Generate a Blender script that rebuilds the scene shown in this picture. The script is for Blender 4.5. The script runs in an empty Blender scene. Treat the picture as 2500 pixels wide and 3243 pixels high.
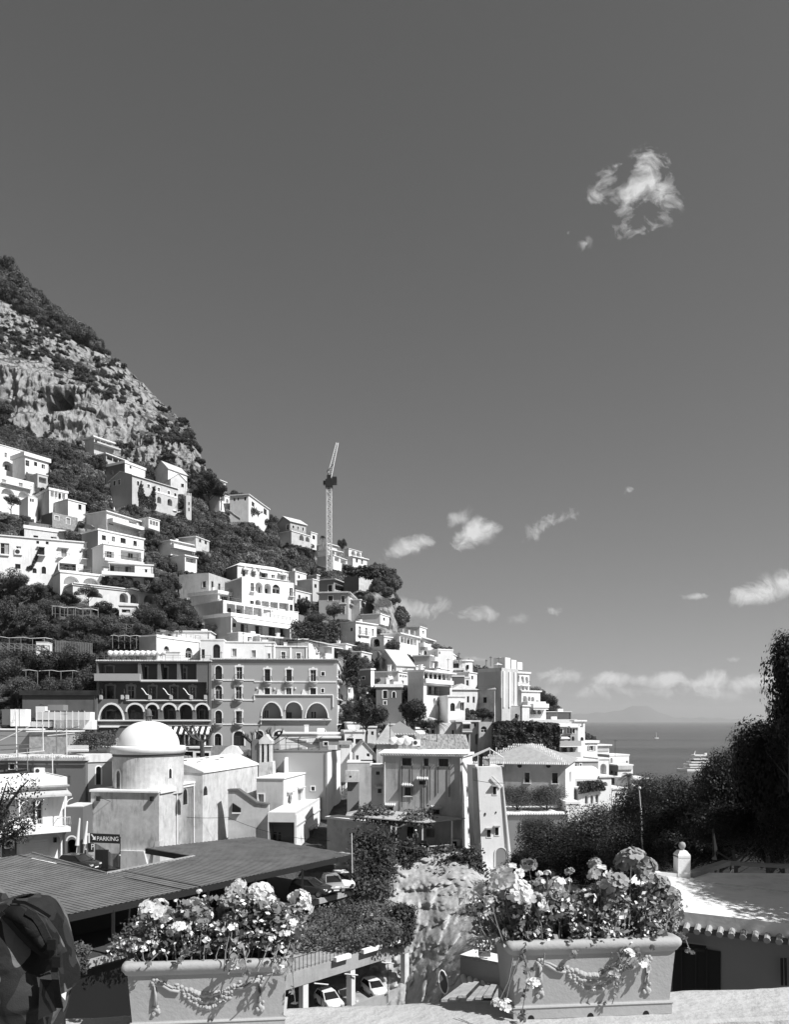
import bpy, bmesh, math, random
import numpy as np
from mathutils import Vector, Matrix
from mathutils.geometry import tessellate_polygon
random.seed(7); RNG=np.random.default_rng(11)
S=bpy.context.scene; COL=S.collection
# ------------------------------------------------------------------ camera
F=2460.0; U0=1250.0; V0=2283.0      # focal length and horizon measured on the photograph
cd=bpy.data.cameras.new('camera'); cam=bpy.data.objects.new('camera',cd); COL.objects.link(cam)
cam.location=(0,0,0); cam.rotation_euler=(math.radians(90),0,0)
cd.sensor_fit='VERTICAL'; cd.sensor_height=36; cd.lens=36*F/3243; cd.shift_y=(V0-1621.5)/3243
cd.clip_start=.05; cd.clip_end=120000
S.camera=cam
# ------------------------------------------------------------------ sun, sky
SUN=Vector((.62,-.37,.80)).normalized()
el=math.asin(SUN.z); az=math.atan2(SUN.x,SUN.y)
sl=bpy.data.lights.new('sun','SUN'); sl.energy=4.6; sl.angle=math.radians(.5); sl.color=(1,1,1)
so=bpy.data.objects.new('sun',sl); COL.objects.link(so); so.rotation_euler=(-SUN).to_track_quat('-Z','Y').to_euler()
S.view_settings.view_transform='Standard'; S.view_settings.look='None'; S.view_settings.exposure=.42; S.view_settings.gamma=1; S.view_settings.use_curve_mapping=False
S.cycles.diffuse_bounces=2
W=bpy.data.worlds.new('World'); S.world=W; W.use_nodes=True
def N(nt,t,**k):
    n=nt.nodes.new(t)
    for a,b in k.items():
        if a.startswith('i_'):
            key=a[2:]; key=int(key) if key.isdigit() else key.replace('_',' ')
            n.inputs[key].default_value=b
        else: setattr(n,a,b)
    return n
def math_n(nt,op,a,b=None,c=None,clamp=False):
    n=nt.nodes.new('ShaderNodeMath'); n.operation=op; n.use_clamp=clamp
    for i,x in enumerate((a,b,c)):
        if x is None: continue
        if isinstance(x,(int,float)): n.inputs[i].default_value=x
        else: nt.links.new(x,n.inputs[i])
    return n.outputs[0]
def build_world():
    nt=W.node_tree; nt.nodes.clear(); L=nt.links
    out=N(nt,'ShaderNodeOutputWorld'); bg=N(nt,'ShaderNodeBackground'); L.new(bg.outputs[0],out.inputs[0])
    sky=N(nt,'ShaderNodeTexSky',sky_type='NISHITA',sun_disc=False,sun_elevation=el,sun_rotation=az,altitude=50,air_density=1.0,dust_density=.7,ozone_density=1.0)
    # black and white picture taken as through an orange filter: mostly the red part of the sky
    sep=N(nt,'ShaderNodeSeparateColor'); L.new(sky.outputs[0],sep.inputs[0])
    g=math_n(nt,'ADD',math_n(nt,'MULTIPLY',sep.outputs[0],SKYW[0]),math_n(nt,'MULTIPLY',sep.outputs[1],SKYW[1]))
    g=math_n(nt,'DIVIDE',g,math_n(nt,'MULTIPLY_ADD',g,.13,1.0))      # soft shoulder of the film towards the bright horizon
    tc=N(nt,'ShaderNodeTexCoord'); sx=N(nt,'ShaderNodeSeparateXYZ'); L.new(tc.outputs['Generated'],sx.inputs[0])
    yy=math_n(nt,'MAXIMUM',sx.outputs[1],.02)
    px=math_n(nt,'DIVIDE',sx.outputs[0],yy); pz=math_n(nt,'DIVIDE',sx.outputs[2],yy)
    c0=N(nt,'ShaderNodeCombineXYZ'); L.new(px,c0.inputs[0]); L.new(pz,c0.inputs[1]); wp=N(nt,'ShaderNodeTexNoise',i_Scale=16.,i_Detail=5.,i_Roughness=.65); L.new(c0.outputs[0],wp.inputs['Vector']); ws=N(nt,'ShaderNodeSeparateColor'); L.new(wp.outputs['Color'],ws.inputs[0])
    px=math_n(nt,'ADD',px,math_n(nt,'MULTIPLY',math_n(nt,'SUBTRACT',ws.outputs[0],.5),.035)); pz=math_n(nt,'ADD',pz,math_n(nt,'MULTIPLY',math_n(nt,'SUBTRACT',ws.outputs[1],.5),.022))     # wind torn edges
    cv=N(nt,'ShaderNodeCombineXYZ'); L.new(px,cv.inputs[0]); L.new(pz,cv.inputs[1])
    n1=N(nt,'ShaderNodeTexNoise',i_Scale=13.,i_Detail=7.,i_Roughness=.62,i_Distortion=.5); L.new(cv.outputs[0],n1.inputs['Vector'])
    n2=N(nt,'ShaderNodeTexNoise',i_Scale=30.,i_Detail=10.,i_Roughness=.62,i_Distortion=1.2); L.new(cv.outputs[0],n2.inputs['Vector'])
    nn=math_n(nt,'ADD',math_n(nt,'MULTIPLY',n1.outputs[0],.5),math_n(nt,'MULTIPLY',n2.outputs[0],.5))
    tot=None
    # direction of each cloud (u,v read off the photo), half sizes, tilt, density
    for (u,v,ru,rv,tilt,dn) in CLOUDS:
        cx=(u-U0)/F; cz=(V0-v)/F; a=math.radians(tilt)
        dx=math_n(nt,'SUBTRACT',px,cx); dz=math_n(nt,'SUBTRACT',pz,cz)
        ex=math_n(nt,'MULTIPLY',math_n(nt,'ADD',math_n(nt,'MULTIPLY',dx,math.cos(a)),math_n(nt,'MULTIPLY',dz,math.sin(a))),F/ru)
        ez=math_n(nt,'MULTIPLY',math_n(nt,'SUBTRACT',math_n(nt,'MULTIPLY',dz,math.cos(a)),math_n(nt,'MULTIPLY',dx,math.sin(a))),F/rv)
        r=math_n(nt,'SQRT',math_n(nt,'ADD',math_n(nt,'MULTIPLY',ex,ex),math_n(nt,'MULTIPLY',ez,ez)))
        m=math_n(nt,'MULTIPLY',math_n(nt,'SUBTRACT',1.25,r,clamp=True),dn)
        tot=m if tot is None else math_n(nt,'MAXIMUM',tot,m)
    c=math_n(nt,'ADD',math_n(nt,'MULTIPLY',tot,.85),math_n(nt,'MULTIPLY',math_n(nt,'SUBTRACT',nn,.5),4.4))
    c=math_n(nt,'MULTIPLY',math_n(nt,'SUBTRACT',c,.30),1.15,clamp=True)
    c=math_n(nt,'MULTIPLY',c,math_n(nt,'GREATER_THAN',tot,.01))
    c=math_n(nt,'MULTIPLY',c,math_n(nt,'MULTIPLY',tot,2.2,clamp=True))
    front=math_n(nt,'GREATER_THAN',sx.outputs[1],.05); c=math_n(nt,'MULTIPLY',c,front)
    c=math_n(nt,'MULTIPLY',c,.85)
    mix=N(nt,'ShaderNodeMix',data_type='FLOAT'); L.new(c,mix.inputs[0]); L.new(g,mix.inputs[2]); mix.inputs[3].default_value=CLOUDV
    L.new(mix.outputs[0],bg.inputs[0]); bg.inputs[1].default_value=SKYSTR
SKYW=(1.0,.0); SKYSTR=.091; CLOUDV=7.0
CLOUDS=[(1995,605,150,66,14,1.05),(1935,600,70,90,0,.7),(2078,590,110,85,0,1.0),(2125,604,80,72,0,.8),(2055,520,95,58,10,.72),(2012,680,85,105,0,.66),(2015,730,90,36,0,.85),(2110,650,50,70,0,.6),(2160,520,24,8,45,.5),(1955,515,28,11,20,.6),
 (1300,1730,100,32,22,.95),(1500,1690,95,45,28,.95),(1440,1640,60,30,20,.6),(1730,1655,110,36,20,1.0),(1820,1640,50,25,40,.4),
 (1340,1925,130,42,0,1.),(1490,1945,110,34,0,.9),(1270,1990,60,25,0,.4),(1755,1942,60,18,0,.85),(1640,1960,50,18,10,.35),
 (2230,1885,75,14,2,.8),(2400,1880,110,38,6,1.),(2500,1840,110,45,10,1.),
 (1510,2087,55,13,0,.7),(1775,2145,95,30,0,1.1),(1945,2155,70,26,0,1.1),(2040,2158,60,22,0,.9),(2120,2150,80,30,10,1.15),(2215,2160,80,22,0,1.),(2270,2150,50,34,0,1.1),(2385,2160,95,30,8,1.15),(1850,2192,260,34,0,.62),(2250,2195,260,34,0,.62),
 (1985,1552,30,10,20,.5),(2305,1571,30,10,12,.55),(1855,775,28,22,30,.5),(2315,2086,32,9,0,.5),(1800,735,14,10,30,.4),(2140,2215,40,12,0,.3)]
build_world()
# ------------------------------------------------------------------ materials
MAT={}
def mat(name,base,rough=.85,var=.12,scale=1.0,stain=0.,bump=.15,bscale=None,metal=0.,spec=.3,island=0.,trans=0.,dark=None,streak=1.0,detail=6.):
    """base: grey value; var: blotches; stain: rain streaks and grime of darker tone"""
    m=bpy.data.materials.new(name); m.use_nodes=True; nt=m.node_tree; L=nt.links
    bs=nt.nodes['Principled BSDF']; bs.inputs['Roughness'].default_value=rough; bs.inputs['Metallic'].default_value=metal
    bs.inputs['Specular IOR Level'].default_value=spec
    geo=N(nt,'ShaderNodeNewGeometry')
    n1=N(nt,'ShaderNodeTexNoise',i_Scale=.35*scale,i_Detail=detail,i_Roughness=.65); L.new(geo.outputs['Position'],n1.inputs['Vector'])
    val=math_n(nt,'MULTIPLY_ADD',math_n(nt,'SUBTRACT',n1.outputs[0],.5),2*var*base*1.6,base)
    if stain>0:
        mp=N(nt,'ShaderNodeMapping'); mp.inputs['Scale'].default_value=(1.3*scale,1.3*scale,.16*scale*streak); L.new(geo.outputs['Position'],mp.inputs[0])
        n2=N(nt,'ShaderNodeTexNoise',i_Scale=1.,i_Detail=8.,i_Roughness=.7); L.new(mp.outputs[0],n2.inputs['Vector'])
        k=math_n(nt,'MULTIPLY',math_n(nt,'SUBTRACT',n2.outputs[0],.46),4.,clamp=True)
        n4=N(nt,'ShaderNodeTexNoise',i_Scale=.22*scale,i_Detail=5.,i_Roughness=.6); L.new(geo.outputs['Position'],n4.inputs['Vector'])
        k2=math_n(nt,'MULTIPLY',math_n(nt,'SUBTRACT',n4.outputs[0],.42),3.5,clamp=True)
        k=math_n(nt,'MULTIPLY',math_n(nt,'MULTIPLY',k,k2),stain)
        d=dark if dark is not None else base*.3
        val=math_n(nt,'ADD',math_n(nt,'MULTIPLY',val,math_n(nt,'SUBTRACT',1.,k)),math_n(nt,'MULTIPLY',k,d))
    if island>=.9:
        n5=N(nt,'ShaderNodeTexNoise',i_Scale=.045 if name.startswith('scrub') else .3,i_Detail=5.,i_Roughness=.7); L.new(geo.outputs['Position'],n5.inputs['Vector'])
        val=math_n(nt,'MULTIPLY',val,math_n(nt,'MULTIPLY_ADD',math_n(nt,'SUBTRACT',n5.outputs[0],.5),2.6,1.05))
    if island>0:
        val=math_n(nt,'MULTIPLY',val,math_n(nt,'MULTIPLY_ADD',geo.outputs['Random Per Island'],island,1-island*.5))
    val=math_n(nt,'MAXIMUM',val,.003)
    cc=N(nt,'ShaderNodeCombineColor')
    for i in range(3): L.new(val,cc.inputs[i])
    L.new(cc.outputs[0],bs.inputs['Base Color'])
    if bump>0:
        n3=N(nt,'ShaderNodeTexNoise',i_Scale=(bscale or 6.)*1.0,i_Detail=5.,i_Roughness=.6); L.new(geo.outputs['Position'],n3.inputs['Vector'])
        bp=N(nt,'ShaderNodeBump',i_Strength=bump,i_Distance=.05); L.new(n3.outputs[0],bp.inputs['Height']); L.new(bp.outputs[0],bs.inputs['Normal'])
    if trans>0:
        out=nt.nodes['Material Output']; tr=N(nt,'ShaderNodeBsdfTranslucent'); L.new(cc.outputs[0],tr.inputs[0])
        mx=N(nt,'ShaderNodeMixShader'); mx.inputs[0].default_value=trans; L.new(bs.outputs[0],mx.inputs[1]); L.new(tr.outputs[0],mx.inputs[2]); L.new(mx.outputs[0],out.inputs[0])
    MAT[name]=m; return m
mat('white',.80,var=.09,stain=.65,dark=.36,scale=1.4,bump=.25); mat('white_clean',.82,var=.03,bump=.06); mat('offwhite',.66,var=.14,stain=.75,dark=.22,scale=1.4)
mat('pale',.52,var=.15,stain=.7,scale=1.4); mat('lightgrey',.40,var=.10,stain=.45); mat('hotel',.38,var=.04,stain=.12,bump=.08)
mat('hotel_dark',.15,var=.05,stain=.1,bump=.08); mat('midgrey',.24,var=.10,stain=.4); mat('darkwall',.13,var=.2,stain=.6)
mat('stained',.48,var=.3,stain=1.,dark=.08,scale=1.3); mat('stained_light',.58,var=.3,stain=1.,dark=.12,scale=2.2,streak=1.6)
mat('stone',.30,var=.5,scale=6,stain=.5,bump=.8,bscale=5); mat('concrete',.33,var=.25,stain=.7,scale=2,bump=.3)
mat('glass',.02,rough=.12,var=.0,bump=0,spec=.5); mat('dark',.012,rough=.6,var=.1,bump=0); mat('frame',.55,var=.05,bump=0,rough=.5); mat('darkframe',.05,var=.1,bump=0)
mat('curtain',.35,var=.4,scale=8,bump=0); mat('shutter',.30,var=.1,bump=0,rough=.6); mat('shutter_dark',.035,var=.2,bump=0,rough=.5)
mat('tile',.34,var=.3,scale=5,stain=.5,bump=.3,island=.7); mat('tile_light',.55,var=.25,scale=4,stain=.4,bump=.2,island=.5)
mat('metal',.30,rough=.4,metal=.7,var=.15,bump=0); mat('darkmetal',.03,rough=.5,metal=.3,var=.1,bump=0); mat('whitemetal',.7,rough=.4,var=.05,bump=0)
mat('corrugated',.17,rough=.6,var=.35,scale=1.4,stain=.9,dark=.04,bump=.2,streak=8.)
mat('bark',.07,var=.4,scale=8,bump=.6,bscale=12); mat('palebark',.22,var=.3,scale=6,bump=.4)
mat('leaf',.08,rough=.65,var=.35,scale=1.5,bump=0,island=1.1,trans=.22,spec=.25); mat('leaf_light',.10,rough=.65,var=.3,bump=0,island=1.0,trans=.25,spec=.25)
mat('leaf_shaded',.009,rough=.6,var=.3,bump=0,island=1.1,trans=.1,spec=.3); mat('leaf_dark',.032,rough=.6,var=.3,bump=0,island=1.1,trans=.15,spec=.35); mat('scrub_light',.13,rough=.8,var=.5,scale=.6,bump=0,island=.9,trans=.15,spec=.1); mat('scrub',.07,rough=.8,var=.5,scale=.6,bump=0,island=.9,trans=.15,spec=.1)  # near-black leaf tone: shade of the right-hand trees put into the colour
mat('ground',.12,var=.6,scale=2.,bump=.6,bscale=2.); mat('undergrowth',.018,var=.6,scale=2,bump=.5); mat('asphalt',.05,var=.2,bump=.2); mat('ivy',.04,rough=.55,var=.4,scale=2,bump=0,island=1.2,trans=.15,spec=.3)
mat('cloth',.75,var=.1,bump=.1); mat('terracotta',.38,var=.10,scale=14,stain=.12,bump=.10,bscale=60,rough=.8)
mat('parapet',.43,var=.22,scale=5,stain=.5,bump=.35,bscale=25); mat('petal',.82,rough=.55,var=.15,scale=20,bump=0,island=.25,trans=.35,spec=.2)
mat('petal_white',.85,rough=.5,var=.05,bump=0,trans=.25,spec=.2); mat('petal_grey',.38,rough=.55,var=.2,scale=20,bump=0,island=.3,trans=.3,spec=.2)
mat('gleaf',.24,rough=.5,var=.3,scale=15,bump=0,island=1.2,trans=.3,spec=.4); mat('stem',.22,var=.3,scale=20,bump=0,rough=.6)
mat('carpaint_white',.8,rough=.25,var=.02,bump=0,spec=.5); mat('carpaint_dark',.03,rough=.2,var=.02,bump=0,spec=.6); mat('carpaint_grey',.3,rough=.25,var=.02,bump=0,spec=.5)
mat('rubber',.02,var=.1,bump=0); mat('lamp',.6,rough=.2,var=0,bump=0,spec=.6); mat('plank',.38,var=.4,scale=5,stain=.5,bump=.4,bscale=20)
# ------------------------------------------------------------------ helpers
def P(u,v,Y): return Vector(((u-U0)/F*Y,Y,(V0-v)/F*Y))
def xw(u,Y): return (u-U0)/F*Y
def zw(v,Y): return (V0-v)/F*Y
class MB:
    def __init__(s): s.v=[]; s.f=[]; s.m=[]; s.mats=[]; s.cur=0
    def use(s,name):
        if name not in s.mats: s.mats.append(name)
        s.cur=s.mats.index(name); return s
    def add(s,vs,fs):
        o=len(s.v); s.v+= [tuple(x) for x in vs]
        for f in fs: s.f.append(tuple(o+i for i in f)); s.m.append(s.cur)
        return s
    def box(s,x0,x1,y0,y1,z0,z1):
        return s.add([(x0,y0,z0),(x1,y0,z0),(x1,y1,z0),(x0,y1,z0),(x0,y0,z1),(x1,y0,z1),(x1,y1,z1),(x0,y1,z1)],
         [(0,3,2,1),(4,5,6,7),(0,1,5,4),(1,2,6,5),(2,3,7,6),(3,0,4,7)])
    def prism(s,pts,z0,z1):
        n=len(pts); 
        return s.add([(x,y,z0) for x,y in pts]+[(x,y,z1) for x,y in pts],[tuple(range(n))[::-1],tuple(range(n,2*n))]+[(i,(i+1)%n,n+(i+1)%n,n+i) for i in range(n)])
    def prof(s,pts,y0,y1):      # outline in x,z pushed along y
        n=len(pts)
        return s.add([(x,y0,z) for x,z in pts]+[(x,y1,z) for x,z in pts],[tuple(range(n)),tuple(range(n,2*n))[::-1]]+[(i,n+i,n+(i+1)%n,(i+1)%n) for i in range(n)])
    def tube(s,pts,r,n=6,r1=None,cap=True):
        pts=[Vector(p) for p in pts]; k=len(pts); o=[]
        for i,p in enumerate(pts):
            d=(pts[min(i+1,k-1)]-pts[max(i-1,0)]).normalized() if k>1 else Vector((0,0,1))
            a=d.cross(Vector((0,0,1))); 
            if a.length<.05: a=d.cross(Vector((1,0,0)))
            a.normalize(); b=d.cross(a)
            rr=r if r1 is None else r+(r1-r)*i/max(1,k-1)
            o+=[p+a*math.cos(2*math.pi*j/n)*rr+b*math.sin(2*math.pi*j/n)*rr for j in range(n)]
        fs=[(i*n+j,i*n+(j+1)%n,(i+1)*n+(j+1)%n,(i+1)*n+j) for i in range(k-1) for j in range(n)]
        if cap: fs+=[tuple(range(n))[::-1],tuple((k-1)*n+j for j in range(n))]
        return s.add(o,fs)
    def lathe(s,prof,cx=0,cy=0,cz=0,n=16,a0=0,a1=2*math.pi):
        full=abs(a1-a0-2*math.pi)<1e-6; m=n if full else n+1; o=[]
        for r,z in prof:
            o+=[(cx+r*math.cos(a0+(a1-a0)*j/n),cy+r*math.sin(a0+(a1-a0)*j/n),cz+z) for j in range(m)]
        fs=[(i*m+j,i*m+(j+1)%m,(i+1)*m+(j+1)%m,(i+1)*m+j) for i in range(len(prof)-1) for j in range(n)]
        return s.add(o,fs)
    def sphere(s,c,r,n=8,sz=1.,k=5):
        return s.lathe([(max(.001*r,r*math.sin(math.pi*i/k)),-r*sz*math.cos(math.pi*i/k)) for i in range(k+1)],c[0],c[1],c[2],n)
    def quads(s,arr):
        arr=np.asarray(arr).reshape(-1,4,3); o=len(s.v); s.v+=[tuple(x) for x in arr.reshape(-1,3)]
        k=len(arr); s.f+=[(o+4*i,o+4*i+1,o+4*i+2,o+4*i+3) for i in range(k)]; s.m+=[s.cur]*k; return s
    def mesh(s,name,smooth=False):
        me=bpy.data.meshes.new(name); me.from_pydata(s.v,[],s.f)
        for m in s.mats: me.materials.append(MAT[m])
        if len(s.mats)>1: me.polygons.foreach_set('material_index',s.m)
        if smooth: me.polygons.foreach_set('use_smooth',[True]*len(s.f))
        me.update(); return me
    def obj(s,name,parent=None,smooth=False,**k):
        if not s.v: return None
        return link(name,s.mesh(name,smooth),parent,**k)
def link(name,data,parent=None,loc=None,rz=None,**k):
    o=bpy.data.objects.new(name,data); COL.objects.link(o)
    if parent: o.parent=parent
    if loc is not None: o.location=loc
    if rz is not None: o.rotation_euler=(0,0,rz)
    for a,b in k.items(): o[a]=b
    return o
def thing(name,label,cat,loc=(0,0,0),rz=0,group=None):
    o=link(name,None,None,loc,rz); o['label']=label; o['category']=cat
    if group: o['group']=group
    return o
def tag(o,label,cat,group=None):
    o['label']=label; o['category']=cat
    if group: o['group']=group
    return o
def mb(m): return MB().use(m)
def copy_tree(o,parent=None):
    c=o.copy(); COL.objects.link(c); c.parent=parent
    for ch in o.children: copy_tree(ch,c)
    return c
# numpy value noise
def _h(ix,iy,iz,seed):
    n=(ix*374761393+iy*668265263+iz*1274126177+seed*974634777)&0x7fffffff
    n=((n^(n>>13))*1274126177)&0x7fffffff; n=(n^(n>>16))
    return (n&0xffff)/65535.
def vnoise(x,y,z,seed=0):
    xi=np.floor(x).astype(np.int64); yi=np.floor(y).astype(np.int64); zi=np.floor(z).astype(np.int64)
    fx=x-xi; fy=y-yi; fz=z-zi; fx=fx*fx*(3-2*fx); fy=fy*fy*(3-2*fy); fz=fz*fz*(3-2*fz)
    r=0
    for a in (0,1):
        for b in (0,1):
            for c in (0,1):
                r=r+_h(xi+a,yi+b,zi+c,seed)*(fx if a else 1-fx)*(fy if b else 1-fy)*(fz if c else 1-fz)
    return r
def fbm(x,y,z,seed=0,o=4):
    r=0; a=.5; t=0
    for i in range(o):
        r=r+a*vnoise(x*2**i,y*2**i,z*2**i,seed+i); t+=a; a*=.5
    return r/t
# ------------------------------------------------------------------ terrain
TC=[(-400,[(2765,82),(2420,128),(2200,150),(1900,195),(1650,240),(1440,330),(1380,372),(1160,385),(1040,430),(560,560)]),
 (0,[(2765,82),(2420,128),(2200,150),(1900,195),(1650,240),(1440,330),(1385,372),(1160,385),(1060,430),(835,500)]),
 (100,[(2765,82),(2420,129),(2160,150),(1900,193),(1650,240),(1450,325),(1395,372),(1180,386),(1080,430),(935,490)]),
 (200,[(2765,82),(2420,130),(2120,152),(1900,190),(1650,240),(1480,322),(1400,372),(1200,388),(1120,430),(1020,480)]),
 (300,[(2765,82),(2420,131),(2110,154),(1900,190),(1650,240),(1490,325),(1410,372),(1230,390),(1170,430),(1090,470)]),
 (400,[(2765,84),(2420,132),(2100,156),(1900,190),(1660,240),(1510,330),(1460,372),(1290,390),(1220,425),(1165,450)]),
 (500,[(2765,84),(2420,133),(2100,158),(1900,192),(1690,240),(1560,320),(1490,372),(1350,390),(1300,415),(1262,432)]),
 (600,[(2765,84),(2420,135),(2100,160),(1900,195),(1730,236),(1600,320),(1490,370),(1420,384),(1380,395),(1345,405)]),
 (645,[(2765,84),(2420,135),(2100,162),(1900,198),(1750,240),(1620,315),(1545,360),(1500,375),(1480,380),(1470,384)]),
 (660,[(2765,84),(2420,135),(2100,162),(1900,200),(1755,240),(1640,310),(1600,335),(1570,350),(1555,358),(1540,365)]),
 (850,[(2765,86),(2450,135),(2100,165),(1940,205),(1830,240),(1760,275),(1720,300),(1695,315),(1675,328),(1655,340)]),
 (1040,[(2765,88),(2450,137),(2150,165),(1990,205),(1920,235),(1860,260),(1820,285),(1790,305),(1770,318),(1750,330)]),
 (1180,[(2765,90),(2450,140),(2160,165),(2050,200),(2000,215),(1940,222),(1880,232),(1850,250),(1830,270),(1818,290)]),
 (1240,[(2770,92),(2450,140),(2180,168),(2080,200),(2030,214),(1990,222),(1940,227),(1900,235),(1870,245),(1850,255)]),
 (1268,[(2770,92),(2450,140),(2190,168),(2100,195),(2060,210),(2040,218),(2010,224),(1985,229),(1960,234),(1935,240)]),
 (1290,[(2770,92),(2450,140),(2200,168),(2120,190),(2090,200),(2070,210),(2055,218),(2040,225),(2028,232),(2015,240)]),
 (1500,[(2770,94),(2450,140),(2300,165),(2250,175),(2220,185),(2200,192),(2185,200),(2175,206),(2165,212),(2155,218)]),
 (1700,[(2770,94),(2480,138),(2380,160),(2330,172),(2300,182),(2280,190),(2265,198),(2250,206),(2235,214),(2220,222)]),
 (1850,[(2770,96),(2550,128),(2480,145),(2440,155),(2420,162),(2400,168),(2385,174),(2370,180),(2355,186),(2340,192)]),
 (1950,[(2720,96),(2620,120),(2580,130),(2550,138),(2530,143),(2515,148),(2500,152),(2490,156),(2480,160),(2470,165)]),
 (2080,[(2740,96),(2700,105),(2680,112),(2665,116),(2655,120),(2645,124),(2638,128),(2630,132),(2622,136),(2615,140)]),
 (2300,[(2780,96),(2760,100),(2750,104),(2740,108),(2735,110),(2730,112),(2725,114),(2720,116),(2715,118),(2710,120)])]
_tu=np.array([c[0] for c in TC],float); _tv=np.array([[p[0] for p in c[1]] for c in TC],float); _ty=np.array([[p[1] for p in c[1]] for c in TC],float)
def cvy(u):
    k=_tv.shape[1]
    return np.array([np.interp(u,_tu,_tv[:,i]) for i in range(k)]),np.array([np.interp(u,_tu,_ty[:,i]) for i in range(k)])
def TY(u,v):
    vv,yy=cvy(u); return float(np.interp(v,vv[::-1],yy[::-1]))
def ridge(u): return float(np.interp(u,_tu,_tv[:,-1]))
def in_cave(u,v):
    w=(u-185)/52.; top=1238+10*np.sin(u*.12)+np.where(u<165,22,0); return 0
REG=[]
def dig(U,V):
    R=np.zeros_like(U); t=(U-U0)/F
    for (C,d,n,W,D,zt,zb) in REG:
        for (o,dd,w) in ((C,d,W),(C+n*D,-n,D)):
            den=dd.x-t*dd.y; s=(t*o.y-o.x)/np.where(np.abs(den)<1e-6,1e-6,den); Yf=o.y+dd.y*s; m=(s>-.5)&(s<w+.5)&(Yf>10)
            vt=V0-zt/np.maximum(Yf,1)*F; vb=V0-zb/np.maximum(Yf,1)*F; m&=(V>vt-2)&(V<vb+2); R=np.where(m&(Yf+2.>R),Yf+2.,R)
    return R
def build_terrain():
    us=np.concatenate([np.arange(-400,700,2.6),np.arange(700,2301,6.)]); K=_tv.shape[1]; T=np.linspace(0,K-1,430)
    vv=np.array([[np.interp(u,_tu,_tv[:,i]) for i in range(K)] for u in us]); yy=np.array([[np.interp(u,_tu,_ty[:,i]) for i in range(K)] for u in us])
    V=np.array([np.interp(T,range(K),r) for r in vv]); Y=np.array([np.interp(T,range(K),r) for r in yy]); U=us[:,None]+0*V
    cl=np.clip((np.interp(U,[0,250,400,520,645],[1450,1470,1500,1525,1545])-V)/25,0,1)*np.clip((662-U)/15,0,1)       # the bare rock wall
    cl2=np.exp(-((U-1225)/45.)**2)*np.clip((2040-V)/40,0,1)*np.clip((V-1850)/40.,0,1)
    X=(U-U0)/F*Y; Z=(V0-V)/F*Y
    d=(fbm(X/30,Y/60,Z/30,3)-.5)*14*np.maximum(cl,.35)
    d+=(fbm(X/7,Y/9,Z/22,5,5)-.5)*12*(cl+cl2*.8)             # flutes running down the rock
    d+=np.abs(fbm(X/16,Y/20,Z/9,8,4)-.5)*14*cl             # ledges
    d+=(fbm(X/1.9,Y/4,Z/6.5,15,3)-.5)*7*(cl+cl2*.7)+(fbm(X/14,Y/20,Z/1.7,25,3)-.5)*2.6*cl-np.clip(fbm(X/4.5,Y/8,Z/11,19,3)-.60,0,1)*26*cl
    d+=(fbm(X/8,Y/8,Z/8,9,4)-.5)*4*(1-cl)
    # foundations: the slope is dug away behind every house front
    Yd=dig(U,V)
    # cave mouth
    top=1243+6*np.sin(U*.2)+np.where(U<163,26,0)+np.clip((U-205),0,50)*.5; bot=1303-np.clip(U-190,0,60)*.5+4*np.sin(U*.13)
    cave=np.clip((U-137)/3,0,1)*np.clip((234-U)/4,0,1)*np.clip((V-top)/3,0,1)*np.clip((bot-V)/3,0,1)
    c2=np.clip((U-252)/4,0,1)*np.clip((306-U)/6,0,1)*np.clip((V-(1292+.16*(U-252)))/3,0,1)*np.clip((1302+.16*(U-252)-V)/3,0,1)
    over=np.exp(-((U-190)/60.)**2-((V-1230)/14.)**2)*5      # lip above it
    lip=np.exp(-((U-200)/70.)**2-((V-1330)/25.)**2)*4
    Y2=Y+d*.8*(1-cave)+cave*34+c2*12-over-lip
    Y2=np.maximum(Y2,Yd); k=Y2/Y; X=X*np.where(Yd>0,k,1.); Z2=np.where(Yd>0,k,1.)*Z+(fbm(X/5,Y/5,Z/5,21,3)-.5)*2*(Yd<=0); 
    X=X*1.0; nU,nV=U.shape
    edge=np.minimum(1,(T[None,:])/2.); Y2=Y+(Y2-Y)*np.clip(edge,0,1)
    verts=np.stack([X,Y2,Z2],-1)
    back=verts[:,-1:,:]+np.array([[[0,140.,-60.]]])*1.0; back2=back+np.array([[[0,500,-400.]]])
    front=verts[:,:1,:].copy(); front[:,:,2]=-27; front[:,:,1]-=6
    A=np.concatenate([front,verts,back,back2],1); nV=A.shape[1]
    idx=np.arange(nU*nV).reshape(nU,nV)
    q=np.stack([idx[:-1,:-1],idx[1:,:-1],idx[1:,1:],idx[:-1,1:]],-1).reshape(-1,4)
    me=bpy.data.meshes.new('hillside'); me.vertices.add(nU*nV); me.vertices.foreach_set('co',A.reshape(-1))
    me.loops.add(len(q)*4); me.loops.foreach_set('vertex_index',q.reshape(-1).astype(np.int32)); me.polygons.add(len(q)); me.polygons.foreach_set('loop_start',np.arange(0,len(q)*4,4,dtype=np.int32)); me.polygons.foreach_set('loop_total',np.full(len(q),4,dtype=np.int32))
    me.update(calc_edges=True); me.validate()
    me.materials.append(rock_mat()); link('hillside',me,kind='structure')
    return U,V,verts,cl,cl2,cave
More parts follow.
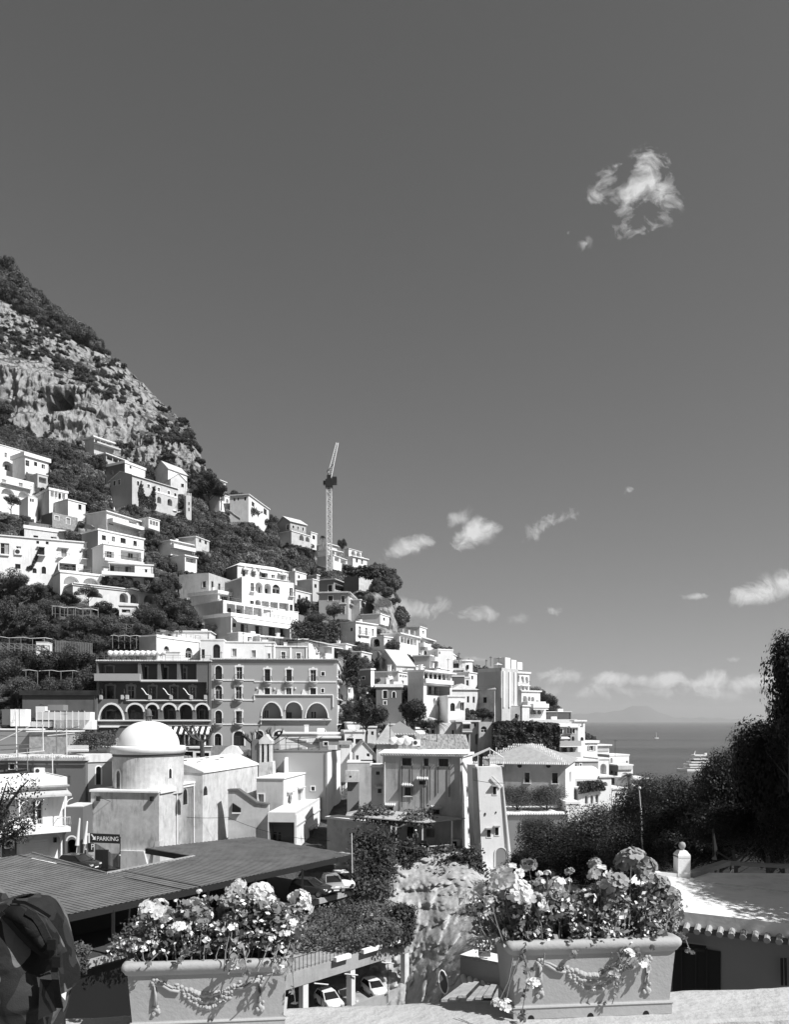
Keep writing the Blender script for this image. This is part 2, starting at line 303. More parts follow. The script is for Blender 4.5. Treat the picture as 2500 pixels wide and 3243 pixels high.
def rock_mat():
    m=bpy.data.materials.new('limestone'); m.use_nodes=True; nt=m.node_tree; L=nt.links; bs=nt.nodes['Principled BSDF']; bs.inputs['Roughness'].default_value=.95; bs.inputs['Specular IOR Level'].default_value=.1
    g=N(nt,'ShaderNodeNewGeometry')
    def nz(sc,scale,det=8,rg=.65,dist=0.):
        mp=N(nt,'ShaderNodeMapping'); mp.inputs['Scale'].default_value=sc; L.new(g.outputs['Position'],mp.inputs[0])
        n=N(nt,'ShaderNodeTexNoise',i_Scale=scale,i_Detail=det,i_Roughness=rg,i_Distortion=dist); L.new(mp.outputs[0],n.inputs['Vector']); return n.outputs[0]
    a=nz((1,1,.22),.25); b=nz((1,1,1),.05,5); c=nz((1,1,.5),.9,6)
    st=math_n(nt,'MULTIPLY',math_n(nt,'SUBTRACT',a,.47),5.,clamp=True)     # darker upright streaks on the limestone
    pit=math_n(nt,'MULTIPLY',math_n(nt,'SUBTRACT',nz((1,1,.45),.55,7,.7),.53),7.,clamp=True)     # darker uneven spots
    v=math_n(nt,'MULTIPLY_ADD',c,.44,.13); v=math_n(nt,'MULTIPLY',v,math_n(nt,'SUBTRACT',1.,math_n(nt,'MULTIPLY',pit,.6)))
    v=math_n(nt,'MULTIPLY',v,math_n(nt,'SUBTRACT',1.,math_n(nt,'MULTIPLY',st,.55)))
    sx=N(nt,'ShaderNodeSeparateXYZ'); L.new(g.outputs['Position'],sx.inputs[0])
    # earth and low herbs where the slope is not bare rock (below the cliffs and on the gentler ground)
    nx=N(nt,'ShaderNodeSeparateXYZ'); L.new(g.outputs['Normal'],nx.inputs[0])
    flat=math_n(nt,'MULTIPLY',math_n(nt,'SUBTRACT',math_n(nt,'ADD',nx.outputs[2],math_n(nt,'MULTIPLY',math_n(nt,'SUBTRACT',b,.5),1.6)),.60),5.,clamp=True)
    soil=math_n(nt,'MULTIPLY_ADD',c,.12,.03)
    v=math_n(nt,'ADD',math_n(nt,'MULTIPLY',v,math_n(nt,'SUBTRACT',1.,flat)),math_n(nt,'MULTIPLY',soil,flat))
    cc=N(nt,'ShaderNodeCombineColor'); [L.new(v,cc.inputs[i]) for i in range(3)]; L.new(cc.outputs[0],bs.inputs['Base Color'])
    bp=N(nt,'ShaderNodeBump',i_Strength=.9,i_Distance=1.2); L.new(math_n(nt,'ADD',c,a),bp.inputs['Height']); L.new(bp.outputs[0],bs.inputs['Normal'])
    MAT['rock']=m; return m
# sea, valley floor
def sea():
    m=bpy.data.materials.new('sea_water'); m.use_nodes=True; nt=m.node_tree; L=nt.links; bs=nt.nodes['Principled BSDF']
    bs.inputs['Roughness'].default_value=.25; bs.inputs['Specular IOR Level'].default_value=.35
    g=N(nt,'ShaderNodeNewGeometry'); mp=N(nt,'ShaderNodeMapping'); mp.inputs['Scale'].default_value=(.0006,.004,1); L.new(g.outputs['Position'],mp.inputs[0])
    n=N(nt,'ShaderNodeTexNoise',i_Scale=1.,i_Detail=6.,i_Roughness=.6); L.new(mp.outputs[0],n.inputs['Vector'])
    v=math_n(nt,'MULTIPLY_ADD',math_n(nt,'SUBTRACT',n.outputs[0],.5),.20,SEAV)
    cc=N(nt,'ShaderNodeCombineColor'); [L.new(v,cc.inputs[i]) for i in range(3)]; L.new(cc.outputs[0],bs.inputs['Base Color'])
    mp2=N(nt,'ShaderNodeMapping'); mp2.inputs['Scale'].default_value=(.12,.3,1); L.new(g.outputs['Position'],mp2.inputs[0])
    w=N(nt,'ShaderNodeTexNoise',i_Scale=1.,i_Detail=8.,i_Roughness=.7); L.new(mp2.outputs[0],w.inputs['Vector'])
    bp=N(nt,'ShaderNodeBump',i_Strength=.6,i_Distance=1.5); L.new(w.outputs[0],bp.inputs['Height']); L.new(bp.outputs[0],bs.inputs['Normal'])
    MAT['sea']=m
SEAV=.055; sea()
o=MB().use('sea').add([(-30000,20,-50),(34000,20,-50),(34000,34500,-50),(-30000,34500,-50)],[(0,1,2,3)]).obj('sea',kind='structure')
def hills():
    b=MB().use('ground'); vs=[]; k=90
    for r,(yy,zz) in enumerate(((29000,0),(30500,1),(32500,.55),(34000,0))):
        for i in range(k+1):
            u=1500+i*(2700-1500)/k; h=45*math.exp(-((u-2045)/75.)**2)+ (30+4*math.sin(u*.03))*math.exp(-((u-1850)/170.)**2)*(1 if u<2100 else .8)+14*math.exp(-((u-2250)/150.)**2)+2*math.sin(u*.11)
            vs.append(((u-U0)/F*30000,yy,-50+max(0,h)*30000/F*zz))
    b.add(vs,[(r*(k+1)+i,r*(k+1)+i+1,(r+1)*(k+1)+i+1,(r+1)*(k+1)+i) for r in range(3) for i in range(k)]).obj('island_hills',smooth=True,kind='structure')
hills()
m=bpy.data.materials.new('air'); m.use_nodes=True; m.node_tree.nodes.clear(); _o=N(m.node_tree,'ShaderNodeOutputMaterial'); _v=N(m.node_tree,'ShaderNodeVolumePrincipled'); _v.inputs['Color'].default_value=(.9,.9,.9,1); _v.inputs['Density'].default_value=4e-5; _v.inputs['Anisotropy'].default_value=.1
m.node_tree.links.new(_v.outputs[0],_o.inputs['Volume']); MAT['air']=m
mb('air').box(-31000,35500,-60,35500,-52,640).obj('haze',kind='stuff')
mb('ground').add([(-200,-30,-27),(220,-30,-27),(220,95,-27),(-200,95,-27)],[(0,1,2,3)]).obj('valley_ground',kind='structure')
# ------------------------------------------------------------------ building kit
WARN=[]
def arch_pts(x0,x1,z0,z1,n=8,rise=None):
    w=(x1-x0)/2; rise=min(w,(z1-z0)*.9) if rise is None else min(rise,(z1-z0)*.95); cx=(x0+x1)/2; zs=z1-rise
    return [(x0,z0),(x1,z0)]+[(cx+w*math.cos(math.pi*i/n),zs+rise*math.sin(math.pi*i/n)) for i in range(n+1)]
class Bd:
    def __init__(s,name,label,cat,uc,vt,ur=None,vtr=None,vb=None,ul=None,D=None,Y=None,th=None,wall='white',roof='flat',group=None,dy=0,extra=3.,W=None,side=None,rmat=None,rh=None,over=.25,tiles=False,rt=.3,ridge_in=None,uncapped=False,urr=None):
        s.wall=wall; s.side=side or wall; s.rmat=rmat; s.rh=rh; s.over=over; s.tiles=tiles; s.rt=rt  # separate side tone
        s.Y=Y if Y else TY(uc,vb)-dy; Y=s.Y
        C=Vector((xw(uc,Y),Y)); 
        if th is None:
            Yr=Y*(V0-vt)/(V0-vtr); R=Vector((xw(ur,Yr),Yr)); th=math.atan2(R.y-C.y,R.x-C.x); s.W=(R-C).length
        else:
            th=math.radians(th); 
            if W is None:
                t=(ur-U0)/F; W=(t*C.y-C.x)/(math.cos(th)-t*math.sin(th))
            s.W=W
        s.th=th; s.C=C; s.d=Vector((math.cos(th),math.sin(th))); s.n=Vector((-math.sin(th),math.cos(th)))
        if ul is not None:
            t=(ul-U0)/F; w=(t*C.y-C.x)/(s.n.x-t*s.n.y); 
            if not (0<w<80): WARN.append(('D',name,label[:30],round(w,1),round(math.degrees(th)))); w=8
            D=w
        if urr is not None:
            R=C+s.d*s.W; t=(urr-U0)/F; w=(t*R.y-R.x)/(s.n.x-t*s.n.y)
            if not (0<w<80): WARN.append(('DR',name,label[:30],round(w,1))); w=8
            D=w
        s.D=D or 8.
        if s.W<=0 or s.W>90: WARN.append(('W',label[:40],round(s.W,1),round(math.degrees(th)))); s.W=min(max(abs(s.W),3),60)
        s.zt=zw(vt,Y); s.zb=zw(vb,Y)-extra; s.base=s.zb
        s.root=thing(name,label,cat,(C.x,C.y,s.zb),th,group)
        if Y>100: REG.append((C,s.d,s.n,s.W,s.D,s.zt,zw(vb,Y)))
        s.holes={'f':[],'l':[],'r':[]}; s.roofkind=roof; s.q=[]
    def fr(s,face):
        if face=='f': return s.C,s.d,s.n,s.W
        if face=='l': return s.C+s.n*s.D,-s.n,s.d,s.D
        return s.C+s.d*s.W,s.n,-s.d,s.D
    def X(s,face,u,off=0.):
        o,d,n,w=s.fr(face); o=o+n*off; t=(u-U0)/F; return (t*o.y-o.x)/(d.x-t*d.y)
    def Z(s,face,x,v,off=0.):
        o,d,n,w=s.fr(face); return zw(v,(o+d*x+n*off).y)-s.zb
    def rect(s,face,u0,v0,u1,v1,off=0.,clamp=True):
        x0,x1=s.X(face,u0,off),s.X(face,u1,off); w=s.fr(face)[3]
        if clamp: x0=max(x0,.12); x1=min(x1,w-.12)
        xm=(x0+x1)/2; return x0,x1,s.Z(face,xm,v1,off),s.Z(face,xm,v0,off)
    def put(s,b,name,face,parent=None,smooth=False,**k):
        if parent is not None: return b.obj(name,parent,smooth,**k)
        o=b.obj(name,s.root,smooth,**k)
        if o is None: return None
        if face=='l': o.location=(0,s.D,0); o.rotation_euler=(0,0,-math.pi/2)
        if face=='r': o.location=(s.W,0,0); o.rotation_euler=(0,0,math.pi/2)
        return o
    def hole(s,face,pts,r,m=None):
        w=s.fr(face)[3]; Hh=s.zt-s.zb; zm=max(p[1] for p in pts); z0=min(p[1] for p in pts)
        if zm>Hh-.1 and Hh-.1>z0: pts[:]=[(p[0],z0+(p[1]-z0)*(Hh-.1-z0)/(zm-z0)) for p in pts]
        xs=[p[0] for p in pts]; zs=[p[1] for p in pts]; bb=(min(xs),max(xs),min(zs),max(zs))
        if bb[1]-bb[0]<.15 or bb[0]<.02 or bb[1]>w-.02 or bb[3]>s.zt-s.zb-.05: WARN.append(('H',s.root.name,face,[round(q,1) for q in bb],round(w,1),round(s.zt-s.zb,1))); return False
        for p,_,_ in s.holes[face]:
            a=[q[0] for q in p]; c=[q[1] for q in p]
            if not (bb[1]<min(a)+-.01 or bb[0]>max(a)+.01 or bb[3]<min(c)-.01 or bb[2]>max(c)+.01): WARN.append(('O',s.root.name,face,[round(q,1) for q in bb])); return False
        s.holes[face].append((pts,r,m)); return True
    # kinds: w window, d door, sh closed shutters, so open shutters; arch=True for a round head
    def win(s,face,u0,v0,u1,v1,kind='w',arch=False,sur=None,smat='white_clean',off=0.,r=.28,sill=False,hood=None,rise=None,name=None,fm=None,lat=False):
        x0,x1,z0,z1=s.rect(face,u0,v0,u1,v1,off,clamp=(off==0))
        if x1-x0<.2 or z1-z0<.2: WARN.append(('w',s.root.name,s.root['label'][:25],face,u0,v0,round(x1-x0,2),round(z1-z0,2))); return None
        pts=arch_pts(x0,x1,z0,z1,8,rise) if arch else [(x0,z0),(x1,z0),(x1,z1),(x0,z1)]
        if off==0:
            if not s.hole(face,pts,r): return None
            y=r
        else: y=off-.03      # stands on the back wall of a loggia
        w=x1-x0; h=z1-z0; fw=min(.09,w*.09); fm=fm or ('frame' if kind=='sh' or (kind!='d' and int(u0+v0)%4==0) else 'darkframe')
        nm=name or ('door' if kind=='d' else 'window')
        if off==0: z1=max(p[1] for p in pts)
        ih=h-(0 if not arch else min(w/2,h*.9)*.0)
        f=mb(fm); top=z1 if not arch else z1-(min(w/2,h*.9) if rise is None else rise)
        f.box(x0,x0+fw,y-.06,y-.005,z0,top).box(x1-fw,x1,y-.06,y-.005,z0,top).box(x0+fw,x1-fw,y-.06,y-.005,z0,z0+fw)
        f.box(x0+fw,x1-fw,y-.06,y-.005,top-fw,top)
        xm=(x0+x1)/2
        if w>.8: f.box(xm-fw*.45,xm+fw*.45,y-.058,y-.006,z0+fw,top-fw)
        if h>1.7 and kind!='sh': f.box(x0+fw,x1-fw,y-.056,y-.007,z0+h*.62,z0+h*.62+fw*.7)
        if lat:
            for i in range(1,7): f.box(x0+w*i/7-.02,x0+w*i/7+.02,y-.09,y-.065,z0,top); f.box(x0,x1,y-.085,y-.062,z0+h*i/7-.02,z0+h*i/7+.02)
        fo=s.put(f,nm,face)
        if fo is None: return None
        if kind=='sh':
            for a,c in ((x0+fw,xm-.01),(xm+.01,x1-fw)):
                b=mb('shutter'); b.box(a,c,y-.05,y-.02,z0+fw,top-fw); k=max(3,int((top-z0)/.22))
                for i in range(k): zz=z0+fw+(top-z0-2*fw)*(i+.3)/k; b.box(a+.04,c-.04,y-.075,y-.05,zz,zz+.05)
                b.obj('shutter',fo)
            if arch: mb('glass').prof(pts[1:] if 0 else pts,y-.004,y+.004).obj('pane',fo)
        else:
            g=mb('dark' if kind=='d' and (int(u0*3+v0)%2) else 'glass')
            if w>.8 and not arch:
                g.add([(x0,y,z0),(xm,y,z0),(xm,y,z1),(x0,y,z1)],[(0,1,2,3)]).obj('pane',fo)
                mb('curtain' if (int(u0*7+v0*3)%5==0) else 'glass').add([(xm,y,z0),(x1,y,z0),(x1,y,z1),(xm,y,z1)],[(0,1,2,3)]).obj('pane',fo)
            else: g.add([(px,y,pz) for px,pz in pts],[tuple(range(len(pts)))]).obj('pane',fo)
        yo=0. if off==0 else off-.03
        if sur:
            b=mb(smat); t=max(.14,w*.13); dpt=.07
            if sur=='plain':
                if arch:
                    ou=arch_pts(x0-t,x1+t,z0,z1+t,10); inn=arch_pts(x0,x1,z0,z1,10)
                    ou=ou[1:]+[ou[0]]; inn=inn[1:]+[inn[0]]; k=len(ou)
                    vs=[(p[0],yo-dpt,p[1]) for p in ou]+[(p[0],yo-dpt,p[1]) for p in inn]+[(p[0],yo,p[1]) for p in ou]+[(p[0],yo+.01,p[1]) for p in inn]
                    b.add(vs,[(i,i+1,k+i+1,k+i) for i in range(k-1)]+[(i,2*k+i,2*k+i+1,i+1) for i in range(k-1)]+[(k+i,k+i+1,3*k+i+1,3*k+i) for i in range(k-1)])
                else:
                    b.box(x0-t,x0,yo-dpt,yo,z0-t*.5,z1).box(x1,x1+t,yo-dpt,yo,z0-t*.5,z1).box(x0-t,x1+t,yo-dpt,yo,z1,z1+t)
                    if kind!='d': b.box(x0,x1,yo-dpt,yo,z0-t*.5,z0)
            else:   # curling baroque surround
                t=max(.22,w*.2); b.box(x0-t,x0,yo-dpt,yo,z0,z1-h*.06).box(x1,x1+t,yo-dpt,yo,z0,z1-h*.06)
                e=t*1.0
                b.prof([(x0-t-e*.3,z1-h*.12),(x0-t-e*.5,z1+h*.02),(x0-t-e*.15,z1+h*.10),(x0-t*.2,z1+h*.14),(x0+w*.18,z1+h*.10),(x0+w*.3,z1+h*.20),(xm,z1+h*.26),
                        (x1-w*.3,z1+h*.20),(x1-w*.18,z1+h*.10),(x1+t*.2,z1+h*.14),(x1+t+e*.15,z1+h*.10),(x1+t+e*.5,z1+h*.02),(x1+t+e*.3,z1-h*.12),(x1,z1-h*.10),(x1,z1),(x0,z1),(x0,z1-h*.10)],yo-dpt,yo-.001)
                b.lathe([(.001,0),(t*.8,0),(t*.6,h*.05),(t*.5,h*.09)],x0-t*.5,yo-.02,z0,6).lathe([(.001,0),(t*.8,0),(t*.6,h*.05),(t*.5,h*.09)],x1+t*.5,yo-.02,z0,6)
            b.obj('surround',fo)
        if kind=='so':
            for a,c in ((x0-w*.5,x0-.02),(x1+.02,x1+w*.5)): mb('shutter').box(a,c,yo-.07,yo-.02,z0,z1).obj('shutter',fo)
        if sill: mb('white_clean').box(x0-.15,x1+.15,yo-.16,yo-.002,z0-.12,z0-.01).obj('sill',fo)
        if hood:
            b=mb('tile_light'); k=max(3,int((w+.6)/.24)); p=.45
            b.add([(x0-.3,yo,z1+.42),(x1+.3,yo,z1+.42),(x1+.3,yo-p,z1+.22),(x0-.3,yo-p,z1+.22),(x0-.3,yo,z1+.34),(x1+.3,yo,z1+.34),(x1+.3,yo-p,z1+.14),(x0-.3,yo-p,z1+.14)],[(0,1,2,3),(4,7,6,5),(3,2,6,7),(0,3,7,4),(1,5,6,2)])
            b.obj('hood',fo)
            for i in range(k):
                xx=x0-.3+(w+.6)*(i+.5)/k; mb('tile_light').tube([(xx,yo-.02,z1+.45),(xx,yo-p-.05,z1+.25)],.075,6).obj('tile',fo)
        return fo
    def shade(s,face,u0,v0,u1,v1,proj=1.6,drop=.5,m='cloth',striped=False,name='awning'):
        x0,x1,z0,z1=s.rect(face,u0,v0,u1,v1,0,False); b=mb(m)
        k=max(2,int((x1-x0)/.45)) if striped else 1
        for i in range(k):
            a=x0+(x1-x0)*i/k; c=x0+(x1-x0)*(i+1)/k; b.use(('white_clean','darkmetal')[i%2] if striped else m)
            b.add([(a,-.02,z1),(c,-.02,z1),(c,-proj,z0+.2),(a,-proj,z0+.2),(a,-proj,z0),(c,-proj,z0),(a,-.02,z1-.04),(c,-.02,z1-.04),(c,-proj+.02,z0+.16),(a,-proj+.02,z0+.16)],[(0,1,2,3),(3,2,5,4),(6,9,8,7)])
        s.put(b,name,face)
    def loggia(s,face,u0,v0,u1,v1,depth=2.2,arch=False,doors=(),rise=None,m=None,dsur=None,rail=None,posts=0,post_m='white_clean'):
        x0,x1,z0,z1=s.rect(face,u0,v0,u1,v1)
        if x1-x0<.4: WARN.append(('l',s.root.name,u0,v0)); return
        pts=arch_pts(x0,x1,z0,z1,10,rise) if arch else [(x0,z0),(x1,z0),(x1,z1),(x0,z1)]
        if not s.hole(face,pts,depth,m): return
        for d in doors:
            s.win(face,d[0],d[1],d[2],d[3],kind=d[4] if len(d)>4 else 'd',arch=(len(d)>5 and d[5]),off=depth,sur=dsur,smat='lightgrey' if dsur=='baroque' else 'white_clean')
        if posts:
            for i in range(1,posts+1):
                xx=x0+(x1-x0)*i/(posts+1); s.put(mb(post_m).box(xx-.11,xx+.11,.02,.24,z0,z1),'pillar',face)
        if rail=='bars': s.rail(face,x0,x1,z0,z0+1.,.06)
        if rail=='wall': s.put(mb(s.wall).box(x0,x1,.02,.2,z0,z0+.95),'parapet',face)
    def rail(s,face,x0,x1,z0,z1,y,sides=0.,m='darkmetal'):
        b=mb(m); b.box(x0,x1,y-.03,y+.03,z1-.05,z1); n=max(2,int((x1-x0)/.35))
        for i in range(n+1): xx=x0+(x1-x0)*i/n; b.box(xx-.015,xx+.015,y-.015,y+.015,z0,z1-.05)
        if sides: b.box(x0,x0+.04,y,y+sides,z1-.05,z1).box(x1-.04,x1,y,y+sides,z1-.05,z1)
        s.put(b,'railing',face)
    def balcony(s,face,u0,v,u1,proj=.9,kind='bars',th=.14,h=1.0,m=None,hp=None):
        x0,x1=s.X(face,u0),s.X(face,u1); z=s.Z(face,(x0+x1)/2,v); s.put(mb(m or 'white_clean').box(x0,x1,-proj,-.002,z-th,z),'balcony_slab',face)
        if kind=='bars': s.rail(face,x0+.04,x1-.04,z,z+h,-proj+.05,proj-.06)
        elif kind=='wall':
            b=mb(m or s.wall); b.box(x0,x1,-proj,-proj+.14,z,z+h).box(x0,x0+.14,-proj+.14,-.002,z,z+h).box(x1-.14,x1,-proj+.14,-.002,z,z+h); s.put(b,'balcony_parapet',face)
        elif kind=='belly':
            b=mb('darkmetal'); n=max(4,int((x1-x0)/.22))
            for i in range(n+1): xx=x0+.05+(x1-x0-.1)*i/n; b.tube([(xx,-proj+.12,z),(xx,-proj-.1,z+.3),(xx,-proj+.08,z+.95)],.02,4)
            b.box(x0,x1,-proj+.04,-proj+.1,z+.93,z+.98); s.put(b,'railing',face)
    def halfmoon(s,face,u0,v,u1,proj=.8,m='white_clean'):   # little rounded balcony with a bulb underneath
        x0,x1=s.X(face,u0),s.X(face,u1); xm=(x0+x1)/2; r=(x1-x0)/2; z=s.Z(face,xm,v); b=mb(m); n=8
        for (ra,za,rb,zb) in ((1,.0,1,-.1),):
            pts=[(xm+r*math.cos(math.pi*i/n),-proj*math.sin(math.pi*i/n)-.002) for i in range(n+1)]; b.prism(pts[::-1],z-.12,z)
        s.put(b,'balcony_slab',face)
        b=mb(s.wall); k=5; vs=[]
        for j in range(k+1):
            q=math.cos(j/k*math.pi/2)
            vs+=[(xm+r*.9*q*math.cos(math.pi*i/n),-proj*.85*q*math.sin(math.pi*i/n)-.003,z-.12-r*.9*math.sin(j/k*math.pi/2)) for i in range(n+1)]
        b.add(vs,[(j*(n+1)+i,j*(n+1)+i+1,(j+1)*(n+1)+i+1,(j+1)*(n+1)+i) for j in range(k) for i in range(n)]); s.put(b,'corbel',face,smooth=True)
        b=mb('darkmetal')
        for i in range(n*2+1):
            a=math.pi*i/(2*n); c,sn=math.cos(a),math.sin(a); b.tube([(xm+r*.9*c,-proj*.9*sn-.02,z),(xm+r*1.0*c,-proj*1.05*sn-.02,z+.35),(xm+r*.88*c,-proj*.88*sn-.02,z+.95)],.018,4)
        b.tube([(xm+r*.88*math.cos(math.pi*i/n),-proj*.88*math.sin(math.pi*i/n)-.02,z+.95) for i in range(n+1)],.025,4); s.put(b,'railing',face)
    def band(s,face,u0,v0,u1,v1,proj=.1,m='white_clean',name='string_course',y0=-.002):
        x0,x1=s.X(face,u0),s.X(face,u1); x0=max(x0,-.05); xm=(x0+x1)/2; a,c=s.Z(face,xm,v1),s.Z(face,xm,v0); s.put(mb(m).box(x0,x1,-proj,y0,a,c),name,face)
    def boxf(s,face,u0,v0,u1,v1,proj=1.,m='white',name='block',y0=-.002,depth=0):
        x0,x1=s.X(face,u0),s.X(face,u1); xm=(x0+x1)/2; a,c=s.Z(face,xm,v1),s.Z(face,xm,v0); return s.put(mb(m).box(x0,x1,-proj,y0+depth,a,c),name,face)
    def ac(s,face,u0,v0,u1,v1,proj=.4):
        x0,x1=s.X(face,u0),s.X(face,u1); xm=(x0+x1)/2; a,c=s.Z(face,xm,v1),s.Z(face,xm,v0)
        o=s.put(mb('white_clean').box(x0,x1,-proj,-.03,a,c),'air_conditioner',face); r=min(c-a,x1-x0)*.36
        pts=[(x0+(x1-x0)*.38+r*math.cos(i*math.pi/5),(a+c)/2+r*math.sin(i*math.pi/5)) for i in range(10)]
        mb('darkframe').prof(pts,-proj-.012,-proj-.001).obj('fan_grille',o)
    def pipe(s,face,pts,r=.06,m='whitemetal'):
        q=[]
        for u,v in pts: x=s.X(face,u,-.1); q.append((x,-.1,s.Z(face,x,v,-.1)))
        s.put(mb(m).tube(q,r,6),'drainpipe',face)
    def ivy(s,face,poly,m='ivy',n=2500,size=.28,thick=.5,name='ivy'):
        q=[]
        for u,v in poly: x=s.X(face,u); q.append((x,s.Z(face,x,v)))
        xs=[p[0] for p in q]; zs=[p[1] for p in q]; out=[]
        pts=RNG.uniform([min(xs),min(zs)],[max(xs),max(zs)],(n*3,2)); keep=[]
        for p in pts:
            ins=False; j=len(q)-1
            for i in range(len(q)):
                if (q[i][1]>p[1])!=(q[j][1]>p[1]) and p[0]<(q[j][0]-q[i][0])*(p[1]-q[i][1])/(q[j][1]-q[i][1])+q[i][0]: ins=not ins
                j=i
            if ins: keep.append(p)
            if len(keep)>=n: break
        keep=np.array(keep); 
        if len(keep)==0: WARN.append(('ivy',s.root.name)); return
        dep=fbm(keep[:,0]*.8,keep[:,1]*.8,keep[:,0]*0,5,3)
        c=np.stack([keep[:,0],-.05-thick*dep*RNG.uniform(.3,1.2,len(keep)),keep[:,1]],-1)
        b=mb(m); b.quads(leafquads(c,size*RNG.uniform(.6,1.3,len(c)),bias=np.array([0,-1,.4]))); s.put(b,name,face,kind='stuff')
    def done(s):
        W,D=s.W,s.D; H=s.zt-s.zb
        vs=MB(); vs.use(s.wall)
        for face in 'flr':
            w=W if face=='f' else D; hs=s.holes[face]
            outer=[(0,0),(w,0),(w,H),(0,H)]
            def T(x,y,z):
                if face=='f': return (x,y,z)
                if face=='l': return (y,D-x,z)
                return (W-y,x,z)
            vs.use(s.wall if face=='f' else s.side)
            if not hs: vs.add([T(x,0,z) for x,z in outer],[(0,1,2,3)])
            else:
                polys=[[Vector((x,z,0)) for x,z in outer]]+[[Vector((x,z,0)) for x,z in p] for p,_,_ in hs]
                flat=[p for q in polys for p in q]; tri=tessellate_polygon(polys)
                vs.add([T(p.x,0,p.y) for p in flat],[t if (flat[t[1]]-flat[t[0]]).cross(flat[t[2]]-flat[t[0]]).z>0 else t[::-1] for t in tri])
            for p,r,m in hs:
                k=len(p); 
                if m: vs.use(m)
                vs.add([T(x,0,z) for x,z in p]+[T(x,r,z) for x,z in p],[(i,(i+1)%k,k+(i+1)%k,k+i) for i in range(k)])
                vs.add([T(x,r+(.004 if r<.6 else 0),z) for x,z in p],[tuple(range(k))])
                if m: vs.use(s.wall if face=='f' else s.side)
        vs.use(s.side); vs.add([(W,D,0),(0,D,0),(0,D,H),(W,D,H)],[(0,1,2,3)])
        if s.roofkind!='none': vs.add([(0,0,H),(W,0,H),(W,D,H),(0,D,H)],[(0,1,2,3)])
        vs.obj('wall',s.root)
        rd=random.Random(int(abs(s.C.x*7+s.C.y*13+s.zt*5)))
        if s.roofkind=='flat' and s.Y>100 and W>5 and D>3:
            zt=H+s.rt; x=W*rd.uniform(.1,.6); q=rd.random()
            ch_=rd.uniform(.9,1.6)
            if q<.55: mb('white').box(x,x+.7,D*.5,D*.5+.7,zt,zt+ch_).box(x-.08,x+.78,D*.5-.08,D*.5+.78,zt+ch_-.05,zt+ch_+.08).obj('chimney',s.root)
            if rd.random()<.5:
                b=mb('metal'); n=max(2,int(W/1.3)); [b.box(W*i/n-.03,W*i/n+.03,.05,.11,zt,zt+.95) for i in range(n+1)]; b.box(0,W,.05,.1,zt+.9,zt+.96).box(0,W,.06,.09,zt+.45,zt+.48); b.obj('roof_railing',s.root)
            if rd.random()<.45: x2=W*rd.uniform(.55,.85); mb('white_clean').box(x2,x2+1.3,D*.4,D*.4+.6,zt,zt+.7).obj('water_box',s.root)
            if rd.random()<.5: x3=W*rd.uniform(.2,.9); mb('metal').tube([(x3,D*.6,zt),(x3,D*.6,zt+2.6)],.04,4).box(x3-.5,x3+.5,D*.6-.03,D*.6+.03,zt+2.2,zt+2.26).obj('antenna',s.root)
        if s.Y>100 and W>6 and rd.random()<.6: mb('metal').tube([(W-.3,-.08,0),(W-.3,-.08,H-.1)],.06,5).obj('drainpipe',s.root)
        o=s.over; k=s.roofkind; rm=s.rmat or ('white' if k in('flat','parapet') else 'tile')
        if k=='flat': mb(rm).box(-o,W+o,-o,D+o,H,H+s.rt).obj('roof',s.root)
        elif k=='parapet':
            b=mb(s.wall); t=.2; h=s.rt; b.box(0,W,0,t,H,H+h).box(0,W,D-t,D,H,H+h).box(0,t,t,D-t,H,H+h).box(W-t,W,t,D-t,H,H+h); b.obj('parapet',s.root)
        elif k=='hip':
            h=s.rh or min(W,D)*.22; i=min(W,D)*.36; a=[(-o,-o,H),(W+o,-o,H),(W+o,D+o,H),(-o,D+o,H)]
            r=[(i,D/2 if W>D else i,H+h),(W-i,D/2 if W>D else D-i,H+h)]
            if W<=D: r=[(W/2,i,H+h),(W/2,D-i,H+h)]
            fs=[(0,1,5,4),(1,2,5),(2,3,4,5),(3,0,4),(0,3,2,1)] if W>D else [(0,1,4),(1,2,5,4),(2,3,5),(3,0,4,5),(0,3,2,1)]
            mb(rm).add(a+r,fs).obj('roof',s.root)
        elif k in('gable','gablef'):
            h=s.rh or 1.6
            if k=='gable':   # ridge runs along the facade
                b=mb(rm); t=.18
                b.add([(-o,-o,H),(W+o,-o,H),(W+o,D/2,H+h),(-o,D/2,H+h),(W+o,D+o,H),(-o,D+o,H)],[(0,1,2,3),(3,2,4,5)]); b.add([(-o,-o,H-t),(W+o,-o,H-t),(W+o,D/2,H+h-t),(-o,D/2,H+h-t),(W+o,D+o,H-t),(-o,D+o,H-t)],[(3,2,1,0),(5,4,2,3)])
                b.add([(-o,-o,H-t),(W+o,-o,H-t),(W+o,-o,H),(-o,-o,H),(-o,D/2,H+h),(-o,D/2,H+h-t),(-o,D+o,H),(-o,D+o,H-t)],[(0,1,2,3),(0,3,4,5),(5,4,6,7)]); b.obj('roof',s.root)
                mb(s.side).add([(0,0,H),(0,D,H),(0,D/2,H+h-.02),(W,0,H)],[(0,2,1)]).obj('gable',s.root); mb(s.side).add([(W,0,H),(W,D,H),(W,D/2,H+h-.02)],[(0,1,2)]).obj('gable',s.root)
            else:
                b=mb(rm); t=.18
                b.add([(-o,-o,H),(W/2,-o,H+h),(W+o,-o,H),(-o,D+o,H),(W/2,D+o,H+h),(W+o,D+o,H)],[(0,1,4,3),(1,2,5,4)]); b.add([(-o,-o,H-t),(W/2,-o,H+h-t),(W+o,-o,H-t),(-o,D+o,H-t),(W/2,D+o,H+h-t),(W+o,D+o,H-t)],[(3,4,1,0),(4,5,2,1)])
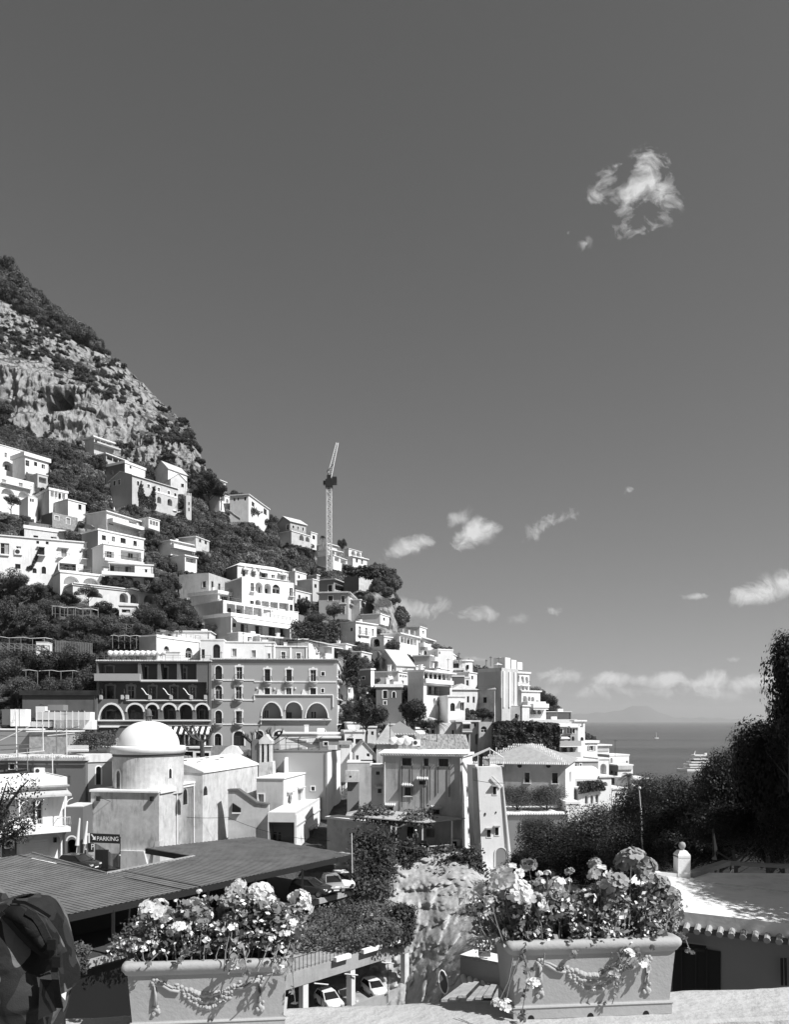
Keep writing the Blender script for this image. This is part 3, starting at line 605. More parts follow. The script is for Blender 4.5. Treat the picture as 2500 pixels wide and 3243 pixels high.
                b.add([(-o,-o,H-t),(W/2,-o,H+h-t),(W+o,-o,H-t),(-o,-o,H),(W/2,-o,H+h),(W+o,-o,H)],[(0,1,4,3),(1,2,5,4)]); b.obj('roof',s.root)
                mb(s.wall).add([(0,0,H),(W,0,H),(W/2,0,H+h-.02)],[(0,1,2)]).obj('gable',s.root); mb(s.wall).add([(0,D,H),(W,D,H),(W/2,D,H+h-.02)],[(0,2,1)]).obj('gable',s.root)
        if s.tiles:
            b=mb('tile_light'); n=int(W/.3); zt=H+(s.rt if k=='flat' else 0)
            for i in range(n+1): xx=W*i/n; b.tube([(xx,.25,zt+.03),(xx,-o-.22,zt-.12)],.085,5)
            b.obj('eaves_tiles',s.root,kind='stuff')
        return s
def B(name,label,cat,spec,feats=(),**k):
    """spec: (uc,vt,ur,vtr,vb) read on the photo; feats: tuples (face,kind,u0,v0,u1,v1,{opts})"""
    uc,vt,ur,vtr,vb=spec; b=Bd(name,label,cat,uc,vt,ur,vtr,vb,**k)
    for f in feats:
        face,kind=f[0],f[1]; a=f[2:]; o={}
        if a and isinstance(a[-1],dict): o=a[-1]; a=a[:-1]
        if kind in('w','d','sh','so'): b.win(face,*a,kind=kind,**o)
        elif kind=='aw': b.win(face,*a,kind='w',arch=True,**o)
        elif kind=='L': b.loggia(face,*a,**o)
        elif kind=='AL': b.loggia(face,*a,arch=True,**o)
        elif kind=='bal': b.balcony(face,*a,**o)
        elif kind=='band': b.band(face,*a,**o)
        elif kind=='box': b.boxf(face,*a,**o)
        elif kind=='ac': b.ac(face,*a,**o)
        elif kind=='awn': b.shade(face,*a,**o)
        elif kind=='pipe': b.pipe(face,*a,**o)
        elif kind=='ivy': b.ivy(face,*a,**o)
    return b.done()
# ------------------------------------------------------------------ foliage kit
def leafquads(c,size,bias=None,aspect=.62,rng=None,nrm=None,jit=.75):
    """c (n,3) centres, size (n,) -> leaf shaped quads, bent towards nrm"""
    rng=rng or RNG; n=len(c); size=np.broadcast_to(size,(n,))[:,None]
    nr=rng.normal(size=(n,3)); nr/=np.linalg.norm(nr,axis=1,keepdims=True)
    if nrm is not None: nr=nr*jit+nrm
    if bias is not None: nr=nr*.8+bias
    nr/=np.linalg.norm(nr,axis=1,keepdims=True)+1e-9
    t=np.cross(nr,rng.normal(size=(n,3))); t/=np.linalg.norm(t,axis=1,keepdims=True)+1e-9; b=np.cross(nr,t)
    return np.stack([c-t*size*.5,c+b*size*aspect*.5+t*size*.05,c+t*size*.5,c-b*size*aspect*.5+t*size*.05],1)
def ball_pts(n,rng,fill=.35):
    d=rng.normal(size=(n,3)); d/=np.linalg.norm(d,axis=1,keepdims=True); r=(1-fill*rng.random(n)**1.6)
    return d,r[:,None]
def clump(n,leaf,rng,lobes=7,flat=1.,fill=.4,low=-.35,spread=.55,jit=.45,small=False):
    """a crown of unit radius made of several leafy lobes, each lit from its own side"""
    cs=[];
    for i in range(lobes):
        d=rng.normal(size=3); d/=np.linalg.norm(d); d[2]=abs(d[2])*.9+low*.3; cs.append((d*spread*(.6+.5*rng.random()),.34+.22*rng.random() if not small else .2+.2*rng.random()))
    cs.append((np.zeros(3),.55 if not small else .42)); w=np.array([c[1]**2 for c in cs]); w/=w.sum(); out=[]
    for (cc,rr),ww in zip(cs,w):
        m=int(n*ww); d,r=ball_pts(m,rng,fill); nz=fbm(d[:,0]*3+cc[0]*9,d[:,1]*3,d[:,2]*3,3,3)[:,None]
        p=cc+d*r*rr*(.75+.5*nz); p[:,2]*=flat
        out.append(leafquads(p,leaf*rng.uniform(.6,1.4,m),nrm=d,rng=rng,jit=jit))
    return np.concatenate(out)
def crown_mesh(name,n,leaf,m,seed,**k):
    rng=np.random.default_rng(seed); b=mb(m); b.quads(clump(n,leaf,rng,**k)); return b.mesh(name)
KW=dict(lobes=17,spread=.78,jit=.6,small=True)
CROWN=[crown_mesh('crown',6500,.075,'leaf',s,**KW) for s in (1,2,3)]
CROWN_S=[crown_mesh('crown',3000,.12,('scrub','scrub_light','scrub')[s-4],s,lobes=11,spread=.8,fill=.45,jit=.55,small=True) for s in (4,5,6)]
CROWN_L=[crown_mesh('crown',6500,.07,'leaf_light',s,**KW) for s in (9,10)]
CROWN_D=[crown_mesh('crown',5200,.085,'leaf_dark',s,lobes=12,spread=.7,small=True) for s in (7,8)]
def scatter(name,pts,scl,rotz,src,**k):
    """one uncountable mass of bushes: geometry nodes place copies of a bush on the points"""
    me=bpy.data.meshes.new(name); me.vertices.add(len(pts)); me.vertices.foreach_set('co',np.asarray(pts,dtype=np.float32).reshape(-1))
    a=me.attributes.new('scl','FLOAT_VECTOR','POINT'); a.data.foreach_set('vector',np.asarray(scl,dtype=np.float32).reshape(-1))
    r=np.zeros((len(pts),3),np.float32); r[:,2]=rotz; a=me.attributes.new('rt','FLOAT_VECTOR','POINT'); a.data.foreach_set('vector',r.reshape(-1))
    ob=link(name,me,None,**k); so_=bpy.data.objects.new('bush_source',src)
    ng=bpy.data.node_groups.new(name,'GeometryNodeTree'); ng.interface.new_socket('Geometry',in_out='INPUT',socket_type='NodeSocketGeometry'); ng.interface.new_socket('Geometry',in_out='OUTPUT',socket_type='NodeSocketGeometry')
    i=ng.nodes.new('NodeGroupInput'); o=ng.nodes.new('NodeGroupOutput'); inst=ng.nodes.new('GeometryNodeInstanceOnPoints'); oi=ng.nodes.new('GeometryNodeObjectInfo'); oi.inputs[0].default_value=so_
    na=ng.nodes.new('GeometryNodeInputNamedAttribute'); na.data_type='FLOAT_VECTOR'; na.inputs[0].default_value='scl'
    nb=ng.nodes.new('GeometryNodeInputNamedAttribute'); nb.data_type='FLOAT_VECTOR'; nb.inputs[0].default_value='rt'
    m2p=ng.nodes.new('GeometryNodeMeshToPoints'); 
    ng.links.new(i.outputs[0],m2p.inputs[0]); ng.links.new(m2p.outputs[0],inst.inputs['Points']); ng.links.new(oi.outputs['Geometry'],inst.inputs['Instance']); ng.links.new(nb.outputs[0],inst.inputs['Rotation']); ng.links.new(na.outputs[0],inst.inputs['Scale']); ng.links.new(inst.outputs[0],o.inputs[0])
    md=ob.modifiers.new('scatter','NODES'); md.node_group=ng; return ob
# ------------------------------------------------------------------ hillside vegetation
def hillside_green():
    U,V,G,cl,cl2,cave=TER
    n=44000; iu=RNG.integers(0,U.shape[0],n); iv=RNG.integers(0,U.shape[1],n)
    u=U[iu,iv]; v=V[iu,iv]; p=G[iu,iv]; c=cl[iu,iv]; c2=cl2[iu,iv]
    d1=fbm(p[:,0]/22,p[:,1]/22,p[:,2]/26,31,4); d2=fbm(p[:,0]/6,p[:,1]/6,p[:,2]/7,37,3)
    # woods: thick on the shoulder of the hill, sparse on the bare wall
    up=np.interp(u,[0,250,420,640],[1130,1200,1330,1440]); low=(v>up)&(u<420)
    wall=(c>.5)&(low)
    dens=np.where(c>.5,np.where(low,.16,.33+.16*np.clip((up-v)/160,0,1)),1.)
    rdg=np.interp(u,_tu,_tv[:,-1]); near_r=(v-rdg)<60*np.interp(u,[0,260,640],[1.7,.45,.2])
    dens=np.where((c>.5)&(u>400),.24,dens); near_r&=(u<330); dens=np.where(near_r,np.interp(u,[0,250,330],[.85,.75,.5]),dens)
    dens=np.where(c2>.4,.35,dens)
    shelf=(v>np.interp(u,[0,60,140,250],[1290,1380,1420,1440]))&(u<240)&(c>.3); dens=np.where(shelf,1.,dens)
    keep=(d1*.6+d2*.4+RNG.uniform(-.08,.08,n))>(.70-.42*dens); keep&=(cave[iu,iv]<.1)&(v<2440)
    big=np.where(near_r&(u<300),1.25,1.); Y=p[:,1]
    s=(1.1+2.6*RNG.random(n)**2.2)*(.7+.9*np.clip((Y-120)/300,0,1))*big*np.where((c>.5)&~near_r&~shelf,.42,1.)
    s=np.where((Y<215)&(c<.3),s*.62,s)
    keep&=RNG.random(n)<np.where((c<.3)&(Y<230),.95,.9)
    rp=s*1.1/Y*F
    for (C,d,nn,W_,D_,zt,zb) in REG:
        t=(u-U0)/F
        for (o,dd,w) in ((C,d,W_),(C+nn*D_,-nn,D_)):
            den=dd.x-t*dd.y; ss=(t*o.y-o.x)/np.where(np.abs(den)<1e-6,1e-6,den); Yf=o.y+dd.y*ss; ex=rp/F*Y*.8; m=(ss>-ex)&(ss<w+ex)&(Y<Yf+6); vt_=V0-zt/np.maximum(Yf,1)*F; vb_=V0-zb/np.maximum(Yf,1)*F; keep&=~(m&(v>vt_)&(v-rp*1.15<vb_))
    idx=np.where(keep)[0]; q=p[idx].copy(); s=s[idx]; q[:,2]+=s*.25
    scl=np.stack([s*RNG.uniform(.8,1.3,len(s)),s*RNG.uniform(.8,1.2,len(s)),s*RNG.uniform(.75,1.5,len(s))],-1); rz=RNG.uniform(0,6.28,len(s))
    k=RNG.integers(0,3,len(s))
    for j in range(3): scatter(('hillside_scrub','hillside_shrubs','hillside_bushes')[j],q[k==j],scl[k==j],rz[k==j],CROWN_S[j],kind='stuff')
    print('bushes',len(s))
_tc={}
def tree(kind,u,v,Y,h,w,label,cat='tree',crown=None,group=None,trunk=True,name='tree',flat=1.,ch=.62,seed=0,lean=0,bark='bark',cs=None):
    """u,v foot of the trunk; h height, w crown width in metres"""
    b=P(u,v,Y); root=thing(name,label,cat,b,random.uniform(0,6.28),group)
    rnd=random.Random(seed+int(u)); r=max(.08,w*.035)
    if trunk:
        t=mb(bark); top=(lean,0,h*(1-ch*.5)); t.tube([(0,0,-.5),(lean*.3+rnd.uniform(-.1,.1)*w*.1,0,h*.25),(lean*.6,rnd.uniform(-.05,.05)*w,h*.45),top],r,7,r*.4)
        for i in range(6):
            a=rnd.uniform(0,6.28); zz=h*rnd.uniform(.35,.6); q=w*rnd.uniform(.2,.38); t.tube([(lean*.6,0,zz),(lean+q*.5*math.cos(a),q*.5*math.sin(a),zz+h*.12),(lean+q*math.cos(a),q*math.sin(a),zz+h*.27)],r*.4,5,r*.12)
        t.obj('trunk',root)
    me=(crown or CROWN)[seed%len(crown or CROWN)]; c=link('crown',me,root,(lean,0,h*(1-ch*.5))); c.scale=(w/2*1.15,w/2*1.15,h*ch/2*1.2); c.rotation_euler=(0,0,rnd.uniform(0,6.28))
    return root
# ------------------------------------------------------------------ houses on the upper left
H='house'
B('white_house','tall white house with arched loggias at the left edge, highest on the hill',H,(-90,1384,78,1432,1505),[
 ('f','w',14,1434,22,1449),('f','w',52,1449,66,1463),('f','AL',7,1461,39,1490,dict(depth=1.8,doors=[(14,1474,28,1490)])),('f','AL',47,1474,66,1496,dict(depth=1.8))],D=12)
B('flat_roofed_house','white house with thick flat roof slab under the pine wood',H,(78,1444,153,1466,1492),[
 ('f','d',80,1458,92,1476,dict(fm='shutter')),('f','d',107,1463,117,1476),('f','w',131,1471,142,1484)],D=9,rt=1.6,over=.7)
B('terraced_house','white house with two wide lunette arches below a railed terrace',H,(-90,1484,107,1533,1600),[
 ('f','sh',6,1518,18,1537),('f','sh',59,1529,71,1545),('f','AL',3,1547,46,1578,dict(depth=1.5)),('f','AL',57,1556,96,1580,dict(depth=1.5)),('f','bal',0,1540,96,dict(proj=1.2))],D=10,roof='parapet',rt=.5)
B('small_house','small white house with twin windows and a sloped roof below the lunette arches',H,(88,1573,118,1579,1627),[
 ('f','w',94,1579,99,1589),('f','w',101,1580,106,1590),('f','d',78,1604,86,1622)],ul=60,rh=.8,rmat='white',roof='gablef',over=.1)
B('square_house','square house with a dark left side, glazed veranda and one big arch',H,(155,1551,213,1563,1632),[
 ('f','L',159,1558,206,1582,dict(depth=1.2,posts=3,doors=[(184,1564,192,1580)])),('f','AL',172,1597,213-2,1628,dict(depth=2.,doors=[(179,1600,187,1610,'w')])),('l','pipe',[(135,1560),(134,1622)])],ul=107,side='pale',rt=.7)
B('low_house','low white wing with a tiled ledge joined to the square house',H,(215,1583,270,1597,1640),[('f','w',247,1598,257,1614,dict(sur='plain'))],D=9)
B('stone_house','stone faced house with white shuttered openings under the square house',H,(165,1622,245,1640,1665),[
 ('f','sh',173,1634,185,1647,dict(sur='plain')),('f','sh',209,1641,221,1660,dict(sur='plain'))],ul=130,wall='stone',side='darkwall',roof='none')
B('terrace_house','white house with arched windows and a roof terrace of closed parasols',H,(337,1621,440,1652,1680),[
 ('f','aw',344,1643,359,1662),('f','aw',381,1649,390,1663),('f','aw',393,1650,403,1666),('f','L',407,1650,432,1672,dict(depth=2.)),('f','bal',338,1668,438,dict(proj=2.5,kind='wall'))],ul=272,over=.6)
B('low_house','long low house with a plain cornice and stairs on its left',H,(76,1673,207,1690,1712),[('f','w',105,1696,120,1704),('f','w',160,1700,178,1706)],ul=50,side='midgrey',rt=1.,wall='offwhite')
B('white_house','long bright white house front with canopied balconies above the olive trees',H,(-60,1692,325,1724,1842),[
 ('f','w',0,1720,28,1755),('f','w',50,1730,66,1737),('f','ac',45,1738,70,1758),('f','w',122,1733,140,1757),('f','bal',118,1760,143,dict(proj=1.2)),('f','band',117,1730,142,1733,dict(proj=.7,name='canopy')),
 ('f','sh',193,1738,210,1764),('f','bal',182,1766,220,dict(proj=1.)),('f','band',183,1733,218,1736,dict(proj=.7,name='canopy')),
 ('f','so',269,1743,282,1768),('f','bal',259,1771,294,dict(proj=1.)),('f','band',259,1737,292,1740,dict(proj=.7,name='canopy')),
 ('f','w',47,1786,64,1801),('f','aw',102,1799,115,1815),('f','aw',131,1794,145,1817,dict(sur='plain')),('f','sh',263,1792,279,1813),
 ('f','w',114,1713,123,1722),('f','w',144,1715,153,1724),('f','w',251,1745,256,1751),
 ('f','ivy',[(85,1795),(98,1790),(120,1742),(125,1737),(118,1770),(100,1805),(84,1805)],dict(n=500,size=.5)),
 ('f','band',0,1755,28,1760,dict(proj=.4,name='sill'))],D=10,rt=.3,over=.3)
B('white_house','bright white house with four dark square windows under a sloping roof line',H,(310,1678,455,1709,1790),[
 ('f','w',322,1695,335,1711),('f','w',354,1699,364,1715),('f','w',381,1704,398,1721),('f','w',422,1713,433,1729)],ul=258,side='midgrey',rt=.35,over=.3,wall='white')
B('balcony_house','white house with a deep covered balcony right of the long white front',H,(327,1723,453,1742,1790),[
 ('f','so',338,1746,353,1771),('f','L',382,1745,447,1775,dict(depth=2.5,doors=[(404,1752,420,1768,'w')],rail='bars')),('f','bal',325,1776,449,dict(proj=1.6,th=.8))],D=8,dy=6,rt=.2,wall='white')
B('balcony_house','white house on a long ledge with a grey recessed porch and pergola below',H,(345,1783,484,1792,1818),[
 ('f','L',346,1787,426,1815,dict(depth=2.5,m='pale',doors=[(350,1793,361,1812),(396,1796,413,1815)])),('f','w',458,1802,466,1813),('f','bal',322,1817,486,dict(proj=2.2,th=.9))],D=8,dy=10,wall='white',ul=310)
B('porch_house','white porch with a pyramid canopy above two wide arches',H,(190,1812,322,1826,1856),[
 ('f','AL',200,1824,252,1852,dict(depth=2.)),('f','AL',262,1830,312,1853,dict(depth=2.))],D=8,dy=8,rt=.5,wall='white')
B('covered_terrace','grey walled terrace room with white balustrade and tent canopy',H,(184,1781,242,1786,1814),[
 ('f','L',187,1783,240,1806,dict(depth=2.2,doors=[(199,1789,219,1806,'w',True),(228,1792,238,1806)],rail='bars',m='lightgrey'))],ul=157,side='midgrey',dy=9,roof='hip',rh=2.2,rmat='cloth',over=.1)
B('arcaded_house','long low house with an arcade of glazed arches behind the bare trees',H,(230,1853,520,1885,1915),[
 ('f','AL',233,1872,252,1885),('f','AL',275,1873,325,1892),('f','AL',378,1878,405,1908,dict(doors=[(383,1890,400,1908,'w')])),('f','AL',412,1880,440,1911,dict(doors=[(417,1893,436,1911,'w')])),('f','AL',455,1884,490,1912,dict(doors=[(462,1896,480,1912,'w')])),
 ('f','band',230,1861,515,1864,dict(proj=.5))],D=8,rt=.5,wall='offwhite')
B('garden_hut','small white hut with a grey left side among fruit trees','hut',(377,1918,430,1921,1950),[('f','w',385,1930,412,1940)],ul=357,side='midgrey',dy=4,th=14)
B('cliff_house','thin house with slab roof and open balconies right under the cliff',H,(297,1385,357,1405,1436),[
 ('f','L',300,1392,352,1414,dict(depth=2.5,posts=2,rail='wall')),('f','bal',297,1416,372,dict(proj=2.5,kind='wall',h=.5))],ul=268,rt=.5,over=.9,side='pale',wall='pale')
B('open_deck_house','open concrete decks on thin posts below the cliff house','terrace',(335,1438,398,1461,1478),[
 ('f','L',338,1443,392,1464,dict(depth=4.,posts=2,rail='bars'))],D=7,rt=.35,over=.8,wall='lightgrey')
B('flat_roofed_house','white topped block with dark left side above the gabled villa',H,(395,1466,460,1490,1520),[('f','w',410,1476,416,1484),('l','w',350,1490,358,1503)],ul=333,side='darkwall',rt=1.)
B('gabled_villa','long grey villa with white window arches, ivy and arched awnings',"villa",(418,1504,563,1548,1596),[
 ('f','w',433,1524,440,1537,dict(sur='plain')),('f','w',466,1534,474,1545,dict(sur='baroque')),('f','w',499,1545,506,1562,dict(sur='baroque')),('f','w',531,1555,537,1572,dict(sur='baroque')),('f','w',551,1562,558,1577,dict(sur='plain')),
 ('l','w',358,1523,366,1538,dict(sur='plain')),('l','w',373,1519,381,1535,dict(sur='plain')),
 ('f','AL',497,1573,510,1594),('f','AL',530,1580,545,1602),('f','band',487,1563,562,1568),
 ('f','ivy',[(436,1560),(441,1535),(447,1522),(452,1548),(458,1570),(470,1574),(480,1560),(484,1542),(490,1540),(491,1575),(494,1612),(470,1618),(440,1606)],dict(n=1000,size=.8))],
 ul=348,wall='pale',side='lightgrey',roof='gable',rmat='white',rh=2.6,over=.5)
B('gabled_house','white house with a grey gable half hidden by the dark pine',H,(532,1484,592,1506,1550),[('f','w',528,1497,533,1503)],ul=492,side='pale',roof='gable',rh=4,rmat='pale',over=.4)
B('small_house','little gabled house with one hooded window beside the pine',H,(540,1516,590,1526,1556),[('f','w',573,1532,582,1543,dict(sur='plain')),('f','w',563,1500,568,1508)],D=8,wall='offwhite',roof='gablef',rh=3.,rmat='offwhite',dy=5)
t=B('stone_tower','slim crenellated pale tower beside a palm','tower',(589,1568,606,1571,1640),[('f','w',596,1590,600,1600),('f','w',596,1608,600,1619)],ul=583,wall='pale',roof='none',dy=6,th=35)
b=mb('pale'); 
for i in range(4):
    for j in (0,t.D-.5): b.box(i*t.W/3.6,i*t.W/3.6+t.W/7,j,j+.5,t.zt-t.zb,t.zt-t.zb+1.)
b.obj('battlement',t.root)
B('white_house','bright white tower house on the ridge right of the pine',H,(697,1522,715,1529,1562),[('f','w',702,1537,707,1550)],ul=686,D=None,wall='white',over=.5)
B('white_house','white house with two open arches below the ridge tower house',H,(695,1562,728,1576,1615),[('f','AL',703,1573,711,1588,dict(depth=1.5)),('f','AL',716,1580,723,1594,dict(depth=1.5)),('f','band',696,1595,727,1598)],D=8,over=.2,dy=3)
B('white_house','low pale house with three small windows on the skyline',H,(787,1567,852,1614,1650),[('l','w',739,1577,745,1587),('l','w',752,1576,756,1585),('l','w',773,1574,779,1585),('f','w',797,1590,806,1604),('f','w',835,1612,845,1630),('f','band',790,1590,850,1594)],ul=728,wall='white',side='offwhite',over=.5)
B('gabled_house','dark gabled house with white trimmed windows on the skyline',H,(919,1651,969,1663,1700),[
 ('f','w',926,1664,932,1673,dict(sur='plain')),('f','w',941,1667,947,1677,dict(sur='plain')),('f','w',957,1670,962,1681,dict(sur='plain')),('l','w',908,1661,915,1677,dict(sur='plain'))],ul=878,wall='lightgrey',side='midgrey',roof='gable',rh=3.,rmat='tile_light',over=.6)
B('arched_annex','white annex with small arches stepping down from the gabled skyline house',H,(923,1682,985,1700,1722),[('f','AL',948,1694,962,1712),('f','AL',968,1700,980,1716)],D=7,wall='pale',dy=3)
B('small_house','small pale house with posts under the skyline palm',H,(985,1686,1004,1692,1716),[('f','w',990,1696,998,1708)],ul=973,wall='offwhite')
B('white_house','flat white house behind the crane mast',H,(1037,1723,1069,1732,1756),[('f','w',1046,1735,1052,1745)],ul=990,dy=-8,over=.8)
B('porch_house','open white porch frame right of the crane mast',H,(1040,1740,1084,1750,1768),[('f','L',1044,1743,1060,1760,dict(depth=2.)),('f','L',1064,1748,1082,1764,dict(depth=2.))],D=6,dy=5,over=.4)
B('white_house','low white house with dark openings below the open porch frame',H,(1055,1759,1101,1776,1800),[('f','L',1060,1765,1074,1778,dict(depth=1.5)),('f','L',1079,1772,1096,1786,dict(depth=1.5))],D=7,dy=8)
B('white_house','upper half of the skyline house with two arches right of the cypress',H,(1105,1738,1145,1749,1768),[('f','AL',1112,1744,1126,1762,dict(depth=1.2)),('f','AL',1129,1748,1142,1765,dict(depth=1.2))],ul=1092,rt=.2)
B('white_house','white skyline house with two windows below the twin arches',H,(1118,1763,1164,1773,1798),[('f','w',1127,1769,1134,1782),('f','w',1144,1774,1150,1787)],ul=1100,dy=5,over=.5)
B('retaining_wall','tall pale retaining wall with a balustrade on the cliff top','wall',(1137,1822,1182,1834,1866),[],ul=1090,wall='stained_light',side='darkwall',roof='none',dy=3,extra=1)
B('grey_villa','grey villa body with quoins and balconies below the crane','villa',(1103,1878,1133,1905,1960),[
 ('l','w',1040,1887,1054,1903,dict(sur='plain')),('l','w',1082,1887,1093,1908,dict(sur='plain')),('l','w',1082,1922,1093,1945,dict(sur='plain')),('f','w',1110,1898,1115,1918,dict(sur='plain')),('f','w',1121,1908,1126,1926,dict(sur='plain')),
 ('f','bal',1106,1922,1130,dict(proj=.8)),('l','band',1010,1874,1103,1879,dict(proj=.5,m='pale')),('l','bal',1076,1912,1098,dict(proj=.7))],ul=1010,wall='pale',side='lightgrey',over=.7,rmat='pale')
B('grey_penthouse','set back top floor of the grey villa with a deep terrace loggia','villa',(1058,1836,1112,1857,1880),[
 ('l','w',1040,1853,1053,1874,dict(sur='plain')),('f','L',1061,1855,1102,1873,dict(depth=2.,doors=[(1070,1860,1080,1872)]))],ul=1008,wall='lightgrey',side='midgrey',over=.8,rmat='pale',dy=4)
B('grey_house','plain light block partly behind the grey penthouse',H,(1003,1822,1012,1824,1850),[],ul=971,wall='pale',side='lightgrey')
# villa with the frieze and its terraces
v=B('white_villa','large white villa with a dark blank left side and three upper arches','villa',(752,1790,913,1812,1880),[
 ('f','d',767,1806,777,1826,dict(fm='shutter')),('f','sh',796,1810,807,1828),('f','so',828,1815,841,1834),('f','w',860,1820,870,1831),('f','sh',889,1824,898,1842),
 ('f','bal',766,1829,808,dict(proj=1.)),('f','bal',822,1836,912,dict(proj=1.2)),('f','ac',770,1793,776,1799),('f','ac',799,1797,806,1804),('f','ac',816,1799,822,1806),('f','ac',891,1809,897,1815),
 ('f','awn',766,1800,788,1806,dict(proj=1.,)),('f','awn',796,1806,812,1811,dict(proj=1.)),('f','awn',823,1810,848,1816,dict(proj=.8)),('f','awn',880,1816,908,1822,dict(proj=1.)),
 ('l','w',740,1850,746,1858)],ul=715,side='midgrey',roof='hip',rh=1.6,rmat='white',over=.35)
B('white_villa','three storey white body of the villa with a row of arches and wide windows','villa',(766,1830,931,1850,1945),[
 ('f','AL',809,1844,831,1878,dict(depth=1.5,doors=[(819,1861,827,1878)])),('f','AL',837,1848,858,1880,dict(depth=1.5,doors=[(839,1865,846,1880)])),('f','aw',863,1851,886,1880,dict(fm='frame')),
 ('f','w',794,1846,804,1872),('f','w',917,1862,927,1888),('f','bal',791,1874,806,dict(proj=.7)),('f','bal',914,1889,930,dict(proj=.7)),
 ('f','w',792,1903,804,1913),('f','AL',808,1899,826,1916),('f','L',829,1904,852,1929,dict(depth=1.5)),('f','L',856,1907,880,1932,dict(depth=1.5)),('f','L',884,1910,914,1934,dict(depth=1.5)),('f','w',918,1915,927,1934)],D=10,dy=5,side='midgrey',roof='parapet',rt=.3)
B('terrace_house','white upper terrace of the villa with a glazed recess and rounded left end',H,(690,1879,790,1898,1912),[
 ('f','L',696,1888,783,1907,dict(depth=2.,posts=2,doors=[(701,1892,717,1905),(729,1897,748,1908)]))],ul=602,D=None,side='pale',dy=6,rt=.8,over=.5)
B('terrace_house','white terraced storey with thin white posts and a bright parapet',H,(707,1903,945,1940,1960),[
 ('f','L',718,1919,828,1946,dict(depth=2.6,posts=3,m='pale',doors=[(718+2,1925,732,1944,'w',True),(745,1929,762,1944),(774,1933,795,1946)])),('f','L',834,1937,930,1958,dict(depth=2.,posts=3))],ul=618,side='pale',dy=6,rt=.2,over=.1,wall='white')
B('terrace_house','white storey with four dark arched doors behind a long awning',H,(732,1951,921,1978,2030),[
 ('f','L',735,1965,919,2022,dict(depth=2.4,m='pale',doors=[(737,1974,746,1986,'w'),(762,1977,784,2002,'d'),(808,1983,829,2010,'d'),(851,1988,870,2016,'d'),(887,1992,907,2021,'d')])),
 ('f','awn',735,1966,919,1984,dict(proj=1.6,drop=.2))],ul=648,side='lightgrey',dy=5,rt=.8,over=.3,wall='white')
B('terrace_house','white front block of the villa terraces with one small hooded window',H,(755,2003,823,2011,2044),[('f','w',784,2018,798,2031,dict(sill=True)),('f','pipe',[(764,2008),(764,2036)])],ul=720,side='lightgrey',dy=6,rt=.15,over=.05)
B('dark_arcade','long dark glass front below the villa terraces',H,(823,2016,955,2028,2050),[('f','L',826,2022,950,2044,dict(depth=1.2,posts=5,post_m='darkframe'))],D=6,dy=5,wall='offwhite')
B('ruined_house','weathered stone ruin with broken tiled top left of the villa','ruin',(661,1814,733,1838,1890),[
 ('l','w',641,1841,653,1860,dict(sur='plain',smat='pale')),('f','w',669,1841,676,1872),('f','w',691,1848,698,1878),('f','w',716,1856,722,1882)],ul=567,wall='stained',side='stained',roof='none')
B('hidden_house','white pergola house with two open storeys among the trees',H,(540,1713,608,1728,1752),[
 ('f','L',543,1720,570,1736,dict(depth=2.)),('f','L',575,1725,603,1740,dict(depth=2.)),('f','bal',540,1742,610,dict(proj=1.5,kind='wall'))],D=6,over=.6)
B('hidden_house','white corner house with a round arched trellis below the pergola house',H,(585,1760,623,1768,1802),[('f','L',588,1765,620,1782,dict(depth=2.,rail='bars')),('f','AL',560,1755,582,1775,dict(depth=1.))],D=6,dy=4,over=.3)
# ------------------------------------------------------------------ houses of the middle, above the hotel
B('roof_terrace_house','white wall of a roof terrace with potted plants behind the tank row',H,(513,2000,665,2003,2020),[('f','w',530,2008,540,2016)],D=7,th=3,dy=4,rt=.2)
B('white_house','white house with arched doors and cornice above the hotel wing',H,(495,2014,634,2032,2096),[
 ('f','aw',518,2046,535,2068,dict(kind2=None) if 0 else dict(sur='plain')),('f','aw',586,2051,608,2084,dict(sur='plain',fm='frame')),('f','band',496,2023,633,2027,dict(proj=.15)),('f','awn',630,2052,655,2060,dict(proj=1.2))],ul=440,side='lightgrey',dy=3,rt=.3,over=.1)
B('white_house','white wall with one tall dark arched opening above the hotel corner',H,(634,2028,708,2032,2096),[('f','aw',674,2040,697,2084),('f','d',634+4,2056,648,2085)],D=8,th=4,dy=2,rt=.3,over=.1)
B('white_house','plain white house with three pairs of grey shutters above the hotel roof',H,(708,2034,869,2047,2098),[
 ('f','sh',735,2054,749,2078,dict(sur='plain')),('f','sh',797,2059,810,2081,dict(sur='plain')),('f','sh',848,2069,856,2087,dict(sur='plain')),('f','band',840,2043,869,2046)],D=8,th=6,dy=1,rt=.25,over=.15)
B('pale_grey_house','pale grey house with two white french windows and pilasters',H,(870,2048,972,2055,2100),[
 ('f','w',891,2064,904,2094,dict(sur='plain',fm='frame')),('f','w',939,2068,952,2094,dict(sur='plain',fm='frame')),('f','bal',887,2094,913,dict(proj=.6)),('f','bal',935,2095,962,dict(proj=.6)),('f','band',918,2050,924,2098,dict(name='pilaster')),('f','band',868,2044,872,2098,dict(name='pilaster')),('f','band',969,2050,973,2098,dict(name='pilaster'))],D=8,th=8,wall='lightgrey',rt=.25,over=.2)
B('white_house','white chimney block with a small round opening beside the grey roof',H,(955,2025,978,2027,2052),[('f','aw',962,2038,970,2048)],D=4,th=8,dy=3,roof='flat',rt=.2,over=.05)
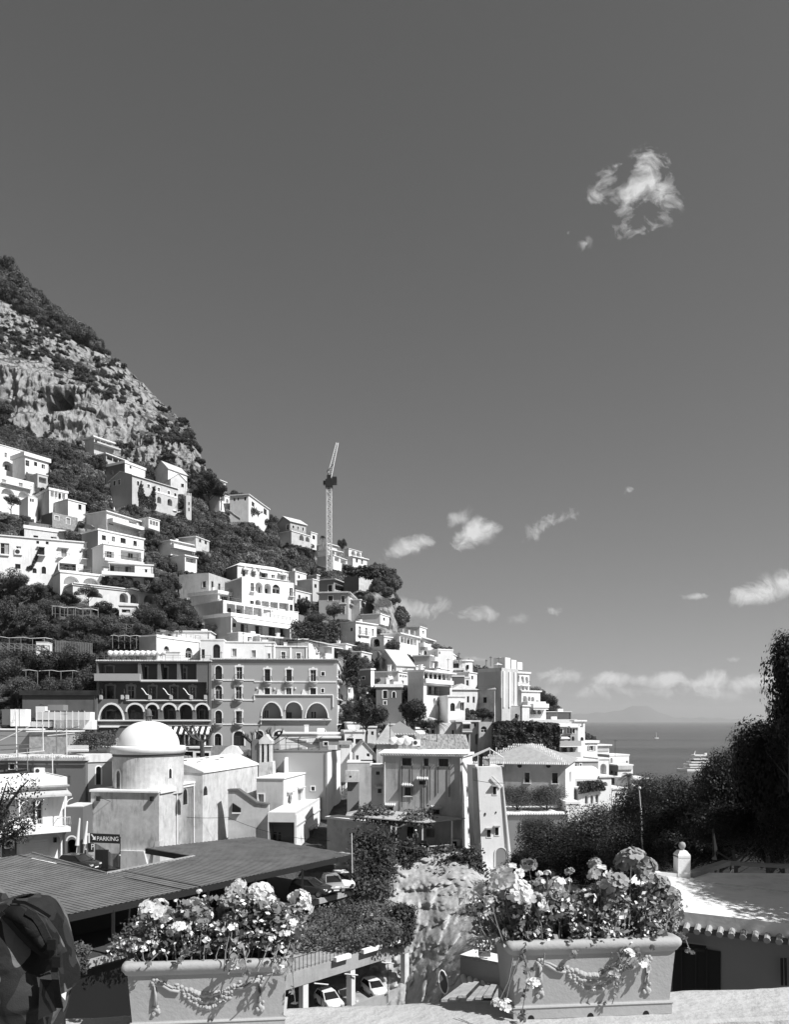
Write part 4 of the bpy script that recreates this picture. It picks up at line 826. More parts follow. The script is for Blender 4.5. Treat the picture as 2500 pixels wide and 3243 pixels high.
B('white_house','white house with grey sloping roof and a shaded vine porch above the hotel end',H,(978,2034,1090,2050,2100),[
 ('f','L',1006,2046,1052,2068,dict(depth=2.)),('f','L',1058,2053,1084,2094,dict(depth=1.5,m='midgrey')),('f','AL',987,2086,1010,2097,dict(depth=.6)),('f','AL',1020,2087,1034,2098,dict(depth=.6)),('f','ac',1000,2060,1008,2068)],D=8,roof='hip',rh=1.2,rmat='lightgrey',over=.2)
# ------------------------------------------------------------------ right hand slope
B('white_house','white house with three tall shuttered windows in a row below the cliff',H,(1127,1970,1193,1980,2030),[
 ('l','w',1110,1988,1118,1999,dict(sur='plain')),('f','sh',1136,1984,1143,2010,dict(sur='plain')),('f','sh',1157,1988,1163,2014,dict(sur='plain')),('f','sh',1178,1991,1184,2015,dict(sur='plain')),
 ('f','bal',1134,2012,1170,dict(proj=.5)),('f','w',1137,2014,1143,2022)],ul=1078,side='offwhite',over=.4,rt=.25)
B('white_house','white house with an arched recess left and an arched window right',H,(1217,2018,1243,2021,2058),[('l','AL',1184,2023,1203,2048,dict(depth=1.2)),('f','aw',1227,2025,1235,2050)],ul=1176,side='white',over=.2,wall='white')
B('white_house','white house with a shaded porch and glass pergola on the roof',H,(1266,2007,1327,2022,2070),[('f','L',1269,2018,1320,2040,dict(depth=2.4,posts=4,doors=[(1274,2024,1280,2038),(1290,2028,1296,2040)])),('l','band',1215,2006,1266,2010,dict(proj=.3))],ul=1215,side='white',over=.6,rt=.3)
p=B('glass_pergola','dark framed glass room on a white roof terrace against the sky','pergola',(1277,1988,1317,1995,2012),[('f','L',1279,1991,1295,2008,dict(depth=1.)),('f','L',1299,1994,1313,2012,dict(depth=1.,m='offwhite'))],ul=1264,wall='offwhite',over=.3,rmat='darkframe',rt=.1)
B('white_house','stack of white balconies right of the glass room',H,(1328,2018,1372,2032,2070),[('f','L',1331,2026,1343,2038,dict(depth=1.5)),('f','L',1347,2032,1362,2050,dict(depth=1.5)),('f','bal',1328,2050,1350,dict(proj=1.5,kind='wall')),('f','bal',1335,2066,1385,dict(proj=2.,kind='wall'))],ul=1306,over=.8)
B('white_house','low terrace house with a grey framed wall panel',H,(1362,2077,1392,2084,2112),[('f','bal',1362,2096,1400,dict(proj=1.5,kind='wall')),('l','band',1318,2083,1358,2085,dict(m='pale')),('f','w',1378,2070,1385,2080)],ul=1309,side='pale',over=.2)
B('white_house','broad blank pale wall with a steep roof line against the sky',H,(1388,2058,1436,2080,2120),[('f','aw',1388+3,2063,1395,2071),],D=6,wall='offwhite',over=.1,roof='flat',th=28)
B('white_house','white end house with small windows right of the blank pale wall',H,(1434,2072,1452,2084,2130),[('f','w',1439,2090,1443,2097),('f','awn',1436,2096,1450,2106,dict(proj=1.2))],D=6,over=.2)
r=P(1468,2130,TY(1468,2140)-4); cyl=thing('round_tower','small round white tower house with dark open balcony','tower',r)
h=zw(2096,r.y)-r.z; b=mb('white'); b.lathe([(2.6,-3),(2.6,h),(2.9,h),(2.9,h+.4),(.01,h+.45)],n=18).obj('wall',cyl); mb('dark').box(-2.75,-.4,-2.2,-1.4,h*.35,h*.8).obj('window',cyl); mb('dark').box(.7,1.3,-2.75,-2.1,h*.3,h*.65).obj('window',cyl)
b=mb('white').box(-3.4,0,-3.2,-2.4,h*.15,h*.35).obj('balcony',cyl)
B('long_grey_house','long gabled grey house with a round window in its gable',H,(1256,2107,1312,2113,2150),[('l','aw',1214,2092,1222,2098)],ul=1189,th=38,wall='offwhite',side='lightgrey',roof='gable',rh=4.,rmat='pale',over=.3)
B('grey_box_house','small grey box house with a white framed opening',H,(1175,2121,1186,2124,2165),[('l','w',1147,2143,1156,2152,dict(sur='plain'))],ul=1136,th=40,side='midgrey',over=.2)
B('dark_house','dark grey house with black shuttered window and arched window',H,(1192,2176,1273,2182,2275),[
 ('f','so',1214,2187,1226,2212,dict(sur='plain')),('f','aw',1243,2190,1253,2210,dict(sur='plain')),('f','w',1216,2220,1224,2232,dict(sur='plain')),('f','aw',1213,2248,1230,2270)],D=9,th=3,wall='hotel_dark',over=.3,rt=.6)
B('white_villa','white villa with colonnaded upper porch and deep shaded balconies','villa',(1342,2126,1432,2136,2300),[
 ('f','L',1344,2132,1428,2154,dict(depth=2.6,posts=5,doors=[(1346,2136,1352,2150),(1362,2137,1368,2152),(1376,2138,1381,2152),(1390,2140,1398,2154)])),('f','L',1352,2172,1426,2204,dict(depth=2.6,m='lightgrey',doors=[(1358,2174,1366,2198),(1376,2176,1384,2200),(1393,2178,1401,2202)],rail='bars')),
 ('f','box',1342,2153,1430,2166,dict(proj=.6,name='balcony_parapet')),('f','AL',1372,2210,1381,2232,dict(depth=.6)),('f','AL',1386,2219,1396,2234,dict(depth=.6)),('f','AL',1404,2221,1416,2258,dict(depth=1.))],ul=1292,side='pale',over=.8,rt=.3)
B('white_house','white house with an arched glazed door and a striped blind',H,(1420,2206,1474,2214,2300),[('f','aw',1427,2226,1442,2252),('f','w',1459,2225,1471,2250,dict(fm='frame')),('f','awn',1456,2218,1474,2224,dict(proj=.8)),('l','band',1400,2207,1420,2209)],D=8,th=12,over=.2,dy=4)
B('brown_box_house','dark rendered cube above the white villa roofs',H,(1432,2143,1472,2146,2180),[],D=8,th=6,wall='darkwall',over=.1)
B('white_house','narrow white tower end with one dark window beside the dark cube',H,(1472,2147,1490,2151,2190),[('f','w',1478,2154,1485,2178)],D=5,th=10,over=.1,dy=1)
B('white_house','white row house with two dark slit windows under a grey roof',H,(1430,2184,1514,2190,2240),[('f','w',1480,2205,1487,2225),('f','w',1498,2206,1505,2226)],D=8,th=12,roof='hip',rmat='pale',rh=1.5,over=.3)
B('hip_roofed_house','square house with pale hipped roof and one dark window on its grey side',H,(1568,2183,1600,2189,2290),[
 ('l','w',1531,2208,1543,2226,dict(sur='plain',smat='pale')),('f','w',1579,2205,1586,2233),('f','bal',1575,2233,1600,dict(proj=.6)),('l','AL',1512,2242,1556,2272,dict(depth=1.2,rise=3.)),('l','band',1513,2228,1568,2231,dict(m='pale'))],ul=1513,side='stained_light',th=48,roof='hip',rh=2.2,rmat='pale',over=.3)
B('arch_house','white arched gateway house left of the ivy wall',H,(1590,2236,1600,2238,2285),[('f','w',1592,2245,1597,2260)],D=3,th=40)
B('painted_house','grey house with scalloped wall pattern and two small arched windows',H,(1597,2236,1650,2238,2290),[('f','aw',1605,2260,1614,2276),('f','aw',1632,2260,1641,2275)],D=6,th=6,wall='stained',roof='flat',rt=.15,over=.05)
bl=B('tall_block','big blank grey block with ribbed white corner and rooftop parapets','apartment building',(1590,2126,1642,2132,2300),[
 ('f','band',1593,2126,1597,2240,dict(name='pilaster',proj=.3)),('f','band',1611,2128,1615,2240,dict(name='pilaster',proj=.3)),('f','band',1628,2130,1632,2240,dict(name='pilaster',proj=.3)),('l','band',1586,2124,1590,2210,dict(name='pilaster',m='white'))],ul=1514,th=50,side='lightgrey',wall='pale',roof='parapet',rt=.8)
h=bl.zt-bl.zb; b=mb('white').lathe([(1.3,0),(1.3,1.6),(1.6,1.6),(.02,3.4)],3,bl.D*.35,h,8); b.obj('roof_turret',bl.root)
for i in range(3): mb('white_clean').box(bl.W*.3+i*2.6,bl.W*.3+2.2+i*2.6,.4,3.4,h+.8,h+3.2-i*.35).obj('roof_tank',bl.root)
B('arcade_tower','white tower with three tall arched windows in its crown','apartment building',(1637,2132,1678,2142,2280),[
 ('f','AL',1640,2138,1647,2160,dict(depth=.5)),('f','AL',1651,2141,1661,2162,dict(depth=.5)),('f','AL',1665,2143,1674,2163,dict(depth=.5)),('f','L',1642,2172,1651,2187,dict(depth=1.)),('f','L',1654,2174,1663,2189,dict(depth=1.)),('f','L',1666,2176,1674,2190,dict(depth=1.)),
 ('f','bal',1645,2207,1690,dict(proj=2.,kind='wall')),('f','bal',1650,2170,1676,dict(proj=.6))],D=8,th=35,dy=1,rt=.4,over=.3,wall='white')
B('stepped_terraces','white stepped terraces with round arches descending right of the arcade tower','apartment building',(1653,2190,1712,2200,2285),[
 ('f','AL',1657,2203,1671,2221,dict(depth=1.)),('f','AL',1673,2205,1682,2220,dict(depth=1.)),('f','AL',1684,2206,1694,2222,dict(depth=1.)),('f','L',1698,2218,1708,2228,dict(depth=1.)),('f','bal',1655,2236,1712,dict(proj=2.,kind='wall'))],D=8,th=30,over=.3,dy=4)
B('stepped_terraces','lowest white terrace of the stepped block with awning and arches','apartment building',(1676,2232,1730,2238,2285),[('f','AL',1680,2246,1700,2262,dict(depth=1.)),('f','AL',1703,2248,1716,2262,dict(depth=1.)),('f','awn',1678,2240,1726,2248,dict(proj=1.5)),('f','bal',1678,2240,1728,dict(proj=1.5,kind='wall',h=.8))],D=8,th=25,dy=8)
B('plain_tower','pale square tower right below the ribbed block',H,(1655,2237,1678,2240,2290),[],D=5,th=45,ul=1648,side='pale',wall='offwhite',dy=10)
B('roof_garden_house','dark screened rooftop with white terrace edge on the right slope',H,(1705,2255,1810,2258,2290),[],D=7,th=10,wall='darkwall',over=.15,rt=.15)
B('terrace_wall','long white terrace with balustrade over the ivy wall','terrace',(1685,2283,1823,2289,2300),[('f','bal',1684,2292,1822,dict(proj=1.5,kind='wall',h=1.))],D=7,th=8,dy=4,over=.2)
B('cliff_hotel','white and grey cliff hotel with rows of small white framed windows','hotel',(1764,2300,1832,2306,2440),[
 ('f','w',1768,2307,1773,2325,dict(sur='plain')),('f','w',1776,2308,1783,2325,dict(sur='plain')),('f','w',1798,2305,1803,2322,dict(sur='plain')),('f','w',1806,2306,1812,2322,dict(sur='plain')),('f','w',1815,2307,1822,2322,dict(sur='plain')),
 ('f','AL',1769,2334,1778,2346,dict(depth=1.)),('f','L',1765+1,2344,1798,2354,dict(depth=1.5)),('f','AL',1800,2330,1809,2350,dict(depth=1.)),('f','AL',1812,2332,1821,2352,dict(depth=1.)),
 ('f','bal',1764,2362,1832,dict(proj=1.5,kind='wall')),('f','L',1780,2368,1798,2386,dict(depth=1.5)),('f','AL',1806,2366,1817,2386,dict(depth=1.)),('f','bal',1764,2398,1830,dict(proj=1.5,kind='wall')),('f','awn',1764,2296,1790,2302,dict(proj=1.5)),('f','awn',1797,2298,1826,2304,dict(proj=1.5)),('f','awn',1764,2332,1796,2340,dict(proj=1.5))],D=9,th=12,wall='lightgrey',dy=2,rt=.5,over=.5,rmat='white')
B('white_tower_house','bright white rounded tower house at the sea end of the cliff hotel',H,(1822,2285,1854,2287,2420),[('f','L',1839,2290,1848,2303,dict(depth=1.)),('f','aw',1840,2334,1850,2346),('f','w',1828,2296,1833,2304)],ul=1812,D=None,th=20,over=.3,dy=3)
B('white_house','white house with dark open shutters and a scalloped parapet near the sea',H,(1850,2353,1894,2358,2430),[('f','so',1868,2362,1881,2377,dict(sur='plain',fm='frame')),('l','w',1836,2375,1842,2390)],ul=1832,D=None,th=20,over=.3,rt=.5)
B('white_house','low pale house with sloping roof on the sea side',H,(1893,2362,1931,2366,2400),[('f','band',1893,2372,1929,2380,dict(m='pale',name='panel'))],D=6,th=22,over=.5)
B('white_house','white stepped house with wavy parapet above the grey banded block',H,(1932,2394,1994,2402,2440),[('f','w',1985,2410,1990,2416),('f','AL',1935,2400,1942,2416,dict(depth=.6))],D=6,th=18,over=.1,dy=2)
B('banded_house','white house with a broad grey upper band at the end of the slope',H,(1958,2426,2006,2430,2480),[('f','band',1942,2424,2003,2437,dict(m='pale',name='cornice',proj=.35)),('l','w',1946,2442,1955,2462),('l','w',1935,2440,1942,2450)],ul=1926,side='midgrey',th=18,over=.1)
B('arched_house','white house with one tall shaded archway among the end houses',H,(1896,2405,1930,2409,2475),[('f','AL',1903,2419,1922,2462,dict(depth=1.5,doors=[(1918,2440,1922,2458,'sh')]))],D=6,th=12,over=.15,dy=4)
B('grey_row_house','grey and white row house with a shuttered window above the vaulted roof',H,(1820,2412,1896,2416,2460),[('f','w',1822,2421,1828,2430),('f','w',1838,2419,1843,2428,dict(sur='plain')),('f','L',1862,2428,1882,2446,dict(depth=.4,m='pale'))],D=7,th=10,wall='lightgrey',over=.2,dy=5,rmat='white')
vt=B('vaulted_house','low house with a white ribbed vaulted roof and a dark pergola terrace',H,(1822,2466,1900,2452,2500),[('f','L',1828,2474,1896,2494,dict(depth=2.,posts=5)),],D=8,th=8,roof='none',dy=8)
h=vt.zt-vt.zb; b=mb('white_clean')
b.add([(x,vt.D/2-vt.D/2*math.cos(math.pi*i/8),h+1.9*math.sin(math.pi*i/8)) for x in (-.3,vt.W+.3) for i in range(9)],[(i,9+i,10+i,i+1) for i in range(8)]+[tuple(range(9)),tuple(range(9,18))[::-1]]).obj('vaulted_roof',vt.root)
B('arcade_house','white arcade of four tall arches under a hanging garden',H,(1834,2500,1917,2505,2560),[('f','AL',1854,2520,1864,2545,dict(depth=1.)),('f','AL',1872,2518,1881,2543,dict(depth=1.)),('f','AL',1888,2516,1897,2541,dict(depth=1.)),('f','AL',1904,2514,1912,2540,dict(depth=1.)),
 ('f','ivy',[(1826,2475),(1900,2470),(1915,2500),(1830,2512)],dict(n=900,size=.35,thick=1.2))],ul=1822,D=None,th=10,dy=12,over=.2)
B('small_white_house','white end pier with a half arch left of the palm',H,(1902,2462,1938,2466,2520),[('f','AL',1908,2476,1926,2490,dict(depth=1.))],D=5,th=15,dy=9)
B('small_house','small white and grey beach house right of the palm',H,(1995,2470,2062,2474,2530),[('f','L',2007,2490,2020,2518,dict(depth=1.)),('f','band',2035,2490,2050,2520,dict(m='lightgrey',name='panel'))],D=6,th=10,over=.4,dy=8)
B('balcony_house','grey fronted house with two shaded balconies and white awning',H,(1447,2286,1520,2292,2370),[
 ('f','L',1469,2292,1490,2308,dict(depth=1.2)),('f','bal',1463,2316,1494,dict(proj=.8,kind='wall',h=.5)),('f','awn',1464,2287,1490,2293,dict(proj=1.)),('f','L',1464,2326,1486,2352,dict(depth=1.5,m='pale')),('f','w',1502,2290,1510,2302),('f','AL',1506,2324,1520-1,2358,dict(depth=1.))],D=8,th=4,wall='lightgrey',over=.2,dy=4)
B('white_house','cluster of white walls with little arches below the striped blind house',H,(1385,2296,1446,2300,2360),[('f','AL',1392,2304,1396,2318,dict(depth=.5)),('f','AL',1399,2304,1403,2318,dict(depth=.5)),('f','w',1432,2312,1439,2326),('f','w',1412,2330,1420,2345)],D=8,th=4,dy=2,roof='parapet',rt=.4)
B('white_house','white house top with air vents behind the tiled roofs',H,(1316,2308,1352,2311,2350),[('f','aw',1342,2326,1347,2334)],ul=1250,D=None,th=50,dy=8,side='white')
B('ivy_wall','tall ivy covered garden wall below the white terrace','wall',(1565,2290,1766,2296,2390),[
 ('f','ivy',[(1560,2286),(1650,2284),(1770,2292),(1770,2395),(1560,2395)],dict(n=9000,size=.5,thick=1.6)),('f','w',1682,2312,1700,2330),('f','w',1722,2312,1748,2330)],D=3,th=8,wall='darkwall',roof='none',dy=6)
B('stained_wall','stained garden wall with an arched opening left of the ivy','wall',(1518,2286,1567,2290,2375),[('f','aw',1524,2300,1543,2320)],D=3,th=6,wall='stained',roof='none',dy=6)


# small houses filling the slope between the larger ones
W_=lambda *a: a
SM=[(1098,2172,1138,2178,2215,'white','white house bit with two windows just right of the hotel roof end',[('f','w',1104,2182,1110,2194),('f','sh',1122,2184,1130,2198)],{}),
(1100,2290,1140,2296,2345,'white','low white house with a hanging blind at the foot of the hotel end',[('f','w',1104,2304,1114,2318),('f','awn',1100,2298,1122,2312,dict(proj=1.5))],{}),
(1148,2304,1192,2308,2350,'offwhite','small pale house below the round dark tree',[('f','w',1158,2315,1166,2326),('f','w',1176,2316,1184,2328)],{}),
(1232,2296,1262,2299,2330,'white','sunlit sliver of a house between the two dark trees',[('f','w',1240,2304,1246,2314)],{}),
(1096,2040,1128,2048,2078,'white','small white house with vines below the three window house',[('f','w',1104,2052,1112,2064)],{}),
(1145,2065,1176,2072,2100,'offwhite','small pale hut under the arched white house',[('f','w',1154,2076,1162,2088)],{}),
(1318,2110,1345,2114,2140,'white','little white house above the porch villa roof',[('f','w',1326,2118,1333,2128)],{}),
(1395,2118,1432,2124,2148,'white','white attic house behind the porch villa',[('f','w',1402,2126,1408,2136),('f','w',1418,2128,1424,2138)],{}),
(1262,2128,1296,2134,2165,'white','white terrace house right of the long grey gable',[('f','L',1266,2138,1290,2150,dict(depth=1.5,posts=2))],{}),
(1486,2130,1512,2134,2180,'white','thin white house behind the dark cube',[('f','w',1494,2140,1500,2152)],{}),
(1312,2232,1344,2236,2280,'pale','pale side house below the porch villa',[('f','w',1320,2244,1328,2256)],{}),
(1344,2300,1384,2304,2345,'offwhite','pale house behind the small dark palm',[('f','w',1352,2310,1360,2322),('f','w',1368,2311,1376,2323)],{}),
(158,1588,196,1596,1622,'white','white outbuilding with two doors left of the terrace house',[('f','d',166,1598,174,1614),('f','w',182,1600,190,1610)],{}),
(118,1500,150,1508,1540,'pale','small pale vaulted house below the flat roofed house',[('f','L',122,1512,146,1530,dict(depth=1.5))],{}),
(250,1745,262,1748,1775,'white','narrow white connecting house beside the balconies',[],{}),
(470,1640,505,1650,1672,'white','white garden pavilion on the lawn below the villa',[('f','L',474,1650,500,1664,dict(depth=1.5,posts=2))],{}),
(620,1700,662,1716,1740,'stained_light','low white house in the wood below the tower',[('f','w',630,1708,637,1718),('f','w',648,1714,655,1724)],{}),
(935,1810,970,1820,1850,'white','white house half hidden in the wood left of the grey penthouse',[('f','w',944,1822,950,1832)],{}),
(990,1835,1010,1840,1900,'pale','pale wall house left of the grey villa',[('f','w',996,1850,1003,1862)],{}),
(935,1870,985,1882,1912,'offwhite','pale terrace house right of the white villa top',[('f','w',945,1884,952,1896),('f','w',968,1890,975,1902)],{}),
(1140,1900,1180,1914,1940,'pale','pale terrace building right of the grey villa',[('f','w',1150,1912,1157,1924)],{}),
(1205,1945,1235,1955,1975,'white','little white house at the foot of the cliff',[('f','w',1214,1956,1220,1966)],{}),
(1330,1985,1352,1992,2025,'white','small white rooftop room right of the glass room',[('f','w',1338,1998,1344,2008)],{}),
(1745,2395,1790,2400,2440,'offwhite','pale house below the cliff hotel balconies',[('f','w',1752,2408,1759,2420),('f','w',1772,2409,1779,2421)],{}),
(1940,2500,1985,2504,2545,'white','small white house behind the pale green palm',[('f','w',1950,2512,1957,2524),('f','AL',1965,2512,1976,2530,dict(depth=.8))],{}),
(1855,2435,1893,2438,2465,'white','white middle house among the end terraces',[('f','w',1862,2442,1868,2452),('f','w',1878,2443,1884,2453)],{})]
for (a,b_,c,d_,e,w_,l,f_,k_) in SM: B('small_house',l,H,(a,b_,c,d_,e),f_,D=6,wall=w_,over=.2,rt=.25,**(dict(th=12) if b_>2200 else {}))
# ------------------------------------------------------------------ middle ground
def wput(b,name,root,smooth=False,**k):
    """mesh written in world coordinates, hung under a thing without moving it"""
    M=Matrix.LocRotScale(root.location,root.rotation_euler,root.scale).inverted(); b.v=[tuple(M@Vector(p)) for p in b.v]; return b.obj(name,root,smooth,**k)
BQ=dict(sur='baroque')
def hotel():
    y=143.
    h=Bd('hotel','large grey hotel block with white baroque window surrounds and arched loggias','hotel',669,2090,1066,2093,2372,Y=y,th=2.,D=10,wall='hotel',side='hotel',urr=1088,roof='flat',rmat='hotel',rt=.25,over=.3,tiles=True)
    for v0,v1 in ((2108,2151),(2171,2214),(2250,2291)): h.win('f',681,v0,703,v1,kind='w',arch=True,sur='plain'); h.halfmoon('f',677,v1+1,708)
    h.win('f',679,2323,701,2361,kind='w',arch=True,sur='plain')
    for (u0,v0,u1,v1) in ((748,2112,767,2151),(746,2174,765,2213),(747,2252,766,2290),(838,2119,856,2157),(907,2120,924,2158),(983,2121,1001,2158)):
        h.win('f',u0,v0,u1,v1,kind='w',sur='baroque'); 
        h.halfmoon('f',u0-6,v1+1,u1+6)
    for (u0,v0,u1,v1) in ((838,2179,855,2200),(906,2178,923,2200),(983,2179,1001,2200)): h.win('f',u0,v0,u1,v1,kind='w',sur='baroque')
    for (u0,v0,u1,v1) in ((1018,2128,1028,2140),(1018,2181,1026,2193)): h.win('f',u0,v0,u1,v1,kind='w',sur='plain')
    for (u0,v0,u1,v1) in ((1070,2123,1077,2158),(1070,2180,1077,2217),(1071,2256,1077,2291)): h.win('r',u0,v0,u1,v1,kind='w',sur='plain'); h.balcony('r',u0-2,v1+1,u1+3,proj=.7)
    h.win('f',739,2315,773,2362,kind='w',arch=True,sur='plain')
    h.loggia('f',828,2224,893,2276,depth=2.4,arch=True,rise=2.6,doors=[(836,2248,852,2275,'w')]); h.loggia('f',903,2223,957,2276,depth=2.4,arch=True,doors=[(907,2256,924,2275,'w')]); h.loggia('f',968,2226,1040,2276,depth=2.4,arch=True,rise=2.8,doors=[(984,2252,1003,2276,'w')])
    h.win('f',810,2314,834,2362,kind='d',arch=True,sur='plain'); h.win('f',866,2314,904,2334,kind='w',arch=True,sur='plain'); h.win('f',1009,2309,1032,2321,kind='w',arch=True,sur='plain')
    for a in ((669,2152,805,2156),(805,2157,1066,2161),(669,2215,805,2219),(669,2292,826,2296)): h.band('f',*a)
    h.band('r',1066,2158,1088,2162); h.band('r',1066,2217,1088,2220); h.band('r',1066,2292,1088,2296)
    # shallow bay with white edging round the loggias
    h.band('f',805,2199,1056,2202,proj=.25); h.band('f',1054,2202,1057,2240,proj=.25); h.band('f',826,2277,1050,2281,proj=.5); h.band('f',804,2202,807,2218,proj=.2); h.band('f',826,2281,829,2294,proj=.3)
    for (a,c,v,r) in ((826,895,2221,2.75),(901,959,2220,None),(966,1042,2223,2.95)):
        x0,x1,z0,z1=h.rect('f',a,v,c,2246); n=12; rr=(x1-x0)/2 if r is None else r
        ou=[((x0+x1)/2+(x1-x0)/2*math.cos(math.pi*i/n),z1-rr+rr*math.sin(math.pi*i/n)) for i in range(n+1)]; inn=[((x0+x1)/2+((x1-x0)/2-.2)*math.cos(math.pi*i/n),z1-rr+(rr-.22)*math.sin(math.pi*i/n)) for i in range(n+1)]
        vs=[(p[0],-.16,p[1]) for p in ou]+[(p[0],-.16,p[1]) for p in inn]+[(p[0],0,p[1]) for p in ou]+[(p[0],0,p[1]) for p in inn]; k=n+1
        b=mb('white_clean').add(vs,[(i,i+1,k+i+1,k+i) for i in range(n)]+[(i,2*k+i,2*k+i+1,i+1) for i in range(n)]+[(k+i,k+i+1,3*k+i+1,3*k+i) for i in range(n)]); h.put(b,'archivolt','f')
    for u,v in ((826,2194),(884,2194),(964,2194)):
        x=h.X('f',u); z=h.Z('f',x,v+7); b=mb('white_clean').prof([(x-.5,z),(x+.7,z),(x+.3,z+.4),(x,z+1.),(x-.3,z+1.)],-.2,-.01); h.put(b,'scroll_wall','f')
    for u0,v0,u1,v1 in ((812,2176,816,2182),(868,2178,872,2184),(934,2176,938,2182)): h.boxf('f',u0,v0,u1,v1,proj=.2,m='white_clean',name='wall_lamp')
    h.done()
    # left wing: storeys of deep balconies
    w=Bd('hotel_wing','dark grey hotel wing with deep shaded balconies and a row of white edged arches','hotel',305,2094,667,2096,2372,Y=y-1.5,th=2.,D=10,wall='hotel_dark',side='hotel_dark',rmat='offwhite',rt=.2,over=.15,tiles=True)  # wall tone darkened to carry the shade over this wing
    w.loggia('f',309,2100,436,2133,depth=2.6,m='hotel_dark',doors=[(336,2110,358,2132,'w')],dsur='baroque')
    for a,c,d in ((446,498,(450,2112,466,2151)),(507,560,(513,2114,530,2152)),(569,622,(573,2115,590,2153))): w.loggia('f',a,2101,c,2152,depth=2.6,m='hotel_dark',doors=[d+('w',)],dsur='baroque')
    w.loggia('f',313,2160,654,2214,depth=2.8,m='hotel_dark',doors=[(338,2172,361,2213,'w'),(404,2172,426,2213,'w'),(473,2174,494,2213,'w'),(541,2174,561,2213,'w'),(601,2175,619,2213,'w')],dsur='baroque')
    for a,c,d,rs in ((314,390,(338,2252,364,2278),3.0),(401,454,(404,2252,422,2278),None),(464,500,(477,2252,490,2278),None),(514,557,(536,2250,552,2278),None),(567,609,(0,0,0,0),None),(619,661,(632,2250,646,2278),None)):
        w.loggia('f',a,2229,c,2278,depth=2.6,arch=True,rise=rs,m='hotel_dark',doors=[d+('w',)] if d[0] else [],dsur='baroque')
        x0,x1,z0,z1=w.rect('f',a-2,2227,c+2,2250); n=12; rr=(x1-x0)/2 if rs is None else rs+.2; k=n+1
        ou=[((x0+x1)/2+((x1-x0)/2+.12)*math.cos(math.pi*i/n),z1+.1-rr+rr*math.sin(math.pi*i/n)) for i in range(n+1)]; inn=[((x0+x1)/2+((x1-x0)/2-.16)*math.cos(math.pi*i/n),z1-rr+(rr-.24)*math.sin(math.pi*i/n)) for i in range(n+1)]
        vs=[(p[0],-.14,p[1]) for p in ou]+[(p[0],-.14,p[1]) for p in inn]+[(p[0],0,p[1]) for p in ou]+[(p[0],0,p[1]) for p in inn]
        w.put(mb('white_clean').add(vs,[(i,i+1,k+i+1,k+i) for i in range(n)]+[(i,2*k+i,2*k+i+1,i+1) for i in range(n)]+[(k+i,k+i+1,3*k+i+1,3*k+i) for i in range(n)]),'archivolt','f')
    for a in ((447,2153,626,2157),(400,2217,655,2220)): w.band('f',*a,proj=.3)
    w.band('f',304,2280,668,2284,proj=.35)
    w.boxf('f',303,2134,446,2157,proj=.9,m='hotel',name='balcony_parapet'); w.boxf('f',446,2157,626,2160,proj=.3,m='hotel',name='balcony_parapet'); 
    for u in (316,384,399,471,538,602,647): w.boxf('f',u,2201,u+8,2215,proj=.4,m='pale',name='pedestal',y0=.2)
    for u in (318,388,474,541,604,649):
        x=w.X('f',u); z=w.Z('f',x,2201); w.put(mb('darkmetal').lathe([(.01,0),(.28,.05),(.22,.5),(.12,.75),(.2,.95),(.02,1.2)],x+.25,-.05,z,7),'statue','f',smooth=True)
    for u in (448,516,580):
        x=w.X('f',u); z=w.Z('f',x,2199); b=mb('white_clean')
        pts=[(x+1.3*t+ .0,-.12,z+.0+1.1*(1-t)**1.7+ .15*math.sin(t*6)) for t in [i/7 for i in range(8)]]; b.tube(pts,.1,5); w.put(b,'scroll_wall','f')
    w.boxf('f',304,2296,668,2299,proj=.2,m='hotel',name='string_course')
    for a,c in ((535,573),(574,620),(622,667)): w.shade('f',a,2300,c,2325,proj=1.8,striped=True,name='striped_awning')
    w.loggia('f',570,2328,612,2360,depth=1.2,posts=2,doors=[]); w.loggia('f',618,2328,664,2360,depth=1.2,posts=2)
    w.shade('f',318,2299,382,2304,proj=1.)
    w.done()
    # ground floor shops under the wing
    b=Bd('shop_front','dark shop front with white framed window at the foot of the hotel wing','shop',575,2366,668,2368,2425,Y=y-4,th=2.,D=3,wall='midgrey',side='midgrey',over=.1,rt=.1)
    b.win('f',578,2380,611,2408,kind='w',sur='plain'); b.win('f',620,2384,662,2405,kind='w',sur='plain'); b.band('f',600,2367,640,2370,proj=.3); b.done()
    b=Bd('stone_wall','rubble stone wall at the foot of the grey hotel','wall',670,2363,760,2365,2412,Y=y-3,th=2.,D=2,wall='stone',side='stone',roof='none'); b.done()
hotel()
# solar water tanks in a row on the wing roof
for i in range(11):
    u=352+i*17.1; Y=146.; c=P(u,2069,Y); r=.47 if i<10 else .42
    t=thing('water_tank','round white water tank on the hotel wing roof, '+['first','second','third','fourth','fifth','sixth','seventh','eighth','ninth','tenth','eleventh'][i]+' from the left','water tank',(c.x,c.y,c.z-1.2),0,'white tanks in a row on the hotel roof')
    b=mb('white_clean').lathe([(.01,-1.),(r*.75,-.97),(r*1.02,-.8),(r*1.02,.8),(r*.75,.97),(.01,1.)],0,0,0,14); b.v=[(x,z,y_+1.2) for x,y_,z in b.v]; b.obj('tank',t,True)
    mb('metal').box(-.4,-.34,-.7,-.62,0,.9).box(.34,.4,-.7,-.62,0,.9).box(-.4,.4,-.7,-.62,.5,.55).obj('stand',t)
tk=thing('roof_tank_box','white square roof box at the right end of the water tanks','box',P(545,2094,144.5)); mb('white').box(-1.,1.6,-.8,.8,0,1.6).obj('box',tk); mb('white').box(-1.1,1.7,-.9,.9,1.6,1.75).obj('lid',tk)
